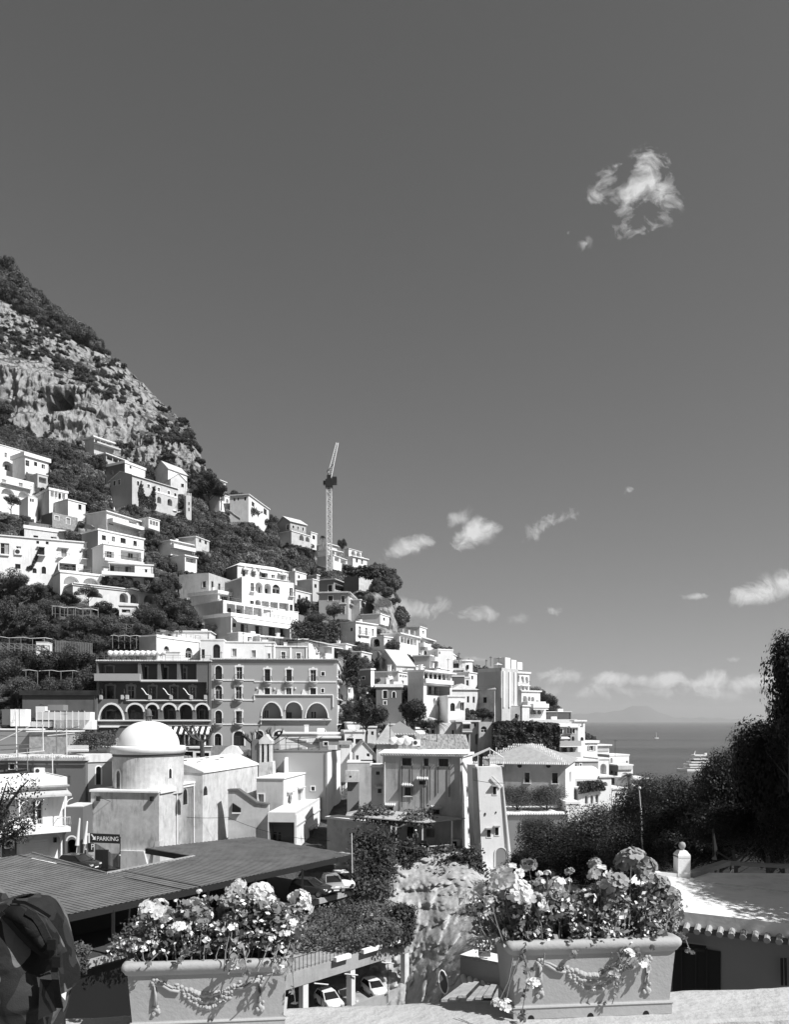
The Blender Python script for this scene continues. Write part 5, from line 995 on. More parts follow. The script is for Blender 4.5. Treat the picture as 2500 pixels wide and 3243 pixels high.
# ------------------------------------------------------------------ church
def church():
    c=Bd('church','stained pale church with a white dome on a round drum above the parking sign','church',287,2505,503,2509,2742,Y=87.5,wall='stained_light',side='stained_light',D=8.9,roof='none',extra=2)
    R=c.root; d,n=c.d,c.n; C0=c.C; H=c.zt-c.zb
    def L(x,y): p=C0+d*x+n*y; return p
    c.band('f',286,2504,504,2509,proj=.25,m='white',name='cornice'); 
    c.pipe('f',[(374,2372+140),(374,2508)],.07)
    for u in (309,478): 
        c.boxf('f',u,2522,u+8,2536,proj=.35,m='darkmetal',name='floodlight')
    c.boxf('r',504,2496,553,2509,proj=.2,m='white',name='cornice'); c.done()
    mb('white').box(-.1,c.W+.1,-.1,c.D,H,H+.18).obj('roof',R)
    # lower wall set out below a ledge, with a sloping buttress
    x1=c.W
    b=mb('stained_light').prof([(x1*.45,0),(x1*.93,0),(x1*.80,3.9),(x1*.45,3.9)],-.35,-.005); b.obj('lower_wall',R)
    b=mb('stained').add([(x1-.6,-.9,0),(x1+.7,-.9,0),(x1+.7,.8,0),(x1-.6,.8,0),(x1-.5,-.01,5.0),(x1+.05,-.01,5.0),(x1+.05,.8,5.0),(x1-.5,.8,5.0)],[(0,1,5,4),(1,2,6,5),(3,0,4,7),(4,5,6,7)]); b.obj('buttress',R)
    # drum and dome
    cx,cy=c.W-1.2-.45,4.6; p=L(cx,cy); 
    # centre from the photo: u=467 at that depth
    Yc=p.y; cx+=(xw(467,Yc)-p.x)/d.x; p=L(cx,cy); r=(576-357)/2/F*p.y; zb=H; zc=zw(2386,p.y)-c.zb; zr=zw(2362,p.y)-c.zb
    rd=r*.985; n_=48; b=MB(); b.use('stained_light')
    NI=[(math.radians(-110),0.16),(math.radians(-39),0.12)]
    for i in range(n_):
        a0=2*math.pi*i/n_; a1=2*math.pi*(i+1)/n_
        b.add([(cx+rd*math.cos(a0),cy+rd*math.sin(a0),zb-.5),(cx+rd*math.cos(a1),cy+rd*math.sin(a1),zb-.5),(cx+rd*math.cos(a1),cy+rd*math.sin(a1),zc),(cx+rd*math.cos(a0),cy+rd*math.sin(a0),zc)],[(0,1,2,3)])
    b.obj('drum',R,True)
    for (uu,v0,v1,w_) in ((405,2432,2498,26),(557,2430,2463,14)):
        t=(xw(uu,p.y)-p.x)/rd; t=max(-.97,min(.97,t)); a=math.acos(t); a=-a  # angle facing the camera
        a-=c.th; ca,sa=math.cos(a),math.sin(a); zz0=zw(v1,p.y-2)-c.zb; zz1=zw(v0,p.y-2)-c.zb; hw=w_/2/F*p.y*1.25
        def T(q): x,yv,z=q; return (cx+ca*(rd+yv)-sa*x,cy+sa*(rd+yv)+ca*x,z)
        pts=arch_pts(-hw,hw,max(zz0,zb+.2),zz1,8); k=len(pts)
        b=mb('white'); b.add([T((x,.03,z)) for x,z in pts]+[T((x*.55,.035,zz0+(z-zz0)*.9)) for x,z in pts],[(i,(i+1)%k,k+(i+1)%k,k+i) for i in range(k)]); b.obj('niche',R)
        mb('glass').add([T((x*.55,.04,zz0+(z-zz0)*.9)) for x,z in pts],[tuple(range(k))]).obj('window',R)
    b=mb('stained_light').lathe([(rd,zc-.0),(r*1.0,zc),(r*1.02,zc+.02)],cx,cy,0,40); 
    mb('darkwall').lathe([(rd+.01,zc-.28),(rd+.05,zc-.26),(rd+.05,zc),(rd,zc)],cx,cy,0,40).obj('dark_ring',R,True)
    mb('white').lathe([(rd,zc),(r*1.03,zc+.02),(r*1.05,zr-.1),(r*1.02,zr),(r*.88,zr+.06)],cx,cy,0,48).obj('cornice',R,True)
    rr=(563-374)/2/F*p.y; ht=zw(2284,p.y)-c.zb; k=14; hh=ht-zr
    mb('white_clean').lathe([(rr*math.cos(math.pi/2*i/k)**.92 if i<k else .02,zr+.02+hh*math.sin(math.pi/2*i/k)) for i in range(k+1)],cx,cy,0,56).obj('dome',R,True)
    b=mb('darkwall')
    for i in range(6): a=i*math.pi/3; b.box(cx+.28*math.cos(a)-.07,cx+.28*math.cos(a)+.07,cy+.28*math.sin(a)-.07,cy+.28*math.sin(a)+.07,ht-.05,ht+.62)
    b.lathe([(.46,0),(.48,.08),(.36,.12),(.36,.35),(.3,.62),(.16,.82),(.02,.9)],cx,cy,ht+.6,12); b.obj('lantern',R)
    # side body: taller part, projecting nave with a rolling white roof
    T2=c.zt
    x0=c.W; ya=3.97; yb=8.85; ztop=zw(2485,92.)-c.zb
    mb('stained_light').box(x0-6,x0,ya,yb,0,ztop).obj('side_wall',R); mb('white').box(x0-6,x0+.15,ya-.1,yb,ztop,ztop+.2).obj('cornice',R)
    for yy in (ya+.15,yb-.3): mb('whitemetal').tube([(x0+.12,yy,0),(x0+.12,yy,ztop)],.08,6).obj('drainpipe',R)
    pN=L(x0,yb); Yn=pN.y; xp=(636-608)/F*Yn/ d.x; z2=zw(2446,Yn)-c.zb
    tN=(825-U0)/F; q=L(x0+xp,yb); wn=(tN*q.y-q.x)/(n.x-tN*n.y); wn=min(wn,30)
    W1=x0+xp
    mb('stained_light').box(W1-9,W1,yb,yb+wn,0,z2).obj('nave_wall',R)
    z3=zw(2470,Yn)-c.zb
    for (ua,ub,va,vb_) in ((679,693,2480,2526),(733,746,2473,2500)):
        def Xn(u): t=(u-U0)/F; return (t*q.y-q.x)/(n.x-t*n.y)
        a_,b_=Xn(ua),Xn(ub); zz=lambda v,w_: zw(v,(q+n*w_).y)-c.zb
        pts=arch_pts(a_,b_,zz(vb_,a_),zz(va,a_),6); f=mb('pale').add([(W1+.012,yv,z) for yv,z in pts],[tuple(range(len(pts)))]).obj('window',R); 
        mb('glass').add([(W1+.02,a_+(yv-a_)*.8+.1,z) for yv,z in pts],[tuple(range(len(pts)))]).obj('pane',f)
    # rolling vault
    k=10; b=mb('white'); vs=[]
    prof=[(-9.,0.3),(-7.5,.9),(-6,1.25),(-4.5,1.35),(-3,1.2),(-1.6,.75),(-.6,.35),(.15,.05),(.15,-.12)]
    for yy in np.linspace(yb-.1,yb+wn,9): 
        for (xx,zz_) in prof: vs.append((W1+xx,yy,z2+zz_*(1+.04*math.sin(yy*2))))
    m_=len(prof); b.add(vs,[(j*m_+i,j*m_+i+1,(j+1)*m_+i+1,(j+1)*m_+i) for j in range(8) for i in range(m_-1)]+[tuple(range(m_))]); b.obj('vault_roof',R,True)
    b=mb('darkwall')
    for i in range(9): yy=yb+2+i*1.2+ (i%3)*.3; xx=W1-3.6+((i*37)%5)*.55; b.box(xx,xx+.16,yy,yy+1.,z2+1.14-(((xx-W1+4.5)**2)*.09 if xx>W1-4.5 else 0),z2+1.44-(((xx-W1+4.5)**2)*.085 if xx>W1-4.5 else 0))
    b.obj('shadow_slits',R,kind='stuff')  # dark blocks stand for shadow slits on the bright vault
    # curling gable wall behind
    pts=[]; yg=yb+wn
    for (u,v) in ((615,2412),(660,2405),(690,2390),(712,2368),(728,2361),(745,2364),(762,2385),(785,2405),(800,2420),(800,2440),(615,2440)): Yg=L(W1,yg).y; pts.append(((xw(u,Yg)-C0.x)/d.x- n.x*yg/d.x, zw(v,Yg)-c.zb))
    mb('white').prof(pts,yg,yg+.7).obj('curled_gable',R)
    # bell gable
    Yb=L(W1,yg).y-1.; 
    def pr(pl,y0,y1,m,name):
        b=mb(m); w0=[P(u,v,y0) for u,v in pl]; w1=[Vector((a.x,y1,a.z)) for a in w0]; k=len(pl); b.add(w0+w1,[tuple(range(k)),tuple(range(k,2*k))[::-1]]+[(i,k+i,k+(i+1)%k,(i+1)%k) for i in range(k)]); return wput(b,name,R)
    for a_,b_ in ((822,828),(836,845),(852,857)): pr([(a_,2348),(b_,2348),(b_,2425),(a_,2425)],Yb,Yb+2.2,'stained_light','bell_gable_pier')
    pr([(820,2356),(820,2344),(832,2333),(842,2326),(852,2340),(860,2346),(860,2356)],Yb-.1,Yb+2.3,'stained_light','bell_gable_top')
    pr([(820,2416),(862,2412),(868,2520),(818,2520)],Yb-.2,Yb+2.6,'stained_light','bell_gable_base')
    for u in (832,848):
        cc=P(u,2390,Yb+1.1); b=mb('darkmetal').lathe([(.42,0),(.36,.15),(.26,.5),(.2,.7),(.02,.75)],cc.x,cc.y,cc.z-.3,8); b.box(cc.x-.03,cc.x+.03,cc.y-.03,cc.y+.03,cc.z+.4,cc.z+1.4); wput(b,'bell',R,True)
    pr([(798,2342),(822,2344),(822,2430),(797,2425)],Yb+.3,Yb+2.4,'darkwall','bell_gable_side')
    # outside stair on the wall, seen as seven treads
    for i in range(8):
        u0=806-i*7.2; v0=2463+i*7.4; pr([(u0-22,v0),(u0,v0),(u0,v0+3),(u0-22,v0+3)],112-i*.45,113.6-i*.45,'pale','stair_tread')
    pr([(722,2503),(752,2503),(812,2545),(850,2550),(850,2668),(722,2668)],98,99,'stained','stair_wall'); pr([(720,2500),(753,2499),(813,2541),(850,2546),(850,2550),(812,2546),(752,2504),(720,2504)],97.8,99.2,'darkwall','stair_coping')
    f=pr([(736,2543),(762,2560),(762,2572),(735,2571)],97.7,97.99,'glass','stair_window')
    b=mb('white_clean'); wput(b.add([P(734,2573,97.6),P(763,2573,97.6),P(763,2577,97.6),P(734,2577,97.6),P(734,2573,98),P(763,2573,98)],[(0,1,2,3),(0,4,5,1)]),'sill',R)
church()
# ------------------------------------------------------------------ houses round the church
a=Bd('white_house','flat roofed white house with a hooded arched window right of the church stair',H,812,2466,898,2467,2668,Y=106,wall='pale',side='white',urr=975,rmat='white_clean',rt=.15,over=.15)
a.win('r',909,2513,925,2548,kind='w',arch=True,sur='plain',hood=True); a.win('r',942,2500,958,2556,kind='sh',sur='plain',hood=True); a.win('f',818,2515,836,2545,kind='sh',sur='plain'); a.win('f',801+13,2515,812+4,2545) if 0 else None
a.pipe('r',[(969,2460),(969,2560)]); a.done()
a=Bd('terrace_house','white terrace block with a deep shaded recess above the corrugated roof',H,848,2580,935,2582,2690,Y=97,wall='offwhite',side='white',urr=1038,roof='parapet',rt=.3,th=-4)
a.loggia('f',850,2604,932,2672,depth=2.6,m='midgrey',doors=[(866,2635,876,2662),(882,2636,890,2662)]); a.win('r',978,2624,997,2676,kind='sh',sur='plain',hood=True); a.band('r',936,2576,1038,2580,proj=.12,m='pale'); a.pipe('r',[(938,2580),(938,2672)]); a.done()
a=Bd('grey_house','big blank grey wall house with one small window behind the white terrace house',H,858,2381,1037,2382,2620,Y=117,wall='hotel',side='white',urr=1106,rmat='hotel_dark',rt=.12,over=.05)
a.win('f',986,2491,997,2504,kind='w',sur='plain'); a.win('r',1080,2475,1096,2542,kind='so' if 0 else 'w',hood=True,sill=True,fm='shutter_dark')
x=a.X('f',910); z=a.Z('f',x,2403); a.put(mb('white_clean').box(x-.12,x+.12,-1.2,-.01,z-2.4,z).box(x-.14,x+.14,-.9,-.02,z,z+.25),'chimney_pipe','f'); a.done()
a=Bd('rooftop_room','grey rendered rooftop rooms behind the pergola above the blank grey wall',H,1010,2338,1075,2340,2385,Y=130,th=4,wall='midgrey',over=.3,rt=.3); a.win('f',1026,2350,1038,2362,kind='w',sur='plain'); a.done()
a=Bd('white_house','long white parapet roof in front of the hotel base',H,885,2325,1090,2318,2380,Y=134,th=5,wall='white',rmat='white_clean',D=6); a.done()
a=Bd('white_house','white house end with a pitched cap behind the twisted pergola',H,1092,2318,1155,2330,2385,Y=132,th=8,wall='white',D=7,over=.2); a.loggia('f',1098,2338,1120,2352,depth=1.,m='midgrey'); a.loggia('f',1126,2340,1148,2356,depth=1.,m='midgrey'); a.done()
a=Bd('white_stack_house','white chimney block with grey roofed top at the blank wall corner',H,1080,2358,1108,2362,2415,Y=118,th=5,wall='white',D=3,rmat='lightgrey',rt=.5,over=.3); a.done()
a=Bd('white_house','small white gabled house with one black window and low gable',H,1124,2381,1180,2386,2450,Y=112,th=6,wall='white',D=7,roof='gablef',rh=1.6,rmat='lightgrey',over=.2); a.win('f',1162,2386,1171,2396,kind='w'); a.win('f',1128,2392,1136,2414,kind='sh'); a.done()
a=Bd('garden_wall','pale garden wall with planted white ledge between the terrace house and the dark shrub','wall',1036,2592,1218,2612,2715,Y=93,wall='stained_light',side='stained_light',D=2,rmat='white',rt=.25,over=.2); a.done()
a=Bd('stained_house','dark stained wall with a projecting box bay left of the tower house',H,1100,2416,1180,2417,2600,Y=100,th=2,wall='stained',side='stained',D=6,rt=.1,over=.05); 
a.boxf('f',1094,2440,1137,2475,proj=.9,m='stained_light',name='box_bay'); a.boxf('f',1108,2455,1114,2460,proj=.93,m='dark',name='vent',y0=-.9); a.boxf('f',1100,2475,1138,2580,proj=.3,m='midgrey',name='buttress'); a.done()
a=Bd('stained_house','narrow stained bay with two small windows joined to the tower house',H,1177,2430,1212,2430,2600,Y=90.5,th=2,wall='stained',side='stained',D=6,rt=.15,over=.15); a.win('f',1191,2443,1203,2454,kind='w',sur='plain',smat='pale'); a.win('f',1197,2498,1212-1.5,2512,kind='w',sur='plain',smat='pale',hood=True); a.done()
# tall stained house
a=Bd('tower_house','tall stained grey house with tile eaves and tiled window hoods above the ravine',H,1213,2394,1465,2396,2700,Y=89,th=-14,wall='stained',side='white',urr=1497,rmat='white_clean',rt=.25,over=.2,tiles=True,extra=1)
S_=dict(sur='plain',smat='lightgrey')
a.win('f',1274,2401,1304,2425,**S_); a.win('f',1343,2402,1358,2426,**S_); a.win('f',1390,2403,1421,2428,**S_)
a.win('f',1328,2473,1350,2485,hood=True,**S_); a.win('f',1282,2493,1303,2520,hood=True,sill=True,**S_); a.win('f',1228,2556,1246,2568,hood=True,**S_); a.win('f',1373,2564,1393,2579,hood=True,**S_)
for u0,u1,v in ((1273,2425,0),(1306,2425,0),(1343,2427,0),(1362,2427,0),(1388,2428,0),(1424,2428,0)): a.pipe('f',[(u0,u1),(u0,u1+60+(u0%7)*12)],.045,'darkmetal')
a.pipe('f',[(1219,2412),(1219,2560)],.06); a.pipe('f',[(1459,2400),(1463,2700)],.12,'stained_light') 
a.win('r',1477,2497,1487,2526,kind='w',sur='plain',hood=True); a.win('r',1480,2561,1489,2583,kind='w',sur='plain',hood=True); a.win('r',1482,2627,1493,2662,kind='w',sur='plain',hood=True,fm='frame'); a.pipe('r',[(1466,2412),(1492,2462),(1496,2640)],.09)
a.win('f',1290,2618,1311,2654,kind='d',**S_); a.win('f',1350,2625,1377,2651,lat=True,fm='palebark',**S_) 
a.win('f',1228,2625,1250,2660,kind='w',**S_); a.boxf('f',1434,2655,1462,2682,proj=1.,m='offwhite',name='shed'); a.boxf('f',1436,2660,1452,2682,proj=1.02,m='dark',name='shed_door',y0=-1.0); a.done(); TH=a
hh=a.zt-a.zb+.3; mb('white_clean').add([(-.5,-.3,hh+.02),(a.W+.4,-.3,hh+.02),(a.W+.4,3.,hh+.42),(-.5,3.,hh+.42),(-.5,3,hh),(a.W+.4,3,hh)],[(0,1,2,3),(0,3,4),(1,5,2)]).obj('roof_slab',a.root)
# tiled slope of its roof
b=MB().use('tile'); Y0=90.5; rows=8
for j in range(rows):
    t0=j/rows; y0=Y0+t0*5; z0=zw(2378,Y0)+t0*1.7
    for i in range(44):
        u=1325+i*3.75-(j*1.3 if i else 0); x=xw(u,Y0); b.tube([(x,y0,z0+.05),(x,y0+.75,z0+.32)],.105,5,.085,cap=False)
rt=thing('tiled_roof','sloping roof of pale curved tiles behind the white roof strip','roof',P(1400,2378,Y0)); wput(b,'roof_tiles',rt,kind='stuff'); 
bb=mb('tile').add([P(1320,2378,Y0),P(1490,2378,Y0),Vector((xw(1490,Y0),Y0+5.4,zw(2378,Y0)+1.8)),Vector((xw(1345,Y0),Y0+5.4,zw(2378,Y0)+1.8)),Vector((xw(1490,Y0),Y0+10,zw(2378,Y0)-.5)),Vector((xw(1345,Y0),Y0+10,zw(2378,Y0)-.5))],[(0,1,2,3),(3,2,4,5),(0,3,5),(1,4,2)]); wput(bb,'roof_deck',rt)
def hiproof(name,label,u0,v0,u1,v1,Y,D,h,m='tile',wall='pale',hh=3):
    r=thing(name,label,'roof',P(u0,v0,Y)); x0,x1=xw(u0,Y),xw(u1,Y); z=zw(v0,Y); xm=(x0+x1)/2
    wput(mb(m).add([(x0,Y,z),(x1,Y,z),(x1,Y+D,z),(x0,Y+D,z),(xm,Y+D/2,z+h)],[(0,1,4),(1,2,4),(2,3,4),(3,0,4)]),'roof_surface',r); wput(mb(wall).box(x0+.3,x1-.3,Y+.3,Y+D-.3,z-hh,z-.01),'wall',r)
    b=mb('tile_light'); 
    for k in range(int((x1-x0)/.4)): b.tube([(x0+k*.4,Y-.05,z+.03),(x0+k*.4+(xm-x0-k*.4)*.0,Y+.6,z+.2)],.1,5)
    wput(b,'eaves_tiles',r,kind='stuff')
hiproof('hip_roof','pyramid roof of long tile rows left of the storage drums',1185,2357,1270,2357,101,7,2.6,'tile','stained_light')
hiproof('hip_roof','darker plain hipped roof behind the pyramid tile roof',1200,2328,1335,2328,112,9,2.,'midgrey','pale')
for i,(u,v,s) in enumerate(((1248,2346,1.),(1271,2348,.95),(1296,2348,1.05),(1284,2340,.9))):
    p=P(u,v,92+.8*(i==3)); lab=['left','middle','right','rear'][i]; t=thing('water_tank',lab+' one of the four big white water drums on the tower house roof','water tank',(p.x,p.y,p.z-.9),-.35 if i!=3 else .2,'white water drums on the tower house')
    b=mb('white_clean').lathe([(.01,-.75),(.36*s,-.7),(.45*s,-.55),(.45*s,.55),(.36*s,.7),(.01,.75)],0,0,0,14); b.v=[(x,z,y_+.9) for x,y_,z in b.v]; b.obj('drum',t,True)
    mb('metal').box(-.4,-.34,-.5,-.44,-.1,.6).box(.34,.4,-.5,-.44,-.1,.6).box(-.45,.45,-.5,-.44,.42,.48).obj('stand',t)
p=P(1320,2353,91.5); t=thing('air_conditioner','white air conditioner unit right of the water drums','air conditioner',(p.x,p.y,p.z-.35)); mb('white_clean').box(-.45,.45,-.2,.2,0,.75).obj('casing',t); mb('darkframe').prof([(-.15+.24*math.cos(i*.63),.38+.24*math.sin(i*.63)) for i in range(10)],-.22,-.205).obj('fan_grille',t)
# tall white tower
def tower():
    Y=80; r=thing('white_tower','tall narrow battered white tower house with a grey arched door at its foot','tower',P(1580,2815,Y))
    tl,tr=1513,1592; bl,br=1533,1634; b=mb('white'); zt=zw(2430,Y); zb=zw(2830,Y); D=7
    xs=(xw(tl,Y),xw(tr,Y),xw(bl,Y),xw(br,Y)); 
    b.add([(xs[2],Y,zb),(xs[3],Y,zb),(xs[1],Y+.6,zt),(xs[0],Y+.6,zt),(xs[2]-.6,Y+D,zb),(xs[3],Y+D,zb),(xs[1],Y+D-.6,zt),(xs[0]-.5,Y+D-.6,zt)],[(0,1,2,3),(1,5,6,2),(5,4,7,6),(4,0,3,7),(3,2,6,7)])
    wput(b,'wall',r)
    def at(u,v,o): k=(2830-v)/400.; return P(u,v,Y+.6*k-o)
    def rc(u0,v0,u1,v1,m,name,o=.03,par=None,d=.1):
        q=[at(u0,v1,o),at(u1,v1,o),at(u1,v0,o),at(u0,v0,o)]; w=[p+Vector((0,d,0)) for p in q]; b=mb(m).add(q+w,[(0,1,2,3),(0,4,5,1),(1,5,6,2),(2,6,7,3),(3,7,4,0)]); 
        return wput(b,name,r)
    for (u0,v0,u1,v1) in ((1563,2492,1573,2515),(1536,2574,1540,2582),(1571,2570,1574,2575),(1544,2628,1555,2650),(1570,2621,1580,2644)):
        if u1-u0>6: rc(u0-3,v0-2,u1+3,v1+4,'white_clean','window_surround',.05)
        rc(u0,v0,u1,v1,'glass','window',.08,d=.12)
        if u1-u0>6: rc(u0-4,v0-5,u1+5,v0-1,'tile','hood',.4,d=.4)
    pts=[(1571,2745)]+[(1588+17*math.cos(math.pi-math.pi*i/10),2702-17*math.sin(math.pi*i/10)) for i in range(11)]+[(1606,2745)]
    q=[at(u,v,.04) for u,v in pts]; wput(mb('midgrey').add(q,[tuple(range(len(q)))]),'door',r)
    ou=[at(1588+(u-1588)*1.22,2702+(v-2702)*(1.22 if v<2703 else 1),.08) for u,v in pts]; inn=[at(u,v,.08) for u,v in pts]; k=len(pts)
    wput(mb('white_clean').add(ou+inn,[(i,i+1,k+i+1,k+i) for i in range(k-1)]),'door_surround',r)
    wput(mb('metal').tube([at(1560,2458,.2),at(1590,2490,.2)],.07,6),'drainpipe',r); wput(mb('whitemetal').tube([at(1594,2490,.1),at(1617,2745,.15)],.08,6),'drainpipe',r)
    wput(mb('stained').add([P(1497,2432,Y+1.5),P(1513,2434,Y+.55),P(1533,2830,Y-.05),P(1508,2800,Y+1.5)],[(0,3,2,1)]),'side_wall',r)  # left face: its shade is put into a greyer tone
    wput(mb('stone').add([P(1533,2758,Y-.12),P(1600,2765,Y-.15),P(1606,2840,Y-.25),P(1533,2840,Y-.25)],[(0,3,2,1)]),'stone_foot',r)
    g=thing('roof_greenhouse','glass greenhouse frame with pitched roof on top of the white tower','greenhouse',P(1550,2429,Y+1))
    fr=mb('whitemetal'); A=[P(u,v,Y+1) for u,v in ((1497,2428),(1595,2428),(1595,2398),(1568,2368),(1540,2390),(1497,2392))]
    def bar(p,q_,rr=.05): fr.tube([p,q_],rr,5)
    Yb=Y+4.5
    for (u,v) in ((1515,2392),(1553,2372),(1573,2374),(1595,2398)): bar(P(u,2429,Y+1),P(u,v,Y+1))
    bar(P(1553,2372,Y+1),P(1596,2400,Y+1)); bar(P(1553,2372,Y+1),P(1497,2398,Y+1)); bar(P(1515,2429,Y+1),P(1596,2425,Y+1)); bar(P(1553,2402,Y+1),P(1595,2402,Y+1)); bar(P(1573,2374,Y+1),P(1573,2368,Yb))
    wput(fr,'frame',g); wput(mb('offwhite').add([P(1497,2398,Y+1.1),P(1553,2372,Y+1.1),P(1553,2366,Yb),P(1497,2390,Yb)],[(0,1,2,3)]),'roof_panel',g)
    wput(mb('glass').add([P(1516,2427,Y+1.2),P(1530,2427,Y+1.2),P(1530,2402,Y+1.2),P(1516,2402,Y+1.2)],[(0,1,2,3)]),'door',g); wput(mb('curtain').box(xw(1532,Y+2),xw(1550,Y+2),Y+1.4,Y+2,zw(2427,Y+2),zw(2402,Y+2)),'cupboard',g)
tower()
# big tiled roof house
a=Bd('tile_roofed_house','dark walled house under a long tiled hip roof, bright narrow end to the right',H,1508,2418,1792,2420,2560,Y=103,th=-17,wall='stained',side='white',urr=1822,roof='hip',rh=2.4,over=.5,rmat='tile')
a.win('f',1662,2446,1679,2479,kind='w',sur='plain',smat='pale',sill=True); a.win('f',1750,2448,1768,2481,kind='w',sur='plain',smat='pale',sill=True)
for u in (1647,1738): 
    x=a.X('f',u); z=a.Z('f',x,2421+1); a.put(mb('dark').prof([(x+.3*math.cos(i*math.pi/5),z-.15+.26*math.sin(i*math.pi/5)) for i in range(10)],-.02,.02),'round_vent','f')
a.win('r',1804,2445,1810,2480,kind='sh'); a.done()
b=mb('tile_light'); H_=a.zt-a.zb; i_=min(a.W,a.D)*.36
for j in range(9):
    t0=j/9; zz=H_+2.4*t0+.06; yy=-.5+(a.D/2+.5)*t0
    xa,xb=-.5+(i_+.5)*t0,a.W+.5-(i_+.5)*t0; n_=int((xb-xa)/.24)
    for i in range(n_): x=xa+(xb-xa)*(i+.5)/n_; b.add([(x-.09,yy,zz-.02),(x,yy,zz+.05),(x+.09,yy,zz-.02),(x-.07,yy+.5,zz+.22),(x,yy+.5,zz+.28),(x+.07,yy+.5,zz+.22)],[(0,1,4,3),(1,2,5,4)])
b.obj('roof_tiles',a.root,kind='stuff')
a=Bd('flat_roofed_house','low house with a blinding white flat roof and tile edge behind the trees',H,1601,2580,1800,2583,2665,Y=90,th=3,wall='midgrey',side='midgrey',rmat='white_clean',rt=.1,over=.1,D=8,tiles=True)
a.win('f',1655,2600,1670,2606,kind='w'); a.win('f',1699,2601,1714,2607,kind='w'); a.boxf('f',1648,2604,1652,2630,proj=.2,m='white_clean',name='pilaster'); a.done()
a=Bd('white_roof_room','white rooftop cube with rounded top on the low flat roof','rooftop room',1795,2546,1835,2548,2590,Y=92,th=4,wall='white',side='white',rmat='white_clean',D=4,over=.1,extra=.5); a.done()
# canopy terrace in front of the tall stained house
Yt=84.5
tr=thing('terrace_canopy','long pale sloping canopy on white posts in front of the stained house','canopy',P(1300,2690,Yt))
wput(mb('lightgrey').add([P(1100,2572,Yt+3.4),P(1160,2560,Yt+3.4),P(1475,2590,Yt+3),P(1470,2592,Yt),P(1345,2604,Yt-2),P(1095,2582,Yt-1)]+[P(1100,2574,Yt+3.4),P(1160,2562,Yt+3.4),P(1475,2592,Yt+3),P(1470,2595,Yt),P(1345,2607,Yt-2),P(1095,2585,Yt-1)],[(0,1,2,3,4,5),(6,11,10,9,8,7),(3,9,10,4),(4,10,11,5),(2,8,9,3)]),'canopy_roof',tr)
for u,v0,v1 in ((1255,2618,2692),(1339,2606,2680),(1432,2600,2676),(1240,2615,2690)): 
    p=P(u,v1,Yt-1.5); q=P(u,v0,Yt-1.5); wput(mb('whitemetal').box(p.x-.07,p.x+.07,p.y-.07,p.y+.07,p.z,q.z),'post',tr)
wput(mb('concrete').add([P(1215,2700,Yt-2.2),P(1445,2680,Yt-2.2),P(1475,2678,Yt+3.4),P(1215,2678,Yt+3.4),P(1215,2712,Yt-2.2),P(1445,2690,Yt-2.2)],[(0,1,2,3),(4,5,1,0)]),'terrace_floor',tr)
fr=mb('whitemetal'); fr.tube([P(1218,2694,Yt-2.3),P(1440,2674,Yt-2.3)],.07,6)
for i in range(9): u=1222+i*27; fr.tube([P(u,2694-.09*(u-1218),Yt-2.3),P(u,2706-.09*(u-1218),Yt-2.3)],.05,5)
wput(fr,'railing',tr)
# grapevine on the canopy, and hanging plants
def leafpatch(name,label,cat,pts_uvY,n,size,m='leaf',thick=.6,stuff=False,seed=1,fr=(.8,.8,.8),par=None):
    """leaves spread over a quad patch given by four corners (u,v,Y)"""
    rng=np.random.default_rng(seed); q=[np.array(P(*c)) for c in pts_uvY]; s=rng.random((n*2,1)); t=rng.random((n*2,1))
    p=(q[0]*(1-s)+q[1]*s)*(1-t)+(q[3]*(1-s)+q[2]*s)*t; nz=fbm(p[:,0]*fr[0],p[:,1]*fr[1],p[:,2]*fr[2],seed,4); ed=np.minimum(np.minimum(s,1-s),np.minimum(t,1-t))[:,0]
    k=(nz+np.clip(ed*3,0,.35)+rng.uniform(-.12,.12,len(nz)))>.58; p=p[k][:n]; nz=nz[k][:n]
    p=p+rng.normal(size=p.shape)*thick*.25; p[:,2]+=(nz-.5)*thick*2.2; p[:,1]-=(nz-.5)*thick*1.5
    b=mb(m).quads(leafquads(p,size*rng.uniform(.6,1.4,len(p)),bias=np.array([.2,-.5,.7]),rng=rng))
    if par: return wput(b,name,par,kind='stuff')
    o=b.obj(name); 
    if stuff: o['kind']='stuff'
    if label: tag(o,label,cat)
    return o
leafpatch('grapevine','leafy grapevine sprawling over the front of the pale canopy','vine',[(1110,2600,83.5),(1380,2612,82.5),(1370,2580,85),(1150,2568,85)],2600,.3,'leaf_light',.9,seed=3)
leafpatch('wall_creeper','dark creeper hanging from the terrace over the pale rock','creeper',[(1130,2760,80),(1560,2870,76),(1490,2688,82),(1215,2700,82)],9500,.36,'ivy',1.4,seed=4)
leafpatch('wall_creeper','long strand of creeper running down the right edge of the pale rock','creeper',[(1340,2750,79),(1560,3010,66),(1640,2980,68),(1500,2690,80)],9000,.34,'ivy',1.2,seed=5)
leafpatch('climbing_shrub','dark shrub climbing left of the canopy above the parked cars','shrub',[(1118,2790,74),(1225,2800,74),(1250,2640,80),(1130,2650,80)],4200,.36,'ivy',1.5,seed=6)
leafpatch('climbing_shrub','dark shrub mass hanging beside the end of the corrugated roof','shrub',[(1120,2850,70),(1235,2830,73),(1250,2740,77),(1118,2740,75)],2200,.36,'ivy',1.5,seed=16)
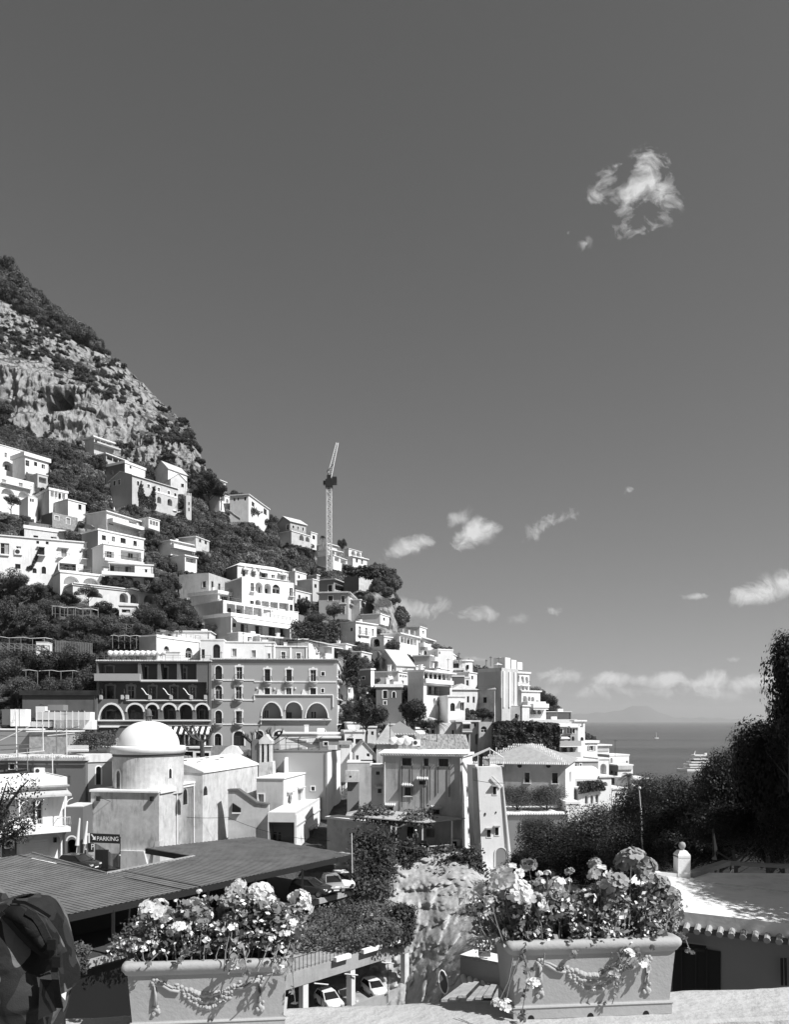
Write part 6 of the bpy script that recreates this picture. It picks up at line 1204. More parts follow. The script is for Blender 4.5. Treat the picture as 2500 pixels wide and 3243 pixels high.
# ------------------------------------------------------------------ car park with corrugated roof
ZR=-12.5
def ground_at(u,v,z): Y=z*F/(V0-v); return Vector((xw(u,Y),Y,z))
def carpark():
    r=thing('corrugated_canopy','wide grey corrugated roof covering the car park below the church','canopy',(ground_at(500,2760,ZR).x,ground_at(500,2760,ZR).y,-16))
    poly=[ground_at(u,v,ZR).to_2d() for u,v in ((-260,2760),(0,2717),(100,2702),(335,2767),(465,2742),(615,2712),(462,2686),(800,2650),(1116,2706),(175,2905),(-200,3010))]
    e=(poly[8]-poly[9]).normalized(); q=Vector((e.y,-e.x)); o=poly[9]
    A=[((p-o).dot(e),(p-o).dot(q)) for p in poly]; a0=min(a for a,_ in A); a1=max(a for a,_ in A); st=.42/5; n=int((a1-a0)/st)
    def cuts(a):
        c=[]
        for i in range(len(A)):
            (x0,y0),(x1,y1)=A[i],A[(i+1)%len(A)]
            if (x0<=a)!=(x1<=a): c.append(y0+(y1-y0)*(a-x0)/(x1-x0))
        return sorted(c)
    b=mb('corrugated'); prev=None
    for i in range(n+1):
        a=a0+st*(i+(.0,.85,-.05+.0,.75,.0)[i%5])+.001; c=cuts(a); z=ZR+(.04 if i%5 in (2,3) else 0.); row=[]
        for y in c: p=o+e*a+q*y; row.append((p.x,p.y,z))
        if prev and len(prev)==len(row):
            for j in range(0,len(row)-1,2):
                b.add([prev[j],row[j],row[j+1],prev[j+1]],[(0,1,2,3)])
        prev=row
    wput(b,'roof_sheet',r)
    # edges, purlins and posts
    def edge(p0,p1,m='darkmetal',name='fascia',h=.28,dz=-.02):
        p0,p1=ground_at(*p0,ZR),ground_at(*p1,ZR); dd=(p1-p0).normalized(); nn=Vector((-dd.y,dd.x,0))*.1
        wput(mb(m).add([p0-nn+Vector((0,0,dz)),p1-nn+Vector((0,0,dz)),p1+nn+Vector((0,0,dz)),p0+nn+Vector((0,0,dz))]+[x+Vector((0,0,dz-h)) for x in (p0-nn,p1-nn,p1+nn,p0+nn)],[(0,3,2,1),(4,5,6,7),(0,1,5,4),(1,2,6,5),(2,3,7,6),(3,0,4,7)]),name,r)
    edge((1116,2706),(175,2905),h=.45); edge((175,2905),(-200,3010),h=.45); edge((0,2717),(100,2702)); edge((100,2702),(335,2767),'metal',dz=.12,h=.3); edge((335,2767),(615,2712),'concrete',dz=.12,h=.2); edge((615,2712),(462,2686),h=.5)
    for i in range(6):
        p=ground_at(1108-i*150,2709+i*31.5,ZR)-Vector((q.x,q.y,0))*(-.0)
        wput(mb('darkmetal').box(p.x-.09,p.x+.09,p.y-.09,p.y+.09,-15.6,ZR-.3),'post',r)
    # decks
    dk=thing('parking_deck','open concrete parking deck with beams and pillars beside the pale rock','car park',(-5,62,-23))
    def slab(pts,z,t,m='concrete',name='deck'): b=mb(m).prism([(p[0],p[1]) for p in pts],z-t,z); return wput(b,name,dk)
    def g2(u,v,z): return ground_at(u,v,z).to_2d()
    E0,E1=ground_at(250,3075,-15.9),ground_at(1110,2835,-15.9)
    dd_=e; z1=-15.9; f0=o+e*(-9); f1=o+e*29.5
    slab([f0,f1,f1-q*22,f0-q*24],z1,.5,'asphalt')
    for qq,zz0,zz1 in ((6.5,-15.9,ZR-.35),(.6,-27,-16.5)): wput(mb('dark').prism([tuple(f0-q*qq),tuple(f1-dd_*5-q*qq),tuple(f1-dd_*5-q*(qq+.3)),tuple(f0-q*(qq+.3))],zz0,zz1),'shade_panel',dk)  # black sheets added as the shade under roof and deck
    b=mb('concrete'); nn=q*.15; wput(b.prism([tuple(f0+nn),tuple(f1+nn),tuple(f1-nn),tuple(f0-nn)],z1-.35,z1+.12),'parapet_beam',dk)
    za=-18.7; A0,A1=g2(905,3100,za),g2(1292,2985,za); dd=(A1-A0).normalized(); nb=Vector((-dd.y,dd.x)); A0=A0-dd*4
    for (z,nm) in ((za,'upper'),(-22.6,'lower')):
        slab([A0,A1,A1+nb*13,A0+nb*13],z,.45); wput(mb('concrete').prism([tuple(A0-nb*.2),tuple(A1-nb*.2),tuple(A1+nb*.1),tuple(A0+nb*.1)],z-.75,z+.35),'beam',dk)
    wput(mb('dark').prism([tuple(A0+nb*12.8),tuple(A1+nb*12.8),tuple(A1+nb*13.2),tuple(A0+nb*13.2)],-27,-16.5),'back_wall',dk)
    for k in (.0,.34,.62,.985):
        p=A0+(A1-A0)*k+nb*.0 if k else A0+dd*3; p=p+nb*.05
        wput(mb('offwhite').prism([tuple(p-dd*.25-nb*.2),tuple(p+dd*.25-nb*.2),tuple(p+dd*.25+nb*.3),tuple(p-dd*.25+nb*.3)],-26.9,-19.3),'pillar',dk)
    b=mb('darkmetal')
    for i in range(46): p=A0+(A1-A0)*(i/45.); b.box(p.x-.02,p.x+.02,p.y-.02,p.y+.02,za+.35,za+1.9 if i%4==0 else za+1.35)
    b.tube([(A0.x,A0.y,za+1.35),(A1.x,A1.y,za+1.35)],.03,4); wput(b,'railing',dk)
    for k in (.42,.60,.84):
        p=A0+(A1-A0)*k-nb*.3; wput(mb('lamp').tube([(p.x-.5,p.y-.3,-19.6),(p.x+.5,p.y+.3,-19.9)],.06,5),'tube_lamp',dk); wput(mb('darkmetal').tube([(p.x,p.y,-19.7),(p.x,p.y,-23)],.03,4),'rod',dk)
    for (k0,k1) in ((.49,.58),(.66,.78),(.83,.92)):
        p,p1=A0+(A1-A0)*k0-nb*.45,A0+(A1-A0)*k1-nb*.45; wput(mb('white_clean').prism([tuple(p-nb*.25),tuple(p1-nb*.25),tuple(p1+nb*.1),tuple(p+nb*.1)],za+.4,za+.72),'flower_box',dk)
    # pergola greenery over the upper deck
    pg=leafpatch('pergola_vine','thick vine carpet over the pergola of the parking deck','vine',[(905,2990,62),(1250,2990,62),(1315,2880,69),(960,2830,74)],9000,.24,'leaf_light',.7,seed=8)
    leafpatch('pergola_vine','vine curtain hanging at the right end of the pergola over the rock','vine',[(1235,3000,63),(1300,2990,64.5),(1312,2880,68),(1250,2880,68)],2300,.3,'ivy',.8,seed=9)
    leafpatch('deck_shrub','leafy tendrils over the railings left of the pergola','shrub',[(330,2990,50),(600,2950,54),(600,2900,56),(400,2920,52)],900,.22,'leaf_light',.6,seed=10)
    leafpatch('deck_shrub','bush hanging from the deck beam beside the backpack','shrub',[(215,3090,48),(275,3085,48),(280,2995,49),(210,2990,49)],1500,.2,'leaf',.5,seed=12)
    tr=mb('darkmetal'); 
    for i in range(5): p=ground_at(880+i*70,2985-i*18,-16.6); p2=ground_at(960+i*70,2870,-16.6); tr.tube([p,p2],.05,4)
    wput(tr,'pergola_beam',dk); return e,q,o,A0,A1,dd,nb
EQ=carpark()
def car(u,v,Y,rz,label,paint,s=1.,hatch=True):
    c=thing('parked_car',label,'car',P(u,v,Y),rz,'cars parked on the decks'); c.scale=(s,s,s)
    b=mb(paint); W_=.82
    sec=[(-1.75,.35,.55,.78),(-1.7,.25,.80,.80),(-1.2,.22,.90,.82),(-.65,.22,.95,.83),(.9,.22,.98,.83),(1.6,.22,.95,.82),(1.78,.35,.75,.78)]
    vs=[]
    for (y,z0,z1,w) in sec: vs+=[(-w*.92,y,z0),(-w,y,z0+.18),(-w,y,z1-.08),(-w*.93,y,z1),(w*.93,y,z1),(w,y,z1-.08),(w,y,z0+.18),(w*.92,y,z0)]
    k=8; b.add(vs,[(i*k+j,(i+1)*k+j,(i+1)*k+(j+1)%k,i*k+(j+1)%k) for i in range(len(sec)-1) for j in range(k)]+[tuple(range(k)),tuple((len(sec)-1)*k+j for j in range(k))[::-1]]); b.obj('body',c,True)
    g=mb('glass'); a=[(-.74,-.75,.95),(.74,-.75,.95),(.76,1.62,.95),(-.76,1.62,.95),(-.6,-.05,1.42),(.6,-.05,1.42),(.62,1.3,1.42),(-.62,1.3,1.42)]
    g.add(a,[(0,1,5,4),(1,2,6,5),(2,3,7,6),(3,0,4,7)]); g.obj('windscreen',c)
    r=mb(paint); r.box(-.62,.62,-.08,1.32,1.41,1.47); 
    for i,j in ((0,4),(1,5),(2,6),(3,7)): r.tube([a[i],a[j]],.05,4)
    r.obj('roof',c)
    for x in (-.58,.58): mb('lamp').box(x-.15,x+.15,-1.80,-1.70,.60,.74).obj('headlight',c)
    mb('darkmetal').box(-.5,.5,-1.81,-1.74,.38,.54).obj('grille',c); mb('white_clean').box(-.25,.25,-1.83,-1.80,.40,.5).obj('number_plate',c)
    for x in (-.75,.75):
        for y in (-1.1,1.15):
            w=mb('rubber').lathe([(.01,-.1),(.3,-.1),(.31,0),(.3,.1),(.01,.1)],0,0,0,14); w.v=[(z+x,xx+y,yy+.3) for xx,yy,z in w.v]; wo=w.obj('wheel',c,True)
            h=mb('metal').lathe([(.01,-.11),(.18,-.11),(.18,.11),(.01,.11)],0,0,0,8); h.v=[(z+x,xx+y,yy+.3) for xx,yy,z in h.v]; h.obj('rim',wo)
    return c
car(1042,3188,60,.5,'white small car parked lowest left on the lower deck','carpaint_white',.82)
car(1088,3178,62.5,.55,'grey small car between the two white cars on the lower deck','carpaint_grey',.82)
car(1186,3150,64.5,.45,'white small car right of the pillar on the lower deck','carpaint_white',.82)
car(1052,2822,71,.3,'dark car with bright rear under the end of the corrugated roof','carpaint_grey',1.)
car(1085,2812,73,.3,'white car beside the dark car under the end of the corrugated roof','carpaint_white',1.)
car(985,2835,68,1.2,'dark car deep in shade under the corrugated roof','carpaint_dark',1.)
car(250,2758,76,1.3,'dark car parked by the church gate left of the parking sign','carpaint_dark',1.1)
# pale rock and garden slopes in the ravine
gg=mb('undergrowth'); vs=[]; ua=list(range(1500,2700,60)); rows=((2600,104),(2660,96),(2720,88),(2800,78),(2900,68),(3100,50),(3300,36))
for (v,Y) in rows:
    for u in ua: vs.append(P(u,v+ (0 if u>1640 else 60),Y+ (0 if u>1560 else -2)))
gg.add(vs,[(j*len(ua)+i,(j+1)*len(ua)+i,(j+1)*len(ua)+i+1,j*len(ua)+i+1) for j in range(len(rows)-1) for i in range(len(ua)-1)]).obj('garden_ground',smooth=True,kind='structure')
def slope():
    us=np.arange(1060,1640,4.); T=np.linspace(0,1,150)
    U,TT=np.meshgrid(us,T,indexing='ij')
    vt=np.interp(us,[1060,1250,1480,1560,1700,2460],[2700,2700,2690,2760,2640,2640]); yt=np.interp(us,[1060,1250,1480,1560,1700,2460],[84,83,83,80,96,98])
    vb=np.interp(us,[1060,1500,2460],[3230,3210,3200]); yb=np.interp(us,[1060,1290,1500,2460],[66,62,50,46])
    V=vt[:,None]*(1-TT)+vb[:,None]*TT; Y=yt[:,None]*(1-TT**.7)+yb[:,None]*TT**.7
    X=xw(1,1)*0+(U-U0)/F*Y; Z=(V0-V)/F*Y
    d=(fbm(X/3,Y/3,Z/3,51,5)-.5)*4.2+np.abs(fbm(X/1.1,Y/2,Z/2.6,55,4)-.5)*4.-np.abs(fbm(X/.5,Y,Z/.9,58,3)-.5)*1.
    Y2=Y-d; nU,nV=U.shape; A=np.stack([X,Y2,Z],-1); idx=np.arange(nU*nV).reshape(nU,nV)
    q=np.stack([idx[:-1,:-1],idx[:-1,1:],idx[1:,1:],idx[1:,:-1]],-1).reshape(-1,4)
    me=bpy.data.meshes.new('ravine_rock'); me.from_pydata(A.reshape(-1,3).tolist(),[],q.tolist()); me.materials.append(MAT['ravine']); link('ravine_rock',me,kind='structure'); me.polygons.foreach_set('use_smooth',[True]*len(q))
mat('ravine',.40,var=.55,scale=2.2,stain=.95,dark=.14,bump=1.,bscale=2.5,detail=10,streak=3.); slope()
# left side houses
a=Bd('grey_house','long dark grey house with wavy tile edge below a rooftop garden, far left',H,-120,2408,270,2414,2760,Y=92,th=-2,wall='hotel_dark',side='hotel_dark',D=10,rmat='offwhite',rt=.5,over=.2,tiles=True)
a.ac('f',113,2431,143,2450,proj=.5); a.win('f',185,2455,222,2484,kind='w'); a.win('f',30,2420,46,2436,kind='w',sur='plain'); a.pipe('f',[(50,2250),(52,2440)],.08); a.band('f',-100,2418,270,2421,proj=.2,m='hotel_dark'); a.done()
a=Bd('grey_house','grey house end with one white framed arched window next to the church drum',H,270,2414,355,2400,2700,Y=92,th=34,wall='hotel',side='hotel',D=7,rmat='offwhite',rt=.9,over=.15); a.win('f',303,2427,319,2485,kind='w',arch=True,sur='plain'); a.done()
a=Bd('rooftop_wall','grey rooftop wall with poles behind the left terrace','rooftop room',-120,2312,92,2314,2420,Y=98,th=0,wall='midgrey',side='midgrey',D=5,rt=.15,over=.1); a.done()
a=Bd('planted_terrace','rooftop terrace with lattice screen and ornate balustrade','terrace',92,2318,212,2322,2405,Y=97,th=2,wall='stone',side='stone',D=5,rt=.12,over=.3,rmat='white'); a.done()
b=Bd('curved_parapet_house','pale curved parapet with hanging garden on the roof left of the dome',H,212,2370,366,2366,2420,Y=96,th=6,wall='offwhite',side='offwhite',D=8,rmat='offwhite',rt=.1,over=.05); b.done()
bal=thing('roof_balustrade','dark iron balustrade in front of the rooftop hedge','railing',P(215,2381,94)); bb=mb('whitemetal')
for i in range(22): p=P(215+i*3,2381,94); bb.lathe([(.03,0),(.09,.2),(.03,.45),(.06,.8)],p.x,p.y,p.z,5)
wput(bb,'baluster',bal,kind='stuff'); wput(mb('whitemetal').tube([P(214,2367,94),P(280,2367,94)],.06,5),'handrail',bal)
leafpatch('roof_hedge','rounded hedge growing on the roof terrace left of the dome','hedge',[(225,2368,95),(362,2362,95.5),(368,2322,97),(232,2322,97)],5200,.2,'leaf',.8,seed=20)
cl_=thing('white_clutter','white rooftop water boxes and slanting boards at the far left','roof boxes',P(60,2300,100))
for i,(u0,v0,u1,v1,m) in enumerate(((32,2246,80,2300,'white_clean'),(112,2255,270,2280,'pale'),(95,2285,158,2302,'white'),(168,2280,292,2310,'white'),(5,2246,34,2296,'darkwall'),(270,2255,286,2284,'white'),(150,2232,200,2250,'midgrey'),(112,2237,142,2256,'white_clean'))):
    Y_=101+i*.7; wput(mb(m).box(xw(u0,Y_),xw(u1,Y_),Y_,Y_+1.5,zw(v1,Y_),zw(v0,Y_)),'roof_box',cl_)
for i in range(9): p=P(115+i*19,2305,100.5); wput(mb('whitemetal').box(p.x-.04,p.x+.04,p.y,p.y+.06,p.z,p.z+2.2),'post',cl_)
a=Bd('balcony_house','white house with tiled canopy balcony and shuttered garage, bottom left',H,-150,2478,212,2463,2740,Y=78,wall='white',side='white',D=9,roof='parapet',rt=.1,urr=None)
a.shade('f',-100,2507,212,2524,proj=1.9,drop=.2,m='pale'); a.band('f',60,2487,214,2492,proj=.7,m='tile',name='tile_ledge')
for (u0,v0,u1,v1) in ((102,2536,134,2612),(-5,2545,28,2620)): a.win('f',u0,v0,u1,v1,kind='w',fm='frame')
x0=a.X('f',10); x1=a.X('f',208); z=a.Z('f',(x0+x1)/2,2618); a.put(mb('white').box(x0,x1,-2.,-.002,z-.55,z-.05),'balcony_slab','f'); 
bb=mb('whitemetal'); n_=40
for i in range(n_+1): xx=x0+(x1-x0)*i/n_; bb.tube([(xx,-1.9,z-.05),(xx,-2.05,z+.3),(xx,-1.88,z+1.)],.018,4)
bb.box(x0,x1,-1.92,-1.85,z+.98,z+1.03); a.put(bb,'railing','f')
for u in (60,113,205):
    xx=a.X('f',u,-1.8); a.put(mb('white_clean').box(xx-.06,xx+.06,-1.88,-1.76,z,z+3.1).tube([(xx,-1.8,z+2.2),(xx+.35,-1.8,z+2.8),(xx+.8,-1.8,z+3.)],.05,5),'post','f')
a.loggia('f',80,2638,192,2738,depth=.5,arch=True,rise=1.,m='white'); a.loggia('f',5,2652,52,2740,depth=.5,arch=True,rise=.8,m='midgrey')
xa,xb=a.X('f',78,.4),a.X('f',152,.4); zz=a.Z('f',xa,2662,.4); zl=a.Z('f',xa,2735,.4); g=mb('white_clean'); k=9
for i in range(k): g.box(xa,xb,.34,.44+.03*(i%2),zl+(zz-zl)*i/k,zl+(zz-zl)*(i+.93)/k)
a.put(g,'roller_shutter','f'); a.boxf('f',170,2652,179,2668,proj=.02,m='glass',name='window',y0=0,depth=.4); a.ac('f',12,2659,41,2685,proj=.6); a.done()
a=Bd('passage_house','grey house with an arched passage and leaning umbrellas beside the balcony house',H,204,2556,262,2550,2735,Y=84,th=4,wall='hotel_dark',side='hotel_dark',D=4,over=.0,rt=.1,rmat='offwhite')
a.loggia('f',213,2658,242,2732,depth=1.5,arch=True,m='dark'); 
x0,x1,z0,z1=a.rect('f',205,2645,246,2690); n_=10; c_=(x0+x1)/2; r_=(x1-x0)/2
ou=[(c_+r_*math.cos(math.pi*i/n_),z1-r_+r_*math.sin(math.pi*i/n_)) for i in range(n_+1)]; inn=[(c_+r_*.72*math.cos(math.pi*i/n_),z1-r_+r_*.72*math.sin(math.pi*i/n_)) for i in range(n_+1)]; k=n_+1
a.put(mb('white_clean').add([(p[0],-.03,p[1]) for p in ou+inn],[(i,i+1,k+i+1,k+i) for i in range(n_)]),'archivolt','f'); a.done()
for i,(u,v0,v1,l) in enumerate(((238,2590,2735,'closed grey parasol leaning beside the arched passage'),(262,2600,2720,'closed white parasol between the passage and the parking sign'))):
    p=P(u,v1,81+i); q=P(u+14,v0,81+i); t=thing('closed_parasol',l,'parasol',p); d_=(q-p); wput(mb('whitemetal').tube([p,p+d_*.5],.035,5),'pole',t); wput(mb(('cloth','white_clean')[i]).tube([p+d_*.4,p+d_*.6,p+d_*.97,p+d_],.22,8,.02),'canopy',t)
# parking sign, gate, posts
Yp=84.
s=thing('parking_sign','black PARKING sign with a white arrow on the church wall','sign',P(330,2655,Yp)); q=[P(283,2668,Yp),P(378,2672,Yp),P(378,2643,Yp),P(283,2639,Yp)]
wput(mb('darkmetal').add(q+[x+Vector((0,.12,0)) for x in q],[(0,1,2,3),(4,7,6,5),(0,4,5,1),(2,6,7,3),(0,3,7,4),(1,5,6,2)]),'board',s)
def text(txt,u0,v1,u1,Y,parent,name='lettering',m='white_clean',tilt=0.,sz=None,ext=.004):
    cu=bpy.data.curves.new(name,'FONT'); cu.body=txt; cu.size=1; cu.extrude=ext/1.; o=bpy.data.objects.new(name,cu); COL.objects.link(o); bpy.context.view_layer.update()
    w=o.dimensions.x or 1; W0=(u1-u0)/F*Y; sc=W0/w; me=bpy.data.meshes.new_from_object(o); bpy.data.objects.remove(o)
    me.transform(Matrix.Diagonal((sc,sc*(sz or 1.),.02,1))); me.materials.append(MAT[m]); ob=bpy.data.objects.new(name,me); COL.objects.link(ob)
    M=Matrix.Translation(P(u0,v1,Y))@Matrix.Rotation(math.radians(90),4,'X')@Matrix.Rotation(tilt,4,'Z'); me.transform(M)
    if parent: me.transform(Matrix.LocRotScale(parent.location,parent.rotation_euler,parent.scale).inverted()); ob.parent=parent
    return ob
def bold(o): 
    m=o.modifiers.new('b','SOLIDIFY'); m.thickness=.05; m.offset=0; return o
t_=text('PARKING',305,2662,373,Yp-.03,s,tilt=-.02,sz=1.15); 
ar=mb('white_clean'); P_=lambda u,v: P(u,v,Yp-.03)
ar.add([P_(287,2643),P_(290,2641),P_(298,2651),P_(302,2648),P_(302,2660),P_(292,2659),P_(295,2654)],[(0,1,2,6),(2,3,4),(2,4,6),(6,4,5)]); wput(ar,'arrow',s)
s=thing('parking_plate','small dark P plate with a white letter below the parking sign','sign',P(292,2700,Yp-.4)); wput(mb('darkmetal').box(xw(283,Yp),xw(300,Yp),Yp-.4,Yp-.3,zw(2696,Yp),zw(2668,Yp)),'board',s); text('P',287,2691,296,Yp-.45,s,sz=1.3)
wput(mb('pale').box(xw(284,Yp),xw(301,Yp),Yp-.4,Yp-.32,zw(2706,Yp),zw(2698,Yp)),'lower_plate',s); 
for i in range(7): wput(mb(('white_clean','darkmetal')[i%2]).box(xw(289,Yp),xw(297,Yp),Yp-.4,Yp-.2,zw(2755-6.5*(i),Yp),zw(2755-6.5*(i+1),Yp)),'stripe',s)
s=thing('menu_board','white framed poster board at the left edge of the church wall','sign',P(278,2700,Yp-.2)); wput(mb('white_clean').box(xw(272,Yp),xw(286,Yp),Yp-.3,Yp-.2,zw(2690,Yp),zw(2638,Yp)),'frame',s); wput(mb('midgrey').box(xw(275,Yp),xw(283,Yp),Yp-.33,Yp-.31,zw(2684,Yp),zw(2645,Yp)),'poster',s)
s=thing('iron_gate','dark slatted iron gate below the parking sign','gate',P(330,2755,Yp-1)); 
for i in range(18):
    u=302+i*4.; vt_=2672+max(0,(u-305))*.62 if u<352 else 2703; p=P(u,2758,Yp-1); wput(mb('darkmetal').box(p.x-.035,p.x+.035,p.y-.03,p.y+.03,p.z,zw(vt_,Yp-1)),'bar',s)
wput(mb('darkmetal').box(xw(300,Yp-1),xw(374,Yp-1),Yp-1.05,Yp-.95,zw(2756,Yp-1),zw(2752,Yp-1)),'rail',s); wput(mb('dark').box(xw(304,Yp),xw(345,Yp),Yp-.35,Yp-.1,zw(2758,Yp),zw(2690,Yp)),'panel',s)
s=thing('lamp_post','thin dark post with a small white globe beside the gate','lamp',P(378,2758,Yp-1.2)); wput(mb('darkmetal').tube([P(379,2765,Yp-1.2),P(380,2650,Yp-1.2)],.05,6),'pole',s); wput(mb('lamp').sphere(P(379,2709,Yp-1.3),.1),'globe',s)
# boulders of rooftop details: pollarded trees, pergola frame, skyline poles
def bare_tree(u,v,Y,h,w,label,m='bark'):
    r=thing('pollarded_tree',label,'tree',P(u,v,Y)); b=mb(m); rnd=random.Random(int(u)); b.tube([(0,0,-1),(.05,0,h*.3),(-.1,0,h*.55)],h*.06,7,h*.045)
    for i in range(5):
        a=rnd.uniform(-.3,3.4); l=w*.5*rnd.uniform(.6,1); x=l*math.cos(a+i*.1) if i%2 else -l*abs(math.cos(a)); zz=h*rnd.uniform(.72,.92); p0=(0,0,h*.5); p1=(x*.5,rnd.uniform(-.3,.3),h*.62); p2=(x,rnd.uniform(-.5,.5),zz)
        b.tube([p0,p1,p2],h*.032,6,h*.02)
        for j in range(7): t=rnd.uniform(.3,1); c=[p1[k]+(p2[k]-p1[k])*t for k in range(3)]; b.tube([c,(c[0]+rnd.uniform(-.5,.5)*h*.14,c[1]+rnd.uniform(-.3,.3),c[2]+h*rnd.uniform(.06,.16))],h*.014,4,h*.004)
    b.obj('trunk',r); return r
bare_tree(640,2422,132,7.5,7,'bare knobbly pollarded tree in front of the striped awnings'); bare_tree(800,2410,128,5.6,5,'bare pollarded tree left behind the bell gable'); bare_tree(862,2400,127,5.4,6,'bare pollarded tree with twiggy head right behind the bell gable')
pf=thing('rooftop_pergola','dark iron pergola frame on the roof of the blank grey house','pergola',P(960,2380,121)); b=mb('darkmetal')
for u in (905,945,1012): b.tube([P(u,2380,121),P(u,2338,121),P(u+8,2333,124)],.06,5)
b.tube([P(905,2340,121),P(1000,2336,121),P(1012,2346,121)],.06,5); b.tube([P(905,2352,121),P(1012,2352,121)],.04,5); b.tube([P(862,2362,121),P(905,2335,121)],.05,5); wput(b,'frame',pf)
wput(mb('cloth').add([P(905,2338,121),P(948,2342,121),P(1010,2365,122),P(985,2372,122)],[(0,1,2,3)]),'torn_awning',pf)
TER=build_terrain()
hillside_green()
# ------------------------------------------------------------------ trees
def near_crown(name,n,leaf,m,seed,**k): return crown_mesh(name,n,leaf,m,seed,**k)
NC=[near_crown('crown',26000,.05,'leaf_shaded',21,lobes=14,spread=.6,fill=.7),near_crown('crown',22000,.045,'leaf_dark',22,lobes=18,spread=.66,fill=.7,jit=.7),near_crown('crown',18000,.045,'leaf',23,lobes=16,spread=.66,fill=.6,jit=.7)]
def tr(u,v,wpx,hpx,Y,label,crown,foot=None,name='tree',cat='tree',group=None,bark='bark',ch=.7,seed=0):
    """crown centred on (u,v), wpx by hpx on the photo, at distance Y"""
    w=wpx/F*Y; hc=hpx/F*Y; c=P(u,v,Y); fz=c.z-hc/2-max(1.,hc*.45) if foot is None else zw(foot,Y); r=thing(name,label,cat,(c.x,c.y,fz),0,group)
    rnd=random.Random(int(u*3+v)); b=mb(bark); H=c.z-fz; rr=max(.07,w*.03); b.tube([(0,0,-.6),(rnd.uniform(-.1,.1)*w*.3,0,H*.4),(rnd.uniform(-.06,.06)*w,0,H)],rr,7,rr*.5)
    for i in range(7):
        a=rnd.uniform(0,6.28); z0=H*rnd.uniform(.35,.8); l=w*rnd.uniform(.22,.42); b.tube([(0,0,z0),(l*.5*math.cos(a),l*.5*math.sin(a),z0+hc*.15),(l*math.cos(a),l*math.sin(a),z0+hc*rnd.uniform(.2,.4))],rr*.5,5,rr*.12)
    b.obj('trunk',r); o=link('crown',crown,r,(0,0,H)); o.scale=(w/2*1.08,w/2*1.08,hc/2*1.12); o.rotation_euler=(0,0,rnd.uniform(0,6.28)); return r
NCD=near_crown('crown',16000,.042,'leaf_dark',25,lobes=16,spread=.66)
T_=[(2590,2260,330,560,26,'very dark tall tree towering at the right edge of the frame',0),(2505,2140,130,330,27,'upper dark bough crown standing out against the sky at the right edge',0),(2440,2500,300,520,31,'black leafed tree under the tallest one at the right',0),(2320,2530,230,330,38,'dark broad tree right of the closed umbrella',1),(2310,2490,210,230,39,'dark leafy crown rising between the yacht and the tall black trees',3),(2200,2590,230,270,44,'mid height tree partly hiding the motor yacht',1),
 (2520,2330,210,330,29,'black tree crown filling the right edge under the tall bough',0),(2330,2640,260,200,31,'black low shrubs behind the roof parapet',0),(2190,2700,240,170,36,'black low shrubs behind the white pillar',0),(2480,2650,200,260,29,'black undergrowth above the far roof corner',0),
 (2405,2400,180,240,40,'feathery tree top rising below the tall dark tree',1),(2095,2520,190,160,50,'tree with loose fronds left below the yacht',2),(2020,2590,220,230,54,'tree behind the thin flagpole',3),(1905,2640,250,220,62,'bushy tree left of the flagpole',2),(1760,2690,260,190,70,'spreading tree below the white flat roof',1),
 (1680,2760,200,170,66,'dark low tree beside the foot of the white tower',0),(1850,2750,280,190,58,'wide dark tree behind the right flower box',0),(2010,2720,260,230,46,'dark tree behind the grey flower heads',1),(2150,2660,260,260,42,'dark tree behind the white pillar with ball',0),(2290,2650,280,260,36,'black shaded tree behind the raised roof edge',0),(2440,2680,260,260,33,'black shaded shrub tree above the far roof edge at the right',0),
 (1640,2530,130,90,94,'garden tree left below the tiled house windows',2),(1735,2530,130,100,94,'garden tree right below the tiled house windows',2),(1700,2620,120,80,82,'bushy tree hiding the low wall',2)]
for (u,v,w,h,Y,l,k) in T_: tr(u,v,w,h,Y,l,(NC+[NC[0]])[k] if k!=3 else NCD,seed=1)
sh=thing('tree','large leafy tree right of the white terrace roof','tree',(16.5,17.5,-7)); mb('bark').tube([(0,0,-3),(.2,0,3),(0,0,7)],.3,8,.15).obj('trunk',sh); o=link('crown',NC[1],sh,(0,0,6.5)); o.scale=(4.6,4.2,3.8)

for (x_,y_,z_,r_) in ((-.4,3.2,9.2,2.),(-.9,5.3,9.2,2.3),(-.2,.8,9.2,2.6),(1.3,4.3,9.2,3.2),(3.6,7.5,9.2,4.),(0.,.5,6.5,2.5)): o=link('crown',NC[1],sh,(x_,y_,z_)); o.scale=(r_,r_,r_*.8)
tr(662,1545,110,105,325,'large dark umbrella pine beside the villa on the upper slope',CROWN_D[0],foot=1612,cat='pine tree',name='pine_tree')
tr(700,1560,60,70,322,'smaller dark pine crown right behind the large pine',CROWN_D[1],foot=1612,cat='pine tree',name='pine_tree')
tr(1085,1728,34,52,322,'dark oval cypress on the skyline right of the crane','' or CROWN_D[1],foot=1765,cat='tree')
tr(1160,2270,135,135,140,'round dark tree with forked trunk right of the grey hotel',CROWN_D[0],foot=2345,bark='bark'); tr(1308,2264,150,120,136,'wide bushy dark tree under the white porch villa',CROWN_D[1],foot=2335)
tr(1120,2245,60,60,152,'small tree between the hotel and the round dark tree',CROWN[2],foot=2290); tr(1350,2300,70,60,140,'small dark tree behind the air vents',CROWN[2],foot=2340)
tr(1185,2165,60,50,170,'bushy tree above the terrace with closed parasols',CROWN[1]); tr(1240,2050,60,50,205,'dark bush right of the white arched house',CROWN[0]); tr(1200,2040,40,60,206,'pine shaped shrub in front of the arched house',CROWN_D[0])
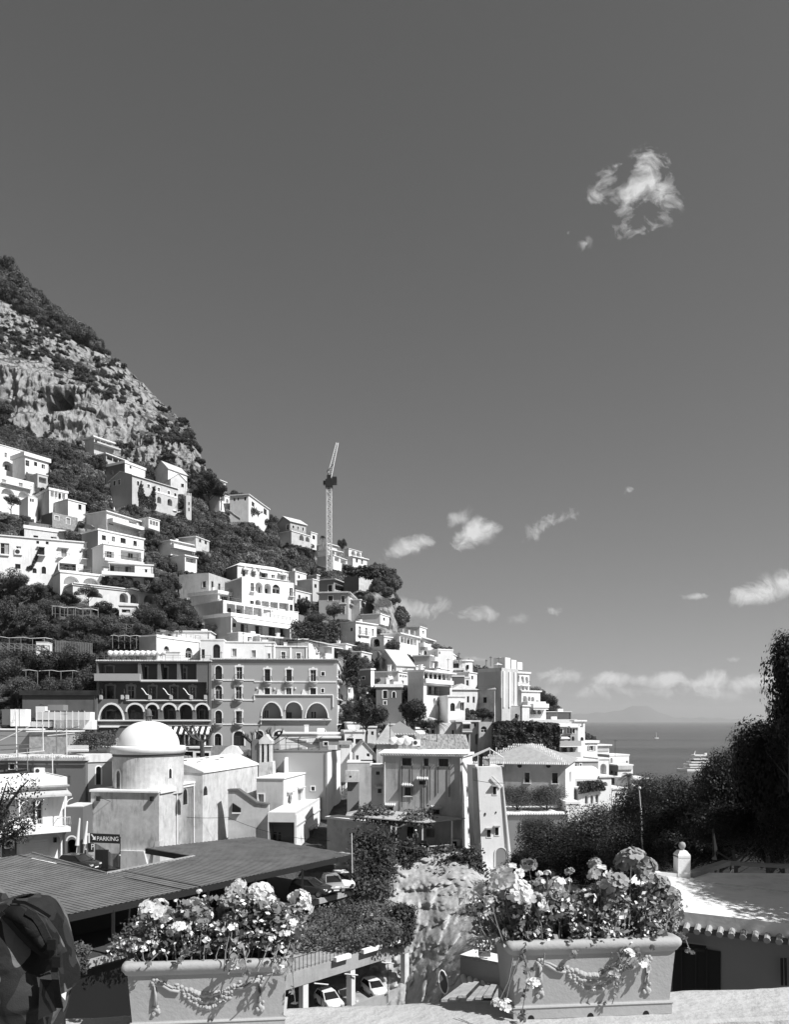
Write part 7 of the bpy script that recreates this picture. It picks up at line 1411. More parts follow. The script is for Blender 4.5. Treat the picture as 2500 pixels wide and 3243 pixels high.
tr(1722,2228,80,80,200,'dark tree growing over the cliff behind the stepped terraces',CROWN[0],foot=2260); tr(1752,2252,60,50,196,'tree crown behind the stepped terraces',CROWN[2]); tr(1530,2265,60,50,160,'ivy like bush in the grey arch',CROWN_D[0]); tr(1555,2270,40,40,158,'small round bush beside the terrace wall',CROWN_D[1])
tr(1700,2262,80,30,182,'low bush row on the terrace above the ivy wall',CROWN[1])
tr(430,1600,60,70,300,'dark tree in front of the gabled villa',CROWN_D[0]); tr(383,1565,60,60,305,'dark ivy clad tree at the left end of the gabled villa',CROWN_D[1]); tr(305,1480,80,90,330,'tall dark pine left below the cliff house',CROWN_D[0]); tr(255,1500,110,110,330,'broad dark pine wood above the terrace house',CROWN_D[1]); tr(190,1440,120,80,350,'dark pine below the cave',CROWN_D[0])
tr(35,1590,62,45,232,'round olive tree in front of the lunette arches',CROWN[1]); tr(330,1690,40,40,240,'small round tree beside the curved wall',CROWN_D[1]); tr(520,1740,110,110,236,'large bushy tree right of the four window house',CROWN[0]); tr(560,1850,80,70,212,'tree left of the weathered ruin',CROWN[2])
g='trees of the terraced gardens'
GT=[(40,1850,110,90),(110,1880,100,80),(20,1950,120,110),(90,1960,110,90),(160,1930,90,80),(215,1900,80,60),(280,1880,60,55),(150,2000,100,70),(260,1985,110,70),(330,1990,110,80),(400,1975,90,70),(330,1930,80,60),(470,1960,100,90),(520,1915,90,80),(560,1940,90,80),(600,1960,80,70),(60,2080,120,100),(150,2110,130,110),(240,2090,120,100),(280,2160,110,100),(190,2180,120,90),(60,2190,130,90),(20,2120,110,100),(400,2040,110,60),(300,2050,120,70),(560,2000,70,60),(660,1995,60,45),(450,2005,80,60),(1010,1960,70,50),(960,1920,60,60),(1060,1940,60,60),(1000,2000,70,40),(1140,2060,60,40),(1150,2110,60,60),(1090,2070,50,40)]
for i,(u,v,w,h) in enumerate(GT): tr(u,v,w,h,TY(u,v+h*.4)-3,'bushy garden tree on the terraced slope between the white houses',(CROWN+CROWN_L+CROWN_D[:1])[(i*7)%6],group=g,seed=i)
leafpatch('hedge','clipped dark hedge along the cliff top terrace','hedge',[(1090,1815,238),(1225,1835,234),(1222,1806,236),(1092,1796,240)],2600,.9,'ivy',1.2,seed=31)
leafpatch('ivy','ivy climbing the white arched house beside the hotel','ivy',[(1095,2170,158),(1140,2180,158),(1135,2070,160),(1092,2075,160)],2000,.45,'ivy',.8,seed=32)
leafpatch('pergola_vine','leafy pergola under the white balcony house','vine',[(340,1838,214),(500,1850,214),(490,1822,216),(340,1818,216)],2000,.6,'ivy',1.,seed=33)
leafpatch('shrub','low shrubs on the terrace below the villa loggias','shrub',[(925,2010,172),(1080,2020,176),(1070,1985,178),(925,1975,176)],2600,.55,'ivy',1.4,seed=34)
def palm(u,v,Y,h,r,label,n=26,m='leaf'):
    t=thing('palm_tree',label,'palm tree',P(u,v,Y)); mb('palebark').tube([(0,0,-1),(.1,0,h*.5),(0,0,h)],r*.12,7,r*.09).obj('trunk',t); rnd=random.Random(int(u)); b=mb(m)
    for i in range(n):
        a=rnd.uniform(0,6.28); e=rnd.uniform(-.3,1.3); L=r*rnd.uniform(.8,1.1); prev=None
        for j in range(9):
            s=j/8; rad=L*s*math.cos(e*(1-s*.2)); z=h+L*(math.sin(e)*s-.75*s*s); c=Vector((math.cos(a)*rad,math.sin(a)*rad,z))
            if prev is not None:
                d=(c-prev).normalized(); sd=d.cross(Vector((0,0,1))).normalized(); w=L*.22*math.sin(math.pi*min(1,s*.9+.1))
                for sg in (-1,1):
                    for q in (0,.5): p=prev+(c-prev)*q; e_=p+sd*sg*w+d*w*.7-Vector((0,0,w*.35)); b.add([p,p+d*L*.045,e_],[(0,1,2)])
            prev=c
    b.obj('fronds',t)
palm(1388,2330,140,2.2,2.4,'dark palm standing between white houses under the striped blind house',m='leaf_dark'); palm(1993,2535,118,3.6,2.3,'pale green palm in front of the small beach house',m='leaf_light'); palm(1022,1722,318,2.5,2.2,'tiny palm on the skyline left of the crane',m='leaf_dark'); palm(585,1638,300,5,4.5,'palm in front of the crenellated tower',m='leaf'); palm(492,1930,205,2,3.2,'broad leafed banana palm above the hotel gardens',m='leaf_light'); palm(1898,2232,190,2,2,'distant palm beside the terraces',m='leaf_dark') if 0 else None
# plane tree leafing at the left edge
def plane_tree():
    Y=46; t=thing('plane_tree','sparse plane tree with leaf clusters in front of the balcony house','tree',P(-40,2900,Y)); b=mb('bark'); b.tube([P(-40,2900,Y),P(-35,2700,Y),P(-20,2600,Y)],.28,8,.2)
    rng=np.random.default_rng(5); lf=mb('leaf_dark')
    for br in ([(-20,2650),(20,2560),(60,2500),(90,2470)],[(-25,2640),(10,2620),(60,2590),(105,2560),(115,2530)],[(-30,2680),(30,2650),(70,2620),(95,2600)],[(-20,2600),(5,2530),(20,2480)],[(-25,2690),(10,2665),(40,2650),(60,2628)]):
        pts=[P(u,v,Y+rng.uniform(-.8,.8)) for u,v in br]; b.tube(pts,.11,6,.03)
        for i in range(len(pts)-1):
            for k in range(9):
                c=pts[i].lerp(pts[i+1],rng.random()); c=np.array(c)+rng.normal(size=3)*.28; n=17; lf.quads(leafquads(c+rng.normal(size=(n,3))*.17,.15*rng.uniform(.6,1.3,n),bias=np.array([.3,-.6,.5]),rng=rng))
    wput(b,'trunk',t); wput(lf,'foliage',t,kind='stuff')
plane_tree()
# ------------------------------------------------------------------ crane
def crane():
    Y=278.; t=thing('tower_crane','tall lattice tower crane with raised jib rising above the hillside','crane',P(1043,1838,Y)); w=15/F*Y/2; z0=zw(1838,Y); z1=zw(1535,Y); x=xw(1043,Y)
    b=mb('whitemetal'); n=26
    cs=[(-w,-w),(w,-w),(w,w),(-w,w)]
    for cx,cy in cs: b.box(x+cx-.11,x+cx+.11,Y+cy-.11,Y+cy+.11,z0,z1)
    for i in range(n):
        a=z0+(z1-z0)*i/n; c=z0+(z1-z0)*(i+1)/n
        for k in range(4):
            p,q=cs[k],cs[(k+1)%4]; 
            if i%2: p,q=q,p
            b.tube([(x+p[0],Y+p[1],a),(x+q[0],Y+q[1],c)],.09,4,cap=False); b.tube([(x+cs[k][0],Y+cs[k][1],c),(x+cs[(k+1)%4][0],Y+cs[(k+1)%4][1],c)],.07,4,cap=False)
    wput(b,'mast',t)
    A,B_=P(1043,1512,Y),P(1069,1402,Y+4); d=(B_-A); dn=d.normalized(); sx=dn.cross(Vector((0,1,0))).normalized(); sy=Vector((0,1,0)); b=mb('whitemetal'); o=[sx*.75,-sx*.75,sy*1.2]
    for k in o: b.tube([A+k,B_+k*.5],.12,4)
    m=16
    for i in range(m):
        p=A+d*i/m; q=A+d*(i+1)/m
        for a_,c_ in ((0,1),(1,2),(2,0)): b.tube([p+o[a_]*(1-.5*i/m),q+o[c_]*(1-.5*i/m)],.08,4,cap=False)
    wput(b,'jib',t); wput(mb('darkmetal').box(x+1.,x+2.7,Y-1,Y+1,zw(1534,Y),zw(1512,Y)),'counterweight',t); wput(mb('darkmetal').box(x-1.3,x+1.2,Y-1.3,Y+1.3,zw(1545,Y),zw(1520,Y)).box(x-.8,x+.7,Y-.6,Y+.6,zw(1520,Y),zw(1505,Y)),'slewing_head',t)
    wput(mb('glass').box(x-2.1,x-1.1,Y-.8,Y+.6,zw(1536,Y),zw(1524,Y)),'cab',t); wput(mb('darkmetal').tube([P(1036,1494,Y),P(1056,1470,Y)],.12,4).tube([P(1043,1512,Y),P(1037,1490,Y)],.15,4),'stay',t)
crane()
# ------------------------------------------------------------------ yacht, sailing boat, poles
def yacht():
    Y=780; t=thing('motor_yacht','large white motor yacht with stacked decks lying off the coast','yacht',P(2230,2441,Y)); k=Y/F
    def deck(u0,u1,v0,v1,m,name,w=6,nose=.0):
        x0,x1,z1,z0=xw(u0,Y),xw(u1,Y),zw(v0,Y),zw(v1,Y); b=mb(m); n=nose*k
        pts=[(x0,Y),(x0+n*.5+.01,Y-w*.6),(x0+n+.02,Y-w),(x1,Y-w*.9),(x1,Y+w*.9),(x0+n+.02,Y+w),(x0+n*.5+.01,Y+w*.6)]; b.prism(pts,z0,z1); wput(b,name,t)
    deck(2145,2330,2434,2443,'white_clean','hull',7,25); deck(2166,2325,2427,2431,'white_clean','main_deck',6.4,14); deck(2176,2320,2431,2434,'darkmetal','window_band',6,12); deck(2166,2310,2418,2424,'white_clean','upper_deck',5.8,12); deck(2175,2300,2424,2427,'darkmetal','window_band',5.6,10); deck(2176,2255,2411,2415,'white_clean','bridge_deck',5,10); deck(2182,2250,2415,2418,'darkmetal','window_band',4.9,8)
    deck(2186,2238,2402,2406,'white_clean','sun_deck',4.4,8); deck(2190,2235,2406,2411,'darkmetal','window_band',4.2,6); deck(2190,2238,2390,2394,'white_clean','hardtop',3.2,8)
    wput(mb('white_clean').tube([P(2196,2403,Y),P(2204,2378,Y)],1.0,5,.3).tube([P(2228,2404,Y),P(2216,2392,Y)],.8,5,.4).sphere(P(2236,2388,Y),1.6),'radar_mast',t)
yacht()
Y=2200; t=thing('sailing_boat','tiny white sailing boat far out on the sea','boat',P(2081,2340,Y)); wput(mb('white_clean').prism([(xw(2074,Y),Y),(xw(2077,Y),Y-1.6),(xw(2088,Y),Y-1.4),(xw(2088,Y),Y+1.4),(xw(2077,Y),Y+1.6)],zw(2340,Y),zw(2336,Y)),'hull',t); wput(mb('white_clean').tube([P(2081,2337,Y),P(2080,2319,Y)],.35,4),'mast',t)
t=thing('flagpole','thin tall white pole in front of the dark trees right of centre','pole',P(2038,2722,44)); wput(mb('whitemetal').tube([P(2031,2560,44),P(2038,2722,44)],.05,6),'pole',t); wput(mb('whitemetal').tube([P(2026,2500,44),P(2031,2560,44)],.03,6),'pole_tip',t); wput(mb('lamp').sphere(P(2027,2496,44),.1),'finial',t)
t=thing('thin_post','thin white post beside the end of the corrugated roof','pole',P(1114,2760,70)); wput(mb('whitemetal').tube([P(1114,2640,70),P(1116,2765,70)],.05,6),'pole',t)
for (u,v0,v1,Y,l) in ((1541,2088,2110,180,'thin aerial mast left on the ribbed block roof'),(1555,2078,2110,180,'aerial with small vane on the ribbed block roof'),(1600,2082,2125,178,'stout aerial right of the little roof turret'),(1455,2066,2098,185,'thin aerial above the round tower house'),(1391,2040,2052,190,'aerial on the roof stack left of the blank pale wall')):
    t=thing('aerial',l,'aerial',P(u,v1,Y)); wput(mb('metal').tube([P(u,v1,Y),P(u,v0,Y)],.09,4),'mast',t); wput(mb('metal').box(xw(u-4,Y),xw(u+4,Y),Y-.1,Y+.1,zw(v0+6,Y),zw(v0+3,Y)),'antenna',t)
for i,(u,v,Y,l) in enumerate(((292,1608,262,'closed white parasol left end on the roof terrace'),(335,1612,262,'closed white parasol above the roof terrace corner'),(361,1622,260,'closed white parasol in the middle of the roof terrace'),(411,1632,262,'closed white parasol right on the roof terrace'),(352,1592,268,'closed white parasol on the upper garden wall'),(429,1672,255,'closed white parasol below on the balustrade'),(1181,2193,168,'closed white parasol higher on the railed garden terrace'),(1169,2213,165,'closed white parasol lower on the railed garden terrace'),(620,1640,300,'closed parasol below the crenellated tower'),(638,1650,300,'second closed parasol below the tower, further right'))):
    t=thing('closed_parasol',l,'parasol',P(u,v+6,Y)); s=Y/260; wput(mb('white_clean').lathe([(.05,0),(.05,.5),(.42,.55),(.3,1.4),(.06,2.3),(.01,2.4)],0+P(u,v+6,Y).x,Y,P(u,v+6,Y).z,8),'canopy',t,True)
for i,(u,v,w,l) in enumerate(((514,1611,30,'open white parasol left below the villa lawn'),(548,1616,26,'open parasol in the middle below the villa'),(572,1622,26,'open parasol nearest the palm'),(705,1618,16,'open white parasol below the arched white house'))):
    Y=298; t=thing('open_parasol',l,'parasol',P(u,v+12,Y)); c=P(u,v,Y); r=w/2/F*Y; wput(mb('white_clean').lathe([(r,-.45),(r*.5,.1),(.02,.4)],c.x,c.y,c.z,10),'canopy',t); wput(mb('metal').tube([c,(c.x,c.y,c.z-2)],.06,5),'pole',t)
def fence(u0,v0,u1,v1,Y,label,n=11,h=1.1,cross=True,name='fence'):
    t=thing(name,label,'fence',P(u0,v0,Y)); A,B_=P(u0,v0,Y),P(u1,v1,Y)
    for i in range(n+1): p=A.lerp(B_,i/n); wput(mb('palebark').box(p.x-.07,p.x+.07,p.y-.07,p.y+.07,p.z-.3,p.z+h),'post',t)
    for k in (.1,h*.95): wput(mb('palebark').tube([A+Vector((0,0,k)),B_+Vector((0,0,k))],.055,5),'rail',t)
    if cross:
        for i in range(n):
            p,q=A.lerp(B_,i/n),A.lerp(B_,(i+1)/n); wput(mb('palebark').tube([p+Vector((0,-.05,.15)),q+Vector((0,-.05,h*.9))],.04,4).tube([q+Vector((0,-.05,.15)),p+Vector((0,-.05,h*.9))],.04,4),'brace',t)
fence(215,1984,440,1994,166,'rustic wooden fence with crossed bars across the garden slope'); fence(-20,2052,155,2062,150,'rustic crossed fence left on the lower garden terrace',8); fence(165,1945,310,1953,172,'wooden rail fence under the white cloth strip',6,2.,False); fence(175,2060,290,2068,148,'slatted wooden screen below the small white shrine house',22,1.9,False)
for (u0,v0,u1,v1,Y,l) in ((-20,2018,165,2022,152,'long pale beam of the lower left pergola'),(165,1920,310,1932,174,'wavy white cloth strip over the garden pergola'),(70,2123,255,2126,144,'thin white cable beam among the olive trees'),(350,2013,445,2014,156,'thin pergola beam under the garden trees')):
    t=thing('garden_beam',l,'beam',P(u0,v0,Y)); A,B_=P(u0,v0,Y),P(u1,v1,Y); b=mb('offwhite'); b.tube([A.lerp(B_,i/8)+Vector((0,0,.12*math.sin(i*2.1))) for i in range(9)],.13 if Y>165 else .07,6); wput(b,'beam',t)
    for k in range(5): p=A.lerp(B_,(k+.3)/5); wput(mb('palebark').tube([p,p-Vector((0,0,2.6))],.06,4),'post',t)
a=Bd('garden_shrine','little white domed garden hut with a dark arched window','hut',114,2034,150,2035,2064,Y=150,th=8,wall='white',side='white',D=3,over=.05,rt=.1); a.win('f',128,2042,141,2052,kind='w',arch=True); a.done()
a=Bd('vine_pergola','flat dark vine roof over the lane left of the hotel','pergola',70,2202,305,2212,2270,Y=140,th=3,wall='darkwall',D=5,rt=.9,rmat='ivy',over=.4); a.done()
# ------------------------------------------------------------------ roof and house at the right, near
zr=-4.8
def gp(u,v,z): Y=z*F/(V0-v); return Vector((xw(u,Y),Y,z))
rh=thing('terrace_roof_house','house with a sunlit white roof terrace and tiled eaves at the right','house',gp(2300,2820,zr)); 
f0,f1=gp(2080,2878,zr),gp(2700,2948,zr); b0,b1=gp(2020,2762,zr),gp(2760,2768,zr); d_=(f1-f0).normalized(); nn=Vector((d_.y,-d_.x,0)); 
f0=f0-d_*1.2
wput(mb('white').add([f0,f1,b1,b0]+[p-Vector((0,0,.35)) for p in (f0,f1,b1,b0)],[(0,1,2,3),(0,4,5,1),(1,5,6,2),(2,6,7,3),(3,7,4,0)]),'roof',rh)
w0,w1=f0-nn*.12,f1-nn*.12
wput(mb('midgrey').add([w0-Vector((0,0,.36)),w1-Vector((0,0,.36)),w1-Vector((0,0,5)),w0-Vector((0,0,5))],[(0,3,2,1)]),'wall',rh); wput(mb('midgrey').add([w0-Vector((0,0,.36)),w0-Vector((0,0,5)),w0-nn*6-Vector((0,0,5)),w0-nn*6-Vector((0,0,.36))],[(0,1,2,3)]),'side_wall',rh)
L_=(f1-f0).length; n=int(L_/.26)
for i in range(n):
    p=f0+d_*(i+.5)*.26+nn*.02-Vector((0,0,.30)); b=mb('tile'); q=p+nn*.24-Vector((0,0,.10)); b.tube([p-nn*.1,q],.07,8,.08); wput(b,'tile',rh)
wput(mb('darkwall').add([f0+nn*.2-Vector((0,0,.34)),f1+nn*.2-Vector((0,0,.34)),f1-Vector((0,0,.5)),f0-Vector((0,0,.5))],[(0,3,2,1)]),'eaves_board',rh)
def onw(u,v):   # a point on that wall seen at u,v
    t_=(u-U0)/F; s=(t_*w0.y-w0.x)/(d_.x-t_*d_.y); p=w0+d_*s; return Vector((p.x,p.y,zw(v,p.y)))+nn*.03
wput(mb('dark').add([onw(2132,2990),onw(2285,3012),onw(2285,3200),onw(2132,3200)],[(0,3,2,1)]),'door',rh)
for u in (2160,2205,2240): a0,a1=onw(u,3000),onw(u+4,3000); wput(mb('darkmetal').add([a0+nn*.05,a1+nn*.05,onw(u+4,3200)+nn*.05,onw(u,3200)+nn*.05],[(0,3,2,1)]),'door_board',rh)
wput(mb('darkmetal').add([onw(2120,2984)+nn*.3,onw(2240,2998)+nn*.3,onw(2240,3006)+nn*.3,onw(2120,2992)+nn*.3,onw(2120,2980),onw(2240,2994)],[(0,3,2,1),(0,1,5,4)]),'door_hood',rh)
for u in (2478,2490): wput(mb('darkmetal').tube([onw(u,3030)+nn*.1,onw(u+2,3115)+nn*.1],.03,5),'window_bar',rh)
def wallbar(pa,pb,h,m,name,t=.28): 
    A,B_=gp(*pa,zr),gp(*pb,zr); dd=(B_-A).normalized(); k=Vector((-dd.y,dd.x,0))*t/2; wput(mb(m).add([A-k,B_-k,B_+k,A+k]+[p+Vector((0,0,h)) for p in (A-k,B_-k,B_+k,A+k)],[(4,5,6,7),(0,1,5,4),(1,2,6,5),(2,3,7,6),(3,0,4,7)]),name,rh)
wallbar((2030,2770),(2185,2778),.12,'white','coping'); wallbar((2185,2778),(2306,2738),.14,'midgrey','coping'); wallbar((2306,2738),(2800,2765),.10,'midgrey','coping'); wallbar((2200,2790),(2760,2860),.03,'offwhite','roof_seam',.1)  # far coping greyed, its shade is put into the tone
pl=thing('gate_pillar','white square pillar topped with a stone ball beside the roof terrace','pillar',P(2162,2768,24)); x0,x1=xw(2142,24),xw(2181,24); z0,z1=zw(2775,24),zw(2703,24)
wput(mb('white').box(x0,x1,23.8,24.2,z0,z1-.06).box(x0-.0,x1+.0,23.79,24.21,z1-.1,z1-.02).add([(x0,23.8,z1-.02),(x1,23.8,z1-.02),(x1,24.2,z1-.02),(x0,24.2,z1-.02),(x0+.08,23.88,z1+.1),(x1-.08,23.88,z1+.1),(x1-.08,24.12,z1+.1),(x0+.08,24.12,z1+.1)],[(0,1,5,4),(1,2,6,5),(2,3,7,6),(3,0,4,7),(4,5,6,7)]),'shaft',pl)
c=P(2162,2678,24); wput(mb('concrete').lathe([(.1,-.26),(.07,-.18),(.04,-.12),(.06,-.1),(.1,-.04),(.11,.02),(.08,.09),(.01,.12)],c.x,c.y,c.z,14),'ball_finial',pl,True)
t=thing('closed_parasol','dark closed parasol standing behind the raised roof edge','parasol',P(2262,2735,28)); wput(mb('darkmetal').tube([P(2262,2745,28),P(2261,2625,28)],.03,6),'pole',t); wput(mb('midgrey').tube([P(2264,2722,28),P(2268,2690,28),P(2263,2650,28),P(2261,2628,28)],.10,8,.01),'canopy',t)
# ------------------------------------------------------------------ small shed with wall and plank roof
sd=thing('tiled_wall_shed','low grey wall with white cap and tile drip edge above a plank roof','shed',P(1520,3120,14))
Y=14.; A,B_=P(1458,3023,Y),P(1640,3060,Y-1.2); Bk=P(1502,3005,Y+.9); Bk2=P(1640,3035,Y-.2)
wput(mb('white').add([A,B_,Bk2,Bk,A-Vector((0,0,.05)),B_-Vector((0,0,.05))],[(0,1,2,3),(0,4,5,1)]),'cap',sd); wput(mb('midgrey').add([A,B_,B_-Vector((0,0,.8)),A-Vector((0,0,.42)),Bk,Bk-Vector((0,0,.5))],[(0,3,2,1),(0,4,5,3)]),'wall',sd)
for i in range(7):
    p=P(1468+i*21,3092+i*6,Y-.1-i*.12); q=p+Vector((.03,-.28,-.1)); wput(mb('tile_light').tube([p,q],.055,8,.06),'tile',sd)
wput(mb('darkwall').add([P(1462,3090,Y),P(1640,3130,Y-1.2),P(1640,3180,Y-1.2),P(1462,3130,Y)],[(0,3,2,1)]),'eaves_wall',sd)
for i in range(9):
    a0=P(1398+i*27,3165+0*i,11.6-i*.02); a1=P(1398+i*27+25,3165,11.6-i*.02); c0=P(1468+i*19,3113+i*1.,13.6); c1=P(1468+i*19+18,3113+i*1.,13.6); dz=Vector((0,0,.03*(i%3)))
    wput(mb('plank').add([a0+dz,a1+dz,c1+dz,c0+dz,a0+dz-Vector((0,0,.04)),a1+dz-Vector((0,0,.04))],[(0,1,2,3),(0,4,5,1)]),'plank',sd)
p=P(1535,3027,13.6); pt=thing('flower_trough','small dark trough of white flowers standing on the low wall','flower pot',p); mb('darkwall').box(-.1,.1,-.06,.06,0,.09).obj('trough',pt); rng=np.random.default_rng(3); mb('petal_white').quads(leafquads(np.array([0,0,.16])+rng.normal(size=(60,3))*[.07,.04,.05],.05,rng=rng)).obj('blossoms',pt,kind='stuff'); mb('leaf_light').quads(leafquads(np.array([0,0,.13])+rng.normal(size=(60,3))*[.08,.04,.03],.06,rng=rng)).obj('leaves',pt,kind='stuff')
t=thing('round_mirror','tilted oval disc with bright rim leaning at the foot of the pale rock','mirror',P(1408,3110,15)); b=MB().use('darkwall'); 
b.add([P(1405+14*math.cos(i*.524)+ -6*math.sin(i*.524)*.9,3110-38*math.sin(i*.524),15) for i in range(12)],[tuple(range(12))]); wput(b,'disc',t); b=mb('white_clean').tube([P(1405+14*math.cos(i*.524)-6*math.sin(i*.524)*.9,3110-38*math.sin(i*.524),14.98) for i in range(13)],.012,5); wput(b,'rim',t)
t=thing('person','person with a white cap bending beside a scooter on the terrace','person',P(1316,2680,82.3)); 
def person_skin(parent,joints,edges,radii,m='darkwall',name='body'):
    me=bpy.data.meshes.new(name); me.from_pydata(joints,edges,[]); me.materials.append(MAT[m]); o=link(name,me,parent); sk=o.modifiers.new('skin','SKIN'); 
    if not me.skin_vertices: 
        bpy.context.view_layer.objects.active=o
        me.attributes.new('skin_v','FLOAT','POINT')
    for i,r in enumerate(radii): me.skin_vertices[0].data[i].radius=(r,r)
    me.skin_vertices[0].data[0].use_root=True; s=o.modifiers.new('sub','SUBSURF'); s.levels=1; s.render_levels=1; return o
J=[(0,0,.92),(0,-.1,1.15),(.02,-.25,1.4),(.02,-.3,1.52),(.03,-.38,1.66),(-.12,0,.9),(-.14,-.05,.48),(-.14,.05,.05),(.12,0,.9),(.14,-.05,.48),(.16,.05,.05),(-.2,-.26,1.38),(-.26,-.45,1.12),(-.2,-.62,1.),(.22,-.26,1.38),(.28,-.45,1.12),(.24,-.65,1.02)]
E_=[(0,1),(1,2),(2,3),(3,4),(0,5),(5,6),(6,7),(0,8),(8,9),(9,10),(2,11),(11,12),(12,13),(2,14),(14,15),(15,16)]
try:
    person_skin(t,J,E_,[.16,.15,.16,.06,.11,.1,.075,.05,.1,.075,.05,.07,.045,.035,.07,.045,.035])
    c=mb('white_clean').lathe([(.12,0),(.115,.06),(.06,.1),(.01,.11)],.03,-.38,1.72,10); c.obj('cap',t,True)
except RuntimeError as ex: print(ex)
t=thing('scooter','dark parked scooter beside the terrace post','scooter',P(1338,2684,82)); b=mb('darkmetal'); b.box(-.15,.15,-.5,.1,.45,.75).box(-.06,.06,-.6,.5,.25,.4).tube([(0,.5,.3),(0,.6,1.),(0,.55,1.05)],.05,6).tube([(-.3,.55,1.05),(.3,.55,1.05)],.03,5); b.obj('body',t)
for y in (-.55,.65): w=mb('rubber').lathe([(.01,-.05),(.2,-.05),(.22,0),(.2,.05),(.01,.05)],0,0,0,12); w.v=[(z,x+y,y_+.22) for x,y_,z in w.v]; w.obj('wheel',t,True)
t.rotation_euler=(0,0,1.3)

# retaining walls, garden walls and terrace lines on the slopes
for i,(u0,v0,u1,v1,h,m,l) in enumerate(((0,1640,155,1662,16,'stone','rough stone terrace wall between the arched and square houses'),(245,1650,300,1668,14,'concrete','low concrete garden wall right of the stone faced house'),(170,1950,310,1958,12,'stone','stone terrace wall under the wooden rail fence'),(180,1995,250,2002,26,'stone','short rubble wall on the garden slope'),(0,2070,60,2074,18,'stone','stone wall at the far left of the lower terraces'),
 (255,1575,330,1592,5,'white','thin white edged lawn terrace wall left of the villa'),(305,1735,330,1742,12,'offwhite','short white wall beside the four window house'),(640,1740,720,1775,22,'rock','pale rock face left above the white villa'),(935,1905,1040,1925,4,'white','white beam of the pergola right of the villa'),(945,1945,1040,1965,24,'stone','rocky wall below the white pergola beam'),
 (1100,2070,1165,2085,20,'stone','stone wall under the vine porch'),(1140,2190,1230,2202,5,'white','white railed edge of the parasol terrace'),(1140,2206,1215,2212,14,'stone','stone wall below the parasol terrace'),(1245,2057,1300,2066,12,'offwhite','pale garden wall with climbing shrubs'),(1195,2060,1215,2090,30,'darkwall','dark sloping garden wall left of the shrubs'),(1230,2140,1290,2148,10,'white','white balustraded terrace in front of the long grey house'),
 (1090,2145,1130,2150,24,'stone','rocky bank beside the hotel end'),(1395,2268,1450,2275,8,'white','white parapet below the arched door house'),(1315,2262,1385,2275,22,'offwhite','pale parapet below the villa arches'),(700,1600,760,1640,8,'stone','low wall under the skyline house'),(600,1655,700,1690,6,'offwhite','garden path edge below the tower'),(1000,1790,1090,1812,8,'stone','stone terrace edge under the crane mast'),(430,1705,530,1712,5,'offwhite','pale terrace line right of the four window house'),(490,1800,560,1822,14,'concrete','concrete ramp wall above the ruin'))):
    Y0_=TY(u0,v0+h)-1.5; Y1_=TY(u1,v1+h)-1.5; A,B_=P(u0,v0,Y0_),P(u1,v1,Y1_); d=(B_-A); n_=Vector((-d.y,d.x,0)).normalized()*.5; dz=Vector((0,0,h/F*Y0_)); k=9
    b=mb(m); rr_=random.Random(i); tops=[A.lerp(B_,j/k)+Vector((0,0,rr_.uniform(-.15,.15))) for j in range(k+1)]
    b.add([p for p in tops]+[p-dz for p in tops]+[p+n_ for p in tops],[(j,k+1+j,k+2+j,j+1) for j in range(k)]+[(j,j+1,2*k+3+j,2*k+2+j) for j in range(k)])
    o=b.obj('garden_wall'); tag(o,l,'wall')

cl2=thing('white_pole_frame','white pole frames and slanting boards on the roof left of the planted terrace','frame',P(60,2400,90))
for i,(u0,v0,u1,v1) in enumerate(((0,2375,130,2368),(20,2390,140,2378),(0,2402,120,2392),(85,2368,87,2440),(165,2385,166,2455),(0,2345,95,2300),(55,2300,56,2400),(48,2245,40,2290),(135,2295,136,2380),(178,2295,179,2385),(210,2310,211,2390),(150,2330,235,2322),(0,2360,90,2358))):
    wput(mb('whitemetal' if i%3 else 'metal').tube([P(u0,v0,90.5),P(u1,v1,90.5)],.06,5),'pole',cl2)

for (u0,v0,Y0,u1,v1,Y1,sg,l) in ((1125,2640,78,1500,2705,80,.5,'thin cable sagging across the terrace canopy'),(1060,2702,72,1215,2690,78,.3,'thin cable running to the dark shrub'),(300,2520,86,720,2588,96,.9,'long cable slung across the church walls'),(720,2588,96,1120,2660,92,1.,'cable sagging in front of the white terrace house'),(1500,2470,79,1600,2480,79,.1,'short cable on the white tower'),(0,2330,92,250,2300,96,.5,'roof cable above the grey house at the left'),(1640,2760,66,2140,2790,30,.6,'cable passing in front of the dark trees')):
    A,B_=P(u0,v0,Y0),P(u1,v1,Y1); t=thing('overhead_cable',l,'cable',A); wput(mb('darkmetal').tube([A.lerp(B_,i/12)-Vector((0,0,sg*4*(i/12)*(1-i/12))) for i in range(13)],.025,4),'cable',t)
rg=random.Random(77)
for i,(u,v,Y) in enumerate(((60,2308,100),(205,2310,100),(700,2098,150),(940,2046,158),(1010,2044,158),(1150,2322,131),(1385,2350,93),(1236,2356,94),(770,2034,158),(560,2014,159),(1420,2122,168),(1580,2124,172),(1860,2353,166),(1950,2393,150),(870,2334,120))):
    t=thing('television_aerial','spindly television aerial '+('on the left roofs beside the white boxes','on the planted roof left of the dome','on the grey hotel roof edge','on the pale grey house above the hotel','on the shuttered white house end','on the white roof below the round tree','beside the tiled slope of the stained house','behind the white water drums','above the grey shutters over the hotel','on the white house over the tank row','on the porch villa roof','at the corner of the ribbed block','on the black shuttered house by the sea','on the wavy parapet house by the sea','beside the iron rooftop pergola')[i],'aerial',P(u,v,Y)); h=rg.uniform(1.8,3.2); b=mb('darkmetal').tube([(0,0,-.3),(0,0,h)],.035,4)
    for k in range(5): b.box(-.45+.05*k,.45-.05*k,-.3+k*.14,-.27+k*.14,h-.3,h-.27)
    b.box(-.015,.015,-.35,.35,h-.32,h-.28); b.obj('aerial',t)
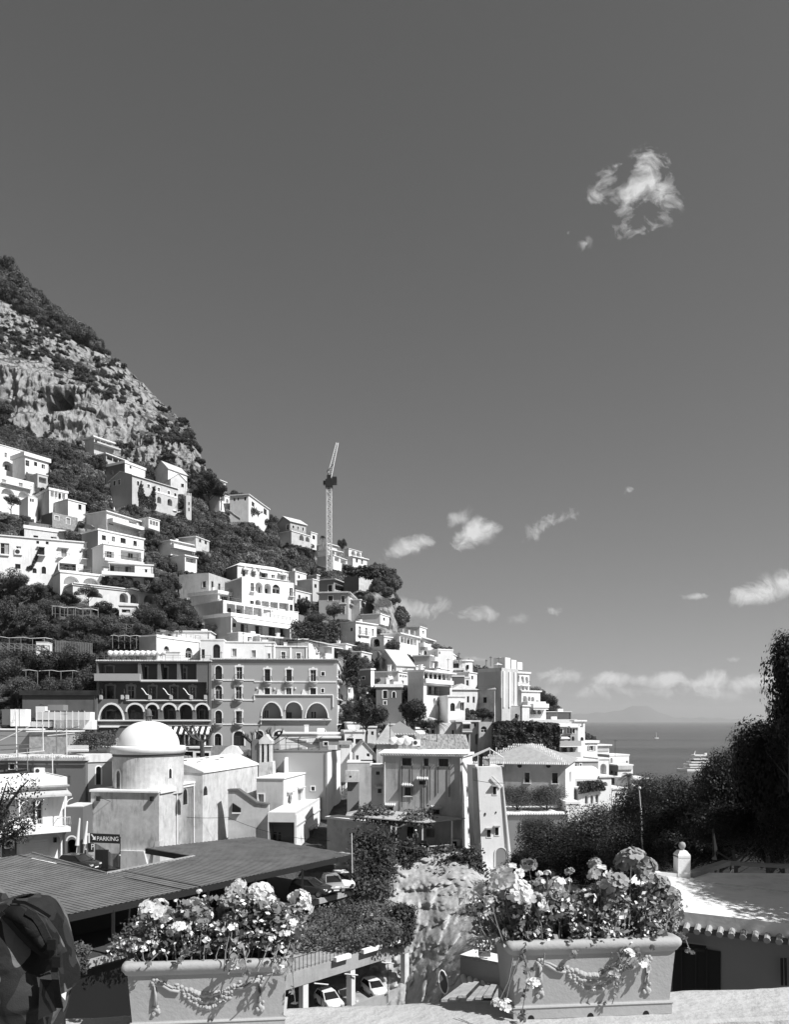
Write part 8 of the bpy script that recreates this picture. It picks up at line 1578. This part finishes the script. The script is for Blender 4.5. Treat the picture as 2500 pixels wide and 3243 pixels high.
# ------------------------------------------------------------------ parapet in the foreground
def parapet():
    zt=-.9956; xs=np.linspace(-3.2,4.2,150); ys=np.linspace(-.30,0,14); b=mb('parapet'); vs=[]
    for j,yy in enumerate(ys):
        for i,x in enumerate(xs):
            e=.012*(fbm(np.array([x*9]),np.array([0.]),np.array([0.]),61,3)[0]-.5)*2 if j in (0,len(ys)-1) else 0
            n=(vnoise(np.array([x*14]),np.array([yy*14]),np.array([0.]),63)[0]-.5)*.004
            vs.append((x,2.742+.1216*x+yy+e,zt+n-(.006 if j in(0,len(ys)-1) else 0)))
    K=len(xs); b.add(vs,[(j*K+i,j*K+i+1,(j+1)*K+i+1,(j+1)*K+i) for j in range(len(ys)-1) for i in range(K-1)])
    o=len(b.v); b.add([vs[i] for i in range(K)]+[(v[0],v[1]-.01,v[2]-.05) for v in vs[:K]],[(i,K+i,K+i+1,i+1) for i in range(K-1)])
    last=vs[-K:]; b.add(last+[(v[0],v[1],v[2]-1.4) for v in last],[(i,i+1,K+i+1,K+i) for i in range(K-1)])
    w=tag(b.obj('parapet_wall',smooth=False),'wide pale rendered parapet carrying the two terracotta flower boxes','wall')
    b=mb('concrete'); b.add([(-3.2,2.742-.389-.31,zt-.035),(4.2,2.742+.51-.31,zt-.035),(4.2,2.0,zt-.035),(-3.2,1.6,zt-.035)],[(0,3,2,1)]); b.obj('ledge',w)
    mb('asphalt').add([(-6,-4,-1.75),(6,-4,-1.75),(6,3.3,-1.75),(-6,2.2,-1.75)],[(0,1,2,3)]).obj('terrace_floor',kind='structure')
parapet()
# ------------------------------------------------------------------ festooned flower boxes
def planter(x,y,z,yaw,L,label):
    t=thing('flower_box',label,'planter',(x,y,z),yaw); s=L/.564; H=.276*s; D=.215*s; tp=.014*s
    def ring(e,zz): return [(-e,-e,zz),(L+e,-e,zz),(L+e,D+e,zz),(-e,D+e,zz)]
    b=mb('terracotta'); lv=[(.006*s,0),(.006*s,.036*s),(0.001,.040*s),(0,.05*s),(tp,H-.045*s)]
    vs=[p for e,zz in lv for p in ring(e,zz)]; b.add(vs,[(i*4+j,i*4+(j+1)%4,(i+1)*4+(j+1)%4,(i+1)*4+j) for i in range(len(lv)-1) for j in range(4)]+[(3,2,1,0)]); b.obj('body',t)
    b=mb('white' if 0 else 'terracotta'); b.obj('x') if 0 else None
    b=mb('terracotta'); hl=[(.0165*s,.0385*s),(.010*s,.041*s),(.0085*s,.036*s)]
    # base line moulding
    vs=[p for e,zz in ((.008*s,.036*s),(.010*s,.040*s),(.008*s,.044*s),(.0,.046*s)) for p in ring(e,zz)]; b.add(vs,[(i*4+j,i*4+(j+1)%4,(i+1)*4+(j+1)%4,(i+1)*4+j) for i in range(3) for j in range(4)]); b.obj('base_moulding',t)
    b=mb('terracotta'); pr=[(tp-.001,H-.052*s),(tp+.010*s,H-.046*s),(tp+.014*s,H-.038*s),(tp+.016*s,H-.034*s),(tp+.021*s,H-.026*s),(tp+.022*s,H-.015*s),(tp+.018*s,H-.005*s),(tp+.008*s,H),(tp-.012*s,H),(tp-.02*s,H-.01*s),(tp-.02*s,H-.05*s)]
    def rr(e,zz,c=.02*s,k=4):
        o=[]; 
        for cx,cy,a0 in ((-e+c,-e+c,math.pi),(L+e-c,-e+c,1.5*math.pi),(L+e-c,D+e-c,0),(-e+c,D+e-c,.5*math.pi)):
            for i in range(k+1): a=a0+i/k*math.pi/2; o.append((cx+c*math.cos(a),cy+c*math.sin(a),zz))
        return o
    vs=[p for e,zz in pr for p in rr(e,zz)]; m=20; b.add(vs,[(i*m+j,i*m+(j+1)%m,(i+1)*m+(j+1)%m,(i+1)*m+j) for i in range(len(pr)-1) for j in range(m)]); b.obj('rim',t,True)
    mb('ground').add([(0,0,H-.03*s),(L,0,H-.03*s),(L,D,H-.03*s),(0,D,H-.03*s)],[(0,1,2,3)]).obj('soil',t)
    # relief: swag of fruit, ribbons and tassels on the front
    def fy(zz): return -tp*max(0,(zz-.05*s)/(H-.095*s))
    rnd=random.Random(3); b=mb('terracotta'); xa,xb=L*.20,L*.80
    for i in range(30):
        q=i/29; xx=L*.29+(L*.42)*q; sag=.055*s*math.sin(math.pi*q); 
        for r_ in range(3 if .12<q<.88 else 2):
            zz=H*.66-sag-(r_-.7)*.0155*s*(.5+math.sin(math.pi*q)); R_=.0105*s*(.75+.5*math.sin(math.pi*q))*rnd.uniform(.75,1.2)
            cx,cz=xx+rnd.uniform(-.005,.005)*s,zz+rnd.uniform(-.004,.004)*s
            b.lathe([(.001,-R_*.75),(R_*.35,-R_*.62),(R_*.8,-R_*.25),(R_,0.)],0,0,0,8) 
            k=32; b.v[-k:]=[(cx+px,fy(cz)+pz*1.0,cz+py) for px,py,pz in b.v[-k:]]
            if rnd.random()<.5: b.tube([(cx,fy(cz)-R_*.7,cz),(cx,fy(cz)-R_*.9,cz)],R_*.22,5)
    b.obj('fruit_garland',t,True)
    for sx,x0 in ((1,L*.155),(-1,L*.845)):
        b=mb('terracotta')
        z0=H*.72
        for k in range(6): a=k*1.05; b.sphere((x0+.011*s*math.cos(a),fy(z0),z0+.011*s*math.sin(a)),.0085*s,6,1,4)
        b.tube([(x0,fy(z0)-.002,z0),(x0+sx*L*.05,fy(z0)-.004,z0-.012*s),(x0+sx*L*.10,fy(z0)-.005,z0-.030*s),(x0+sx*L*.16,fy(z0)-.004,z0-.036*s)],.006*s,6)
        b.tube([(x0,fy(z0)-.002,z0+.004),(x0+sx*L*.06,fy(z0)-.004,z0-.004*s),(x0+sx*L*.12,fy(z0)-.005,z0-.022*s)],.0045*s,6)
        b.tube([(x0,fy(z0)-.001,z0),(x0,fy(z0)-.003,z0-.045*s),(x0+sx*.002,fy(z0)-.003,z0-.085*s)],.006*s,6,.008*s)
        for k in range(11): a=rnd.uniform(0,6.28); b.sphere((x0+sx*.002+rnd.uniform(-.015,.015)*s,fy(H*.3)-.001,z0-.105*s+rnd.uniform(-.022,.02)*s),.0085*s*rnd.uniform(.6,1.1),6,1.3,4)
        b.obj('ribbon_tassel',t,True)
    for q in (.10,.48,.84): xx=L*q; mb('dark').prof([(xx+.012*s*math.cos(i*math.pi/6),.0005+.014*s*math.sin(i*math.pi/6)) for i in range(7)],-.0068*s,-.0055*s).obj('drain_hole',t)
    return t,s,H,D
zp=-.9956
ang=math.atan2(.058,.561)
PL=planter(-.833,2.462,zp,ang,.475,'terracotta flower box with fruit garland on the parapet, left one beside the backpack')
PR=planter(.402,2.592,zp,ang,.54,'terracotta flower box with fruit garland on the parapet, right one near the terrace roof')
# ------------------------------------------------------------------ geraniums
def leaf_mesh(name,m,seed):
    rnd=random.Random(seed); b=mb(m); n=14; c=(0,0,0); rim=[];mid=[]
    for i in range(n):
        a=.35+i/(n-1)*(2*math.pi-.7)-math.pi/2; r=1+.13*math.cos(i*math.pi*.93)+rnd.uniform(-.05,.05); z=.22+.12*math.sin(i*2.3+seed); rim.append((r*math.cos(a),r*math.sin(a),z)); mid.append((r*.55*math.cos(a),r*.55*math.sin(a),.06+.05*math.sin(i*2.3)))
    b.add([c]+mid+rim,[(0,1+i,2+i) for i in range(n-1)]+[(1+i,1+n+i,2+n+i,2+i) for i in range(n-1)]); return b.mesh(name,True)
LM=[leaf_mesh('leaf','gleaf',i) for i in range(3)]
def head_mesh(m,seed,n=15,big=1.):
    rng=random.Random(seed); b=mb(m)
    for k in range(n):
        th=math.acos(1-rng.random()*1.35); ph=rng.uniform(0,6.28); d=Vector((math.sin(th)*math.cos(ph),math.sin(th)*math.sin(ph),math.cos(th)*.8+.1)); c=d*rng.uniform(.55,.8); t=d.cross(Vector((.3,.2,1))).normalized(); u=d.cross(t)
        for j in range(5):
            a=j*1.257+rng.uniform(-.2,.2); o=(t*math.cos(a)+u*math.sin(a)); w=(t*-math.sin(a)+u*math.cos(a)); L=.42*big*rng.uniform(.85,1.15); W=.20*big; up=d*rng.uniform(.02,.14)
            vs=[c,c+o*L*.45-w*W*.8+up*.6,c+o*L*.85-w*W*.75+up*.9,c+o*L+up*.6,c+o*L*.85+w*W*.75+up*.9,c+o*L*.45+w*W*.8+up*.6,c+o*L*.6+up*.2]
            b.add(vs,[(0,1,6),(1,2,6),(2,3,6),(3,4,6),(4,5,6),(5,0,6)])
    return b.mesh('flower_head',True)
HM={'w':[head_mesh('petal',s,17) for s in (1,2)],'g':[head_mesh('petal_grey',s,20,1.15) for s in (3,4)],'s':[head_mesh('petal_white',s,7,1.0) for s in (5,6,7)]}
def plant(PP,label,heads,blobs,trail,seed):
    t,s,H,D=PP; rng=random.Random(seed); nr=np.random.default_rng(seed); o=t.location; M=Matrix.LocRotScale(t.location,t.rotation_euler,(1,1,1)); L=.564*s
    p=thing('geranium_plant',label,'plant',M@Vector((L/2,D/2,H-.03*s))); Mi=Matrix.LocRotScale(p.location,p.rotation_euler,(1,1,1)).inverted()
    Yc=lambda u,k: (lambda X_:X_)(0)
    def yat(u,f):   # distance of the line through the box at fraction f of its depth
        A=M@Vector((0,D*f,0)); B_=M@Vector((L,D*f,0)); tt=(u-U0)/F; d=B_-A; k=(tt*A.y-A.x)/(d.x-tt*d.y); return A.y+d.y*k
    # foliage mass: many small leaves filling the blobs, plus single leaves on top
    pts=[]; 
    for (u,v,ru,rv,n) in blobs:
        for i in range(n):
            a=rng.uniform(0,6.28); r=math.sqrt(rng.random()); f=rng.uniform(.0,.95); Y=yat(u,f)
            pts.append(P(u+ru*r*math.cos(a),v+rv*r*math.sin(a),Y+rng.uniform(-.02,.02)))
    pts=[q for q in pts if vnoise(np.array([q.x*16]),np.array([q.y*9]),np.array([q.z*16]),seed)[0]>.36 and vnoise(np.array([q.x*6.]),np.array([0.]),np.array([0.]),seed+3)[0]*.16+.10>q.z-(t.location.z+H) and q.z>t.location.z+H-.02*s or (0)]
    A_=np.array(pts); small=A_[nr.random(len(A_))<.92]; b=mb('gleaf'); b.quads(leafquads(small,.018*nr.uniform(.4,1.6,len(small)),bias=np.array([.1,-.35,.5]),aspect=.8,rng=nr)); wput(b,'small_leaves',p,kind='stuff')
    k=nr.random(len(small))<.15; b=mb('petal_white'); b.quads(leafquads(small[k]+nr.normal(size=(k.sum(),3))*.006-np.array([0,.02,0]),.013*nr.uniform(.6,1.5,k.sum()),bias=np.array([.3,-.5,.5]),aspect=.7,rng=nr)); wput(b,'blossom_scatter',p,kind='stuff')
    for i in range(270):
        q=pts[rng.randrange(len(pts))]-Vector((0,rng.uniform(0,.05),-.01)); lo=link('leaf',LM[i%3],p); lo.location=Mi@q; sc=rng.uniform(.008,.019); lo.scale=(sc,sc,sc); lo.rotation_euler=(rng.uniform(-.2,1.3),rng.uniform(-.7,.7),rng.uniform(0,6.28))
    b=mb('stem')
    for i in range(60):
        q=pts[rng.randrange(len(pts))]; r0=M@Vector((L*rng.uniform(.1,.9),D*rng.uniform(.2,.8),H-.03*s)); r0.x=q.x*.7+r0.x*.3; b.tube([r0,(r0+q)/2+Vector((rng.uniform(-.02,.02),0,.02)),q+Vector((0,0,rng.uniform(0,.03)))],.0022,5,.0013)
    for (u,v,r,k,f) in heads:
        Y=yat(u,f); c=P(u,v,Y); R=r/F*Y; h=link('flower_head',HM[k][int(u)%len(HM[k])],p); h.location=Mi@c; h.scale=(R*1.3,R*1.3,R*1.1); h.rotation_euler=(rng.uniform(-.1,.6),rng.uniform(-.4,.4),rng.uniform(0,6.28))
        r0=M@Vector((0,D*f,H-.03*s)); r0.x=c.x*.85+p.location.x*.15; b.tube([r0,(r0+c)/2+Vector((rng.uniform(-.015,.015),0,0)),c],.0022,5,.0016)
    wput(b,'stems',p,kind='stuff')
    b=mb('stem')
    for path in trail:
        q=[P(u,v,y) for u,v,y in path]; b.tube(q,.0024,5,.0015)
        for i in range(1,len(q)):
            for j in range(4):
                c=q[i-1].lerp(q[i],rng.random())+Vector((rng.uniform(-.012,.012),rng.uniform(-.012,.004),rng.uniform(-.01,.01))); lo=link('leaf',LM[j%3],p); lo.location=Mi@c; sc=rng.uniform(.007,.013); lo.scale=(sc,sc,sc); lo.rotation_euler=(rng.uniform(.3,1.5),rng.uniform(-.8,.8),rng.uniform(0,6.28))
    wput(b,'trailing_stems',p)
    return p
plant(PL,'bushy geranium with pale flower heads in the left flower box',
 [(480,2880,38,'w',.2),(530,2897,28,'w',.3),(505,2870,26,'w',.5),(612,2868,30,'w',.4),(570,2940,30,'w',.0),(548,2955,20,'w',.1),(742,2832,28,'w',.5),(762,2800,22,'w',.7),(822,2826,40,'w',.4),(850,2850,26,'w',.5),(948,2848,34,'w',.4),(968,2872,24,'w',.4),(722,2860,30,'g',.5),(745,2820,26,'g',.6),(900,2905,30,'g',.5),(730,2912,24,'g',.2),(930,2925,24,'s',.0),(905,2950,24,'s',.0),(728,2950,24,'s',-.1),(735,2935,18,'s',0),(855,2970,18,'s',-.1),(560,2855,10,'s',.5),(630,2822,9,'w',.5),(420,3000,18,'s',.1),(510,2995,20,'s',0),(395,2985,14,'s',.2),(470,2990,14,'s',.1),(600,2960,14,'s',.1),(660,2900,16,'s',.2),(640,2930,14,'s',.1),(700,2985,16,'s',0),(745,3058,26,'s',-.28),(890,3080,24,'s',-.3),(870,2940,20,'w',.3),(790,2960,14,'s',.0),(650,2975,14,'s',0),(450,3005,12,'s',0)],
 [(660,3000,265,24,1500),(450,3000,95,38,900),(560,2960,110,62,1300),(680,2930,110,90,2000),(800,2920,120,110,2600),(890,2930,80,90,1500),(500,2920,60,45,500),(620,2905,70,50,700)],
 [[(760,3010,2.44),(752,3030,2.425),(745,3060,2.42)],[(770,3000,2.45),(780,3060,2.42),(776,3085,2.42)],[(880,3000,2.46),(872,3030,2.43),(890,3075,2.43)],[(600,3000,2.43),(585,3030,2.42),(560,3050,2.42)],[(930,2990,2.48),(925,3060,2.5),(935,3180,2.5)],[(500,3020,2.42),(470,3050,2.41)]],5)
plant(PR,'large geranium with white and grey flower heads in the right flower box',
 [(1490,2848,34,'w',.3),(1530,2832,36,'w',.5),(1600,2790,52,'w',.2),(1640,2828,46,'w',.1),(1625,2765,32,'w',.5),(1555,2852,20,'w',0),(1575,2815,30,'w',.4),(1692,2862,42,'w',.0),(1720,2885,26,'w',.1),(1512,2895,16,'s',.1),(1545,2893,18,'s',.1),(1765,2800,26,'w',.3),(1708,2768,12,'w',.5),(1735,2765,11,'w',.6),(1712,2795,18,'w',.4),(1905,2775,38,'w',.3),(1930,2785,26,'w',.4),(1870,2845,18,'s',.0),(2000,2728,44,'g',.2),(2040,2745,36,'g',.3),(2055,2785,34,'g',.1),(2090,2800,30,'g',.2),(1945,2800,42,'g',.1),(1930,2840,30,'g',.2),(2120,2835,32,'g',.2),(2080,2830,26,'g',.3),(1675,2740,24,'g',.6),(1800,2790,12,'w',.6),(1805,2760,14,'g',.7),(1885,2735,20,'g',.7),(2160,2865,16,'s',.3),(2130,2862,14,'s',.2),(1750,2850,16,'s',.1),(1810,2860,14,'s',.2),(1600,3186,26,'s',-.5),(1696,3118,26,'s',-.25),(1578,3178,20,'s',-.5),(2033,3062,26,'s',-.2),(1990,3020,22,'s',-.22),(1960,3085,18,'s',-.22),(1940,3078,16,'s',-.22),(2040,3045,16,'s',-.2),(2060,2860,12,'s',.2),(1980,2870,12,'s',.1),(1650,2905,14,'s',0)],
 [(1860,2950,275,28,2000),(1600,2900,110,80,1900),(1700,2890,120,110,2600),(1830,2880,130,120,3000),(1960,2890,120,100,2600),(2070,2885,95,85,1700),(1530,2880,50,50,500),(1630,2960,80,40,800),(1800,2960,120,40,900),(1760,2800,80,50,500),(1880,2800,80,50,500)],
 [[(1650,2980,2.6),(1665,3050,2.56),(1670,3110,2.56),(1660,3180,2.55),(1650,3222,2.55)],[(1640,2980,2.6),(1655,3010,2.56),(1690,3120,2.555)],[(2020,2960,2.66),(1990,3000,2.6),(1950,3050,2.58),(1900,3095,2.58)],[(2030,2960,2.66),(2025,3020,2.6),(2035,3060,2.59)],[(2000,2970,2.64),(1985,3050,2.59),(1960,3120,2.59),(1940,3180,2.6)],[(2040,2960,2.65),(2075,3005,2.6)],[(2130,2945,2.68),(2170,2965,2.64),(2190,3020,2.62)],[(1820,2980,2.62),(1822,3010,2.58),(1815,3025,2.57)],[(1870,2975,2.62),(1860,3000,2.58)],[(1600,3190,2.5),(1640,3215,2.52),(1660,3222,2.53)]],9)
# ------------------------------------------------------------------ backpack on its wearer at the left edge
def camo():
    m=bpy.data.materials.new('camouflage'); m.use_nodes=True; nt=m.node_tree; L=nt.links; bs=nt.nodes['Principled BSDF']; bs.inputs['Roughness'].default_value=.75; bs.inputs['Specular IOR Level'].default_value=.25
    tc=N(nt,'ShaderNodeTexCoord')
    def th(scale,lo,off):
        mp=N(nt,'ShaderNodeMapping'); mp.inputs['Location'].default_value=(off,off*.7,off*1.3); mp.inputs['Scale'].default_value=(1,1,.75); L.new(tc.outputs['Object'],mp.inputs[0]); n=N(nt,'ShaderNodeTexNoise',i_Scale=scale,i_Detail=1.,i_Roughness=.4,i_Distortion=.3); L.new(mp.outputs[0],n.inputs['Vector']); return math_n(nt,'GREATER_THAN',n.outputs[0],lo)
    v=.035; a=th(11,.50,0); b=th(13,.56,5); c=th(15,.60,11)
    x=math_n(nt,'MULTIPLY_ADD',a,.012,.008); x=math_n(nt,'ADD',x,math_n(nt,'MULTIPLY',b,.02)); x=math_n(nt,'ADD',x,math_n(nt,'MULTIPLY',c,.11))  # low tones: the shade on the bag is put into them
    cc=N(nt,'ShaderNodeCombineColor'); [L.new(x,cc.inputs[i]) for i in range(3)]; L.new(cc.outputs[0],bs.inputs['Base Color'])
    w=N(nt,'ShaderNodeTexNoise',i_Scale=9.,i_Detail=3.,i_Distortion=.6); L.new(tc.outputs['Object'],w.inputs['Vector']); wv=N(nt,'ShaderNodeTexNoise',i_Scale=500.); L.new(tc.outputs['Object'],wv.inputs['Vector'])
    bp=N(nt,'ShaderNodeBump',i_Strength=.7,i_Distance=.03); L.new(math_n(nt,'ADD',w.outputs[0],math_n(nt,'MULTIPLY',wv.outputs[0],.04)),bp.inputs['Height']); L.new(bp.outputs[0],bs.inputs['Normal']); MAT['camo']=m
camo(); mat('webbing',.03,rough=.6,var=.1,scale=50,bump=.2,bscale=300); mat('black_nylon',.012,rough=.5,var=.1,bump=.1,bscale=200)
def backpack():
    Y=1.75; t=thing('backpack','dark camouflage backpack with a zipped lid and side straps at the left edge','backpack',P(60,3243,Y)); 
    # silhouette sections from the top down: height v, left u, right u, depth half
    sec=[(2838,60,100,.02),(2846,30,138,.05),(2862,-20,154,.075),(2890,-60,168,.095),(2930,-100,182,.105),(2970,-130,192,.11),(3010,-150,200,.115),(3050,-165,204,.118),(3090,-175,220,.12),(3135,-178,222,.12),(3155,-180,196,.12),(3200,-180,186,.12),(3260,-180,170,.12),(3400,-180,180,.118),(3600,-175,165,.10),(3640,-120,110,.06)]
    b=mb('camo'); n=84; vv_=np.interp(np.linspace(0,len(sec)-1,70),range(len(sec)),[q[0] for q in sec]); sec0=sec; sec=[(v,)+tuple(float(np.interp(v,[q[0] for q in sec0],[q[i] for q in sec0])) for i in (1,2,3)) for v in vv_]
    for (v,ul,ur,dh) in sec:
        c=P((ul+ur)/2,v,Y); w=(ur-ul)/2/F*Y
        for i in range(n):
            a=2*math.pi*i/n; ca,sa=math.cos(a),math.sin(a); p=.62
            b.v.append((c.x+w*math.copysign(abs(ca)**p,ca),Y+dh*math.copysign(abs(sa)**p,sa)*1.1,c.z))
    for i in range(len(sec)-1):
        for j in range(n): b.f.append((i*n+j,i*n+(j+1)%n,(i+1)*n+(j+1)%n,(i+1)*n+j)); b.m.append(0)
    b.f.append(tuple(range(n))); b.m.append(0)
    wput(b,'body',t,True)
    def front(u,v,o=.004):   # a point on the swelling front of the bag
        vs_=[q[0] for q in sec]; ul,ur,dh=(float(np.interp(v,vs_,[q[i] for q in sec])) for i in (1,2,3)); x=max(-.97,min(.97,(u-(ul+ur)/2)/max(1,(ur-ul)/2)))
        ca=abs(x)**(1/.62); return P(u,v,Y-dh*1.1*max(0,1-ca*ca)**.31-o)
    def strip(pts,w,m,name,o=.012,th=.0):
        b=mb(m); q=[front(u,v,o) for u,v in pts]; vs=[]
        for i,p in enumerate(q):
            d=(q[min(i+1,len(q)-1)]-q[max(i-1,0)]); d.normalize(); s_=d.cross(Vector((0,1,0))).normalized()*w; vs+=[p-s_,p+s_]
        b.add(vs,[(2*i,2*i+1,2*i+3,2*i+2) for i in range(len(q)-1)]); o_=wput(b,name,t,False); md=o_.modifiers.new('s','SOLIDIFY'); md.thickness=.0025; return o_
    # lid flap hanging over the front, piped with black
    lid=[(2,2900),(28,2866),(62,2862),(110,2880),(150,2905),(180,2945),(200,2985),(213,3012),(186,3026),(158,3031),(130,3018),(95,2985),(60,2945),(35,2915)]
    cu_,cv_=105,2948; k=len(lid); vs=[front(cu_,cv_,.026)]
    for r_,o_ in ((.35,.025),(.7,.021),(.92,.014),(1.,.003)): vs+=[front(cu_+(u-cu_)*r_,cv_+(v-cv_)*r_,o_) for u,v in lid]
    b=mb('camo').add(vs,[(0,1+(i+1)%k,1+i) for i in range(k)]+[(1+j*k+i,1+j*k+(i+1)%k,1+(j+1)*k+(i+1)%k,1+(j+1)*k+i) for j in range(3) for i in range(k)]); wput(b,'lid_pocket',t,True)
    strip([(2,2892),(30,2920),(60,2955),(100,2996),(140,3024),(165,3032),(190,3030)],.006,'black_nylon','lid_piping',.006); strip([(40,2855),(80,2858),(120,2878),(158,2902)],.0035,'black_nylon','zip',.026)
    strip([(84,2885),(110,2900),(130,2928),(150,2970),(166,3000),(170,3040),(176,3100),(184,3160),(190,3190)],.0075,'webbing','side_strap',.03); pass
    for (u,v) in ((166,2990),(180,3045)): 
        p=front(u,v,.045); wput(mb('black_nylon').box(p.x-.009,p.x+.009,p.y-.006,p.y+.004,p.z-.011,p.z+.011),'buckle',t)
    pass
    p0=[front(u,v,.008) for u,v in ((125,3100),(178,3105),(178,3200),(120,3230))]; wput(mb('black_nylon').add(p0,[(0,3,2,1)]),'mesh_pocket',t)
    p0=[front(u,v,.014) for u,v in ((190,3150),(210,3141),(206,3168),(187,3177))]; wput(mb('white_clean').add(p0,[(0,3,2,1)]),'tag',t); p1=[front(u,v,.016) for u,v in ((194,3156),(204,3152),(203,3156),(194,3160))]; wput(mb('midgrey').add(p1,[(0,3,2,1)]),'tag_print',t)
    strip([(22,2868),(45,2850),(66,2862)],.004,'webbing','haul_loop',.01)
    pw=thing('person','person in a dark camouflage jacket carrying the backpack, only the shoulder in view','person',P(-150,3300,Y+.25)); W_=lambda u,v,y: P(u,v,y)
    j=[W_(-130,3300,2.0),W_(-120,3050,2.0),W_(-105,2900,2.0),W_(-110,2780,2.0),W_(-108,2640,1.98),W_(-28,2864,1.98),W_(30,3060,1.95),W_(20,3200,1.85),W_(-210,2880,2.02),W_(-260,3060,2.0),W_(-180,3750,2.0),W_(-190,4150,2.02),W_(-195,4440,2.0),W_(-80,3750,2.0),W_(-80,4150,2.02),W_(-75,4440,2.0),W_(-60,2850,1.98)]
    ed=[(0,1),(1,2),(2,3),(3,4),(2,16),(16,5),(5,6),(6,7),(2,8),(8,9),(0,10),(10,11),(11,12),(0,13),(13,14),(14,15)]
    Mi=Matrix.LocRotScale(pw.location,pw.rotation_euler,(1,1,1)).inverted(); j=[tuple(Mi@x) for x in j]
    person_skin(pw,j,ed,[.15,.15,.14,.055,.09,.062,.05,.04,.07,.05,.09,.06,.045,.09,.06,.045,.07],'camo')
try: backpack()
except RuntimeError as ex: print(ex)
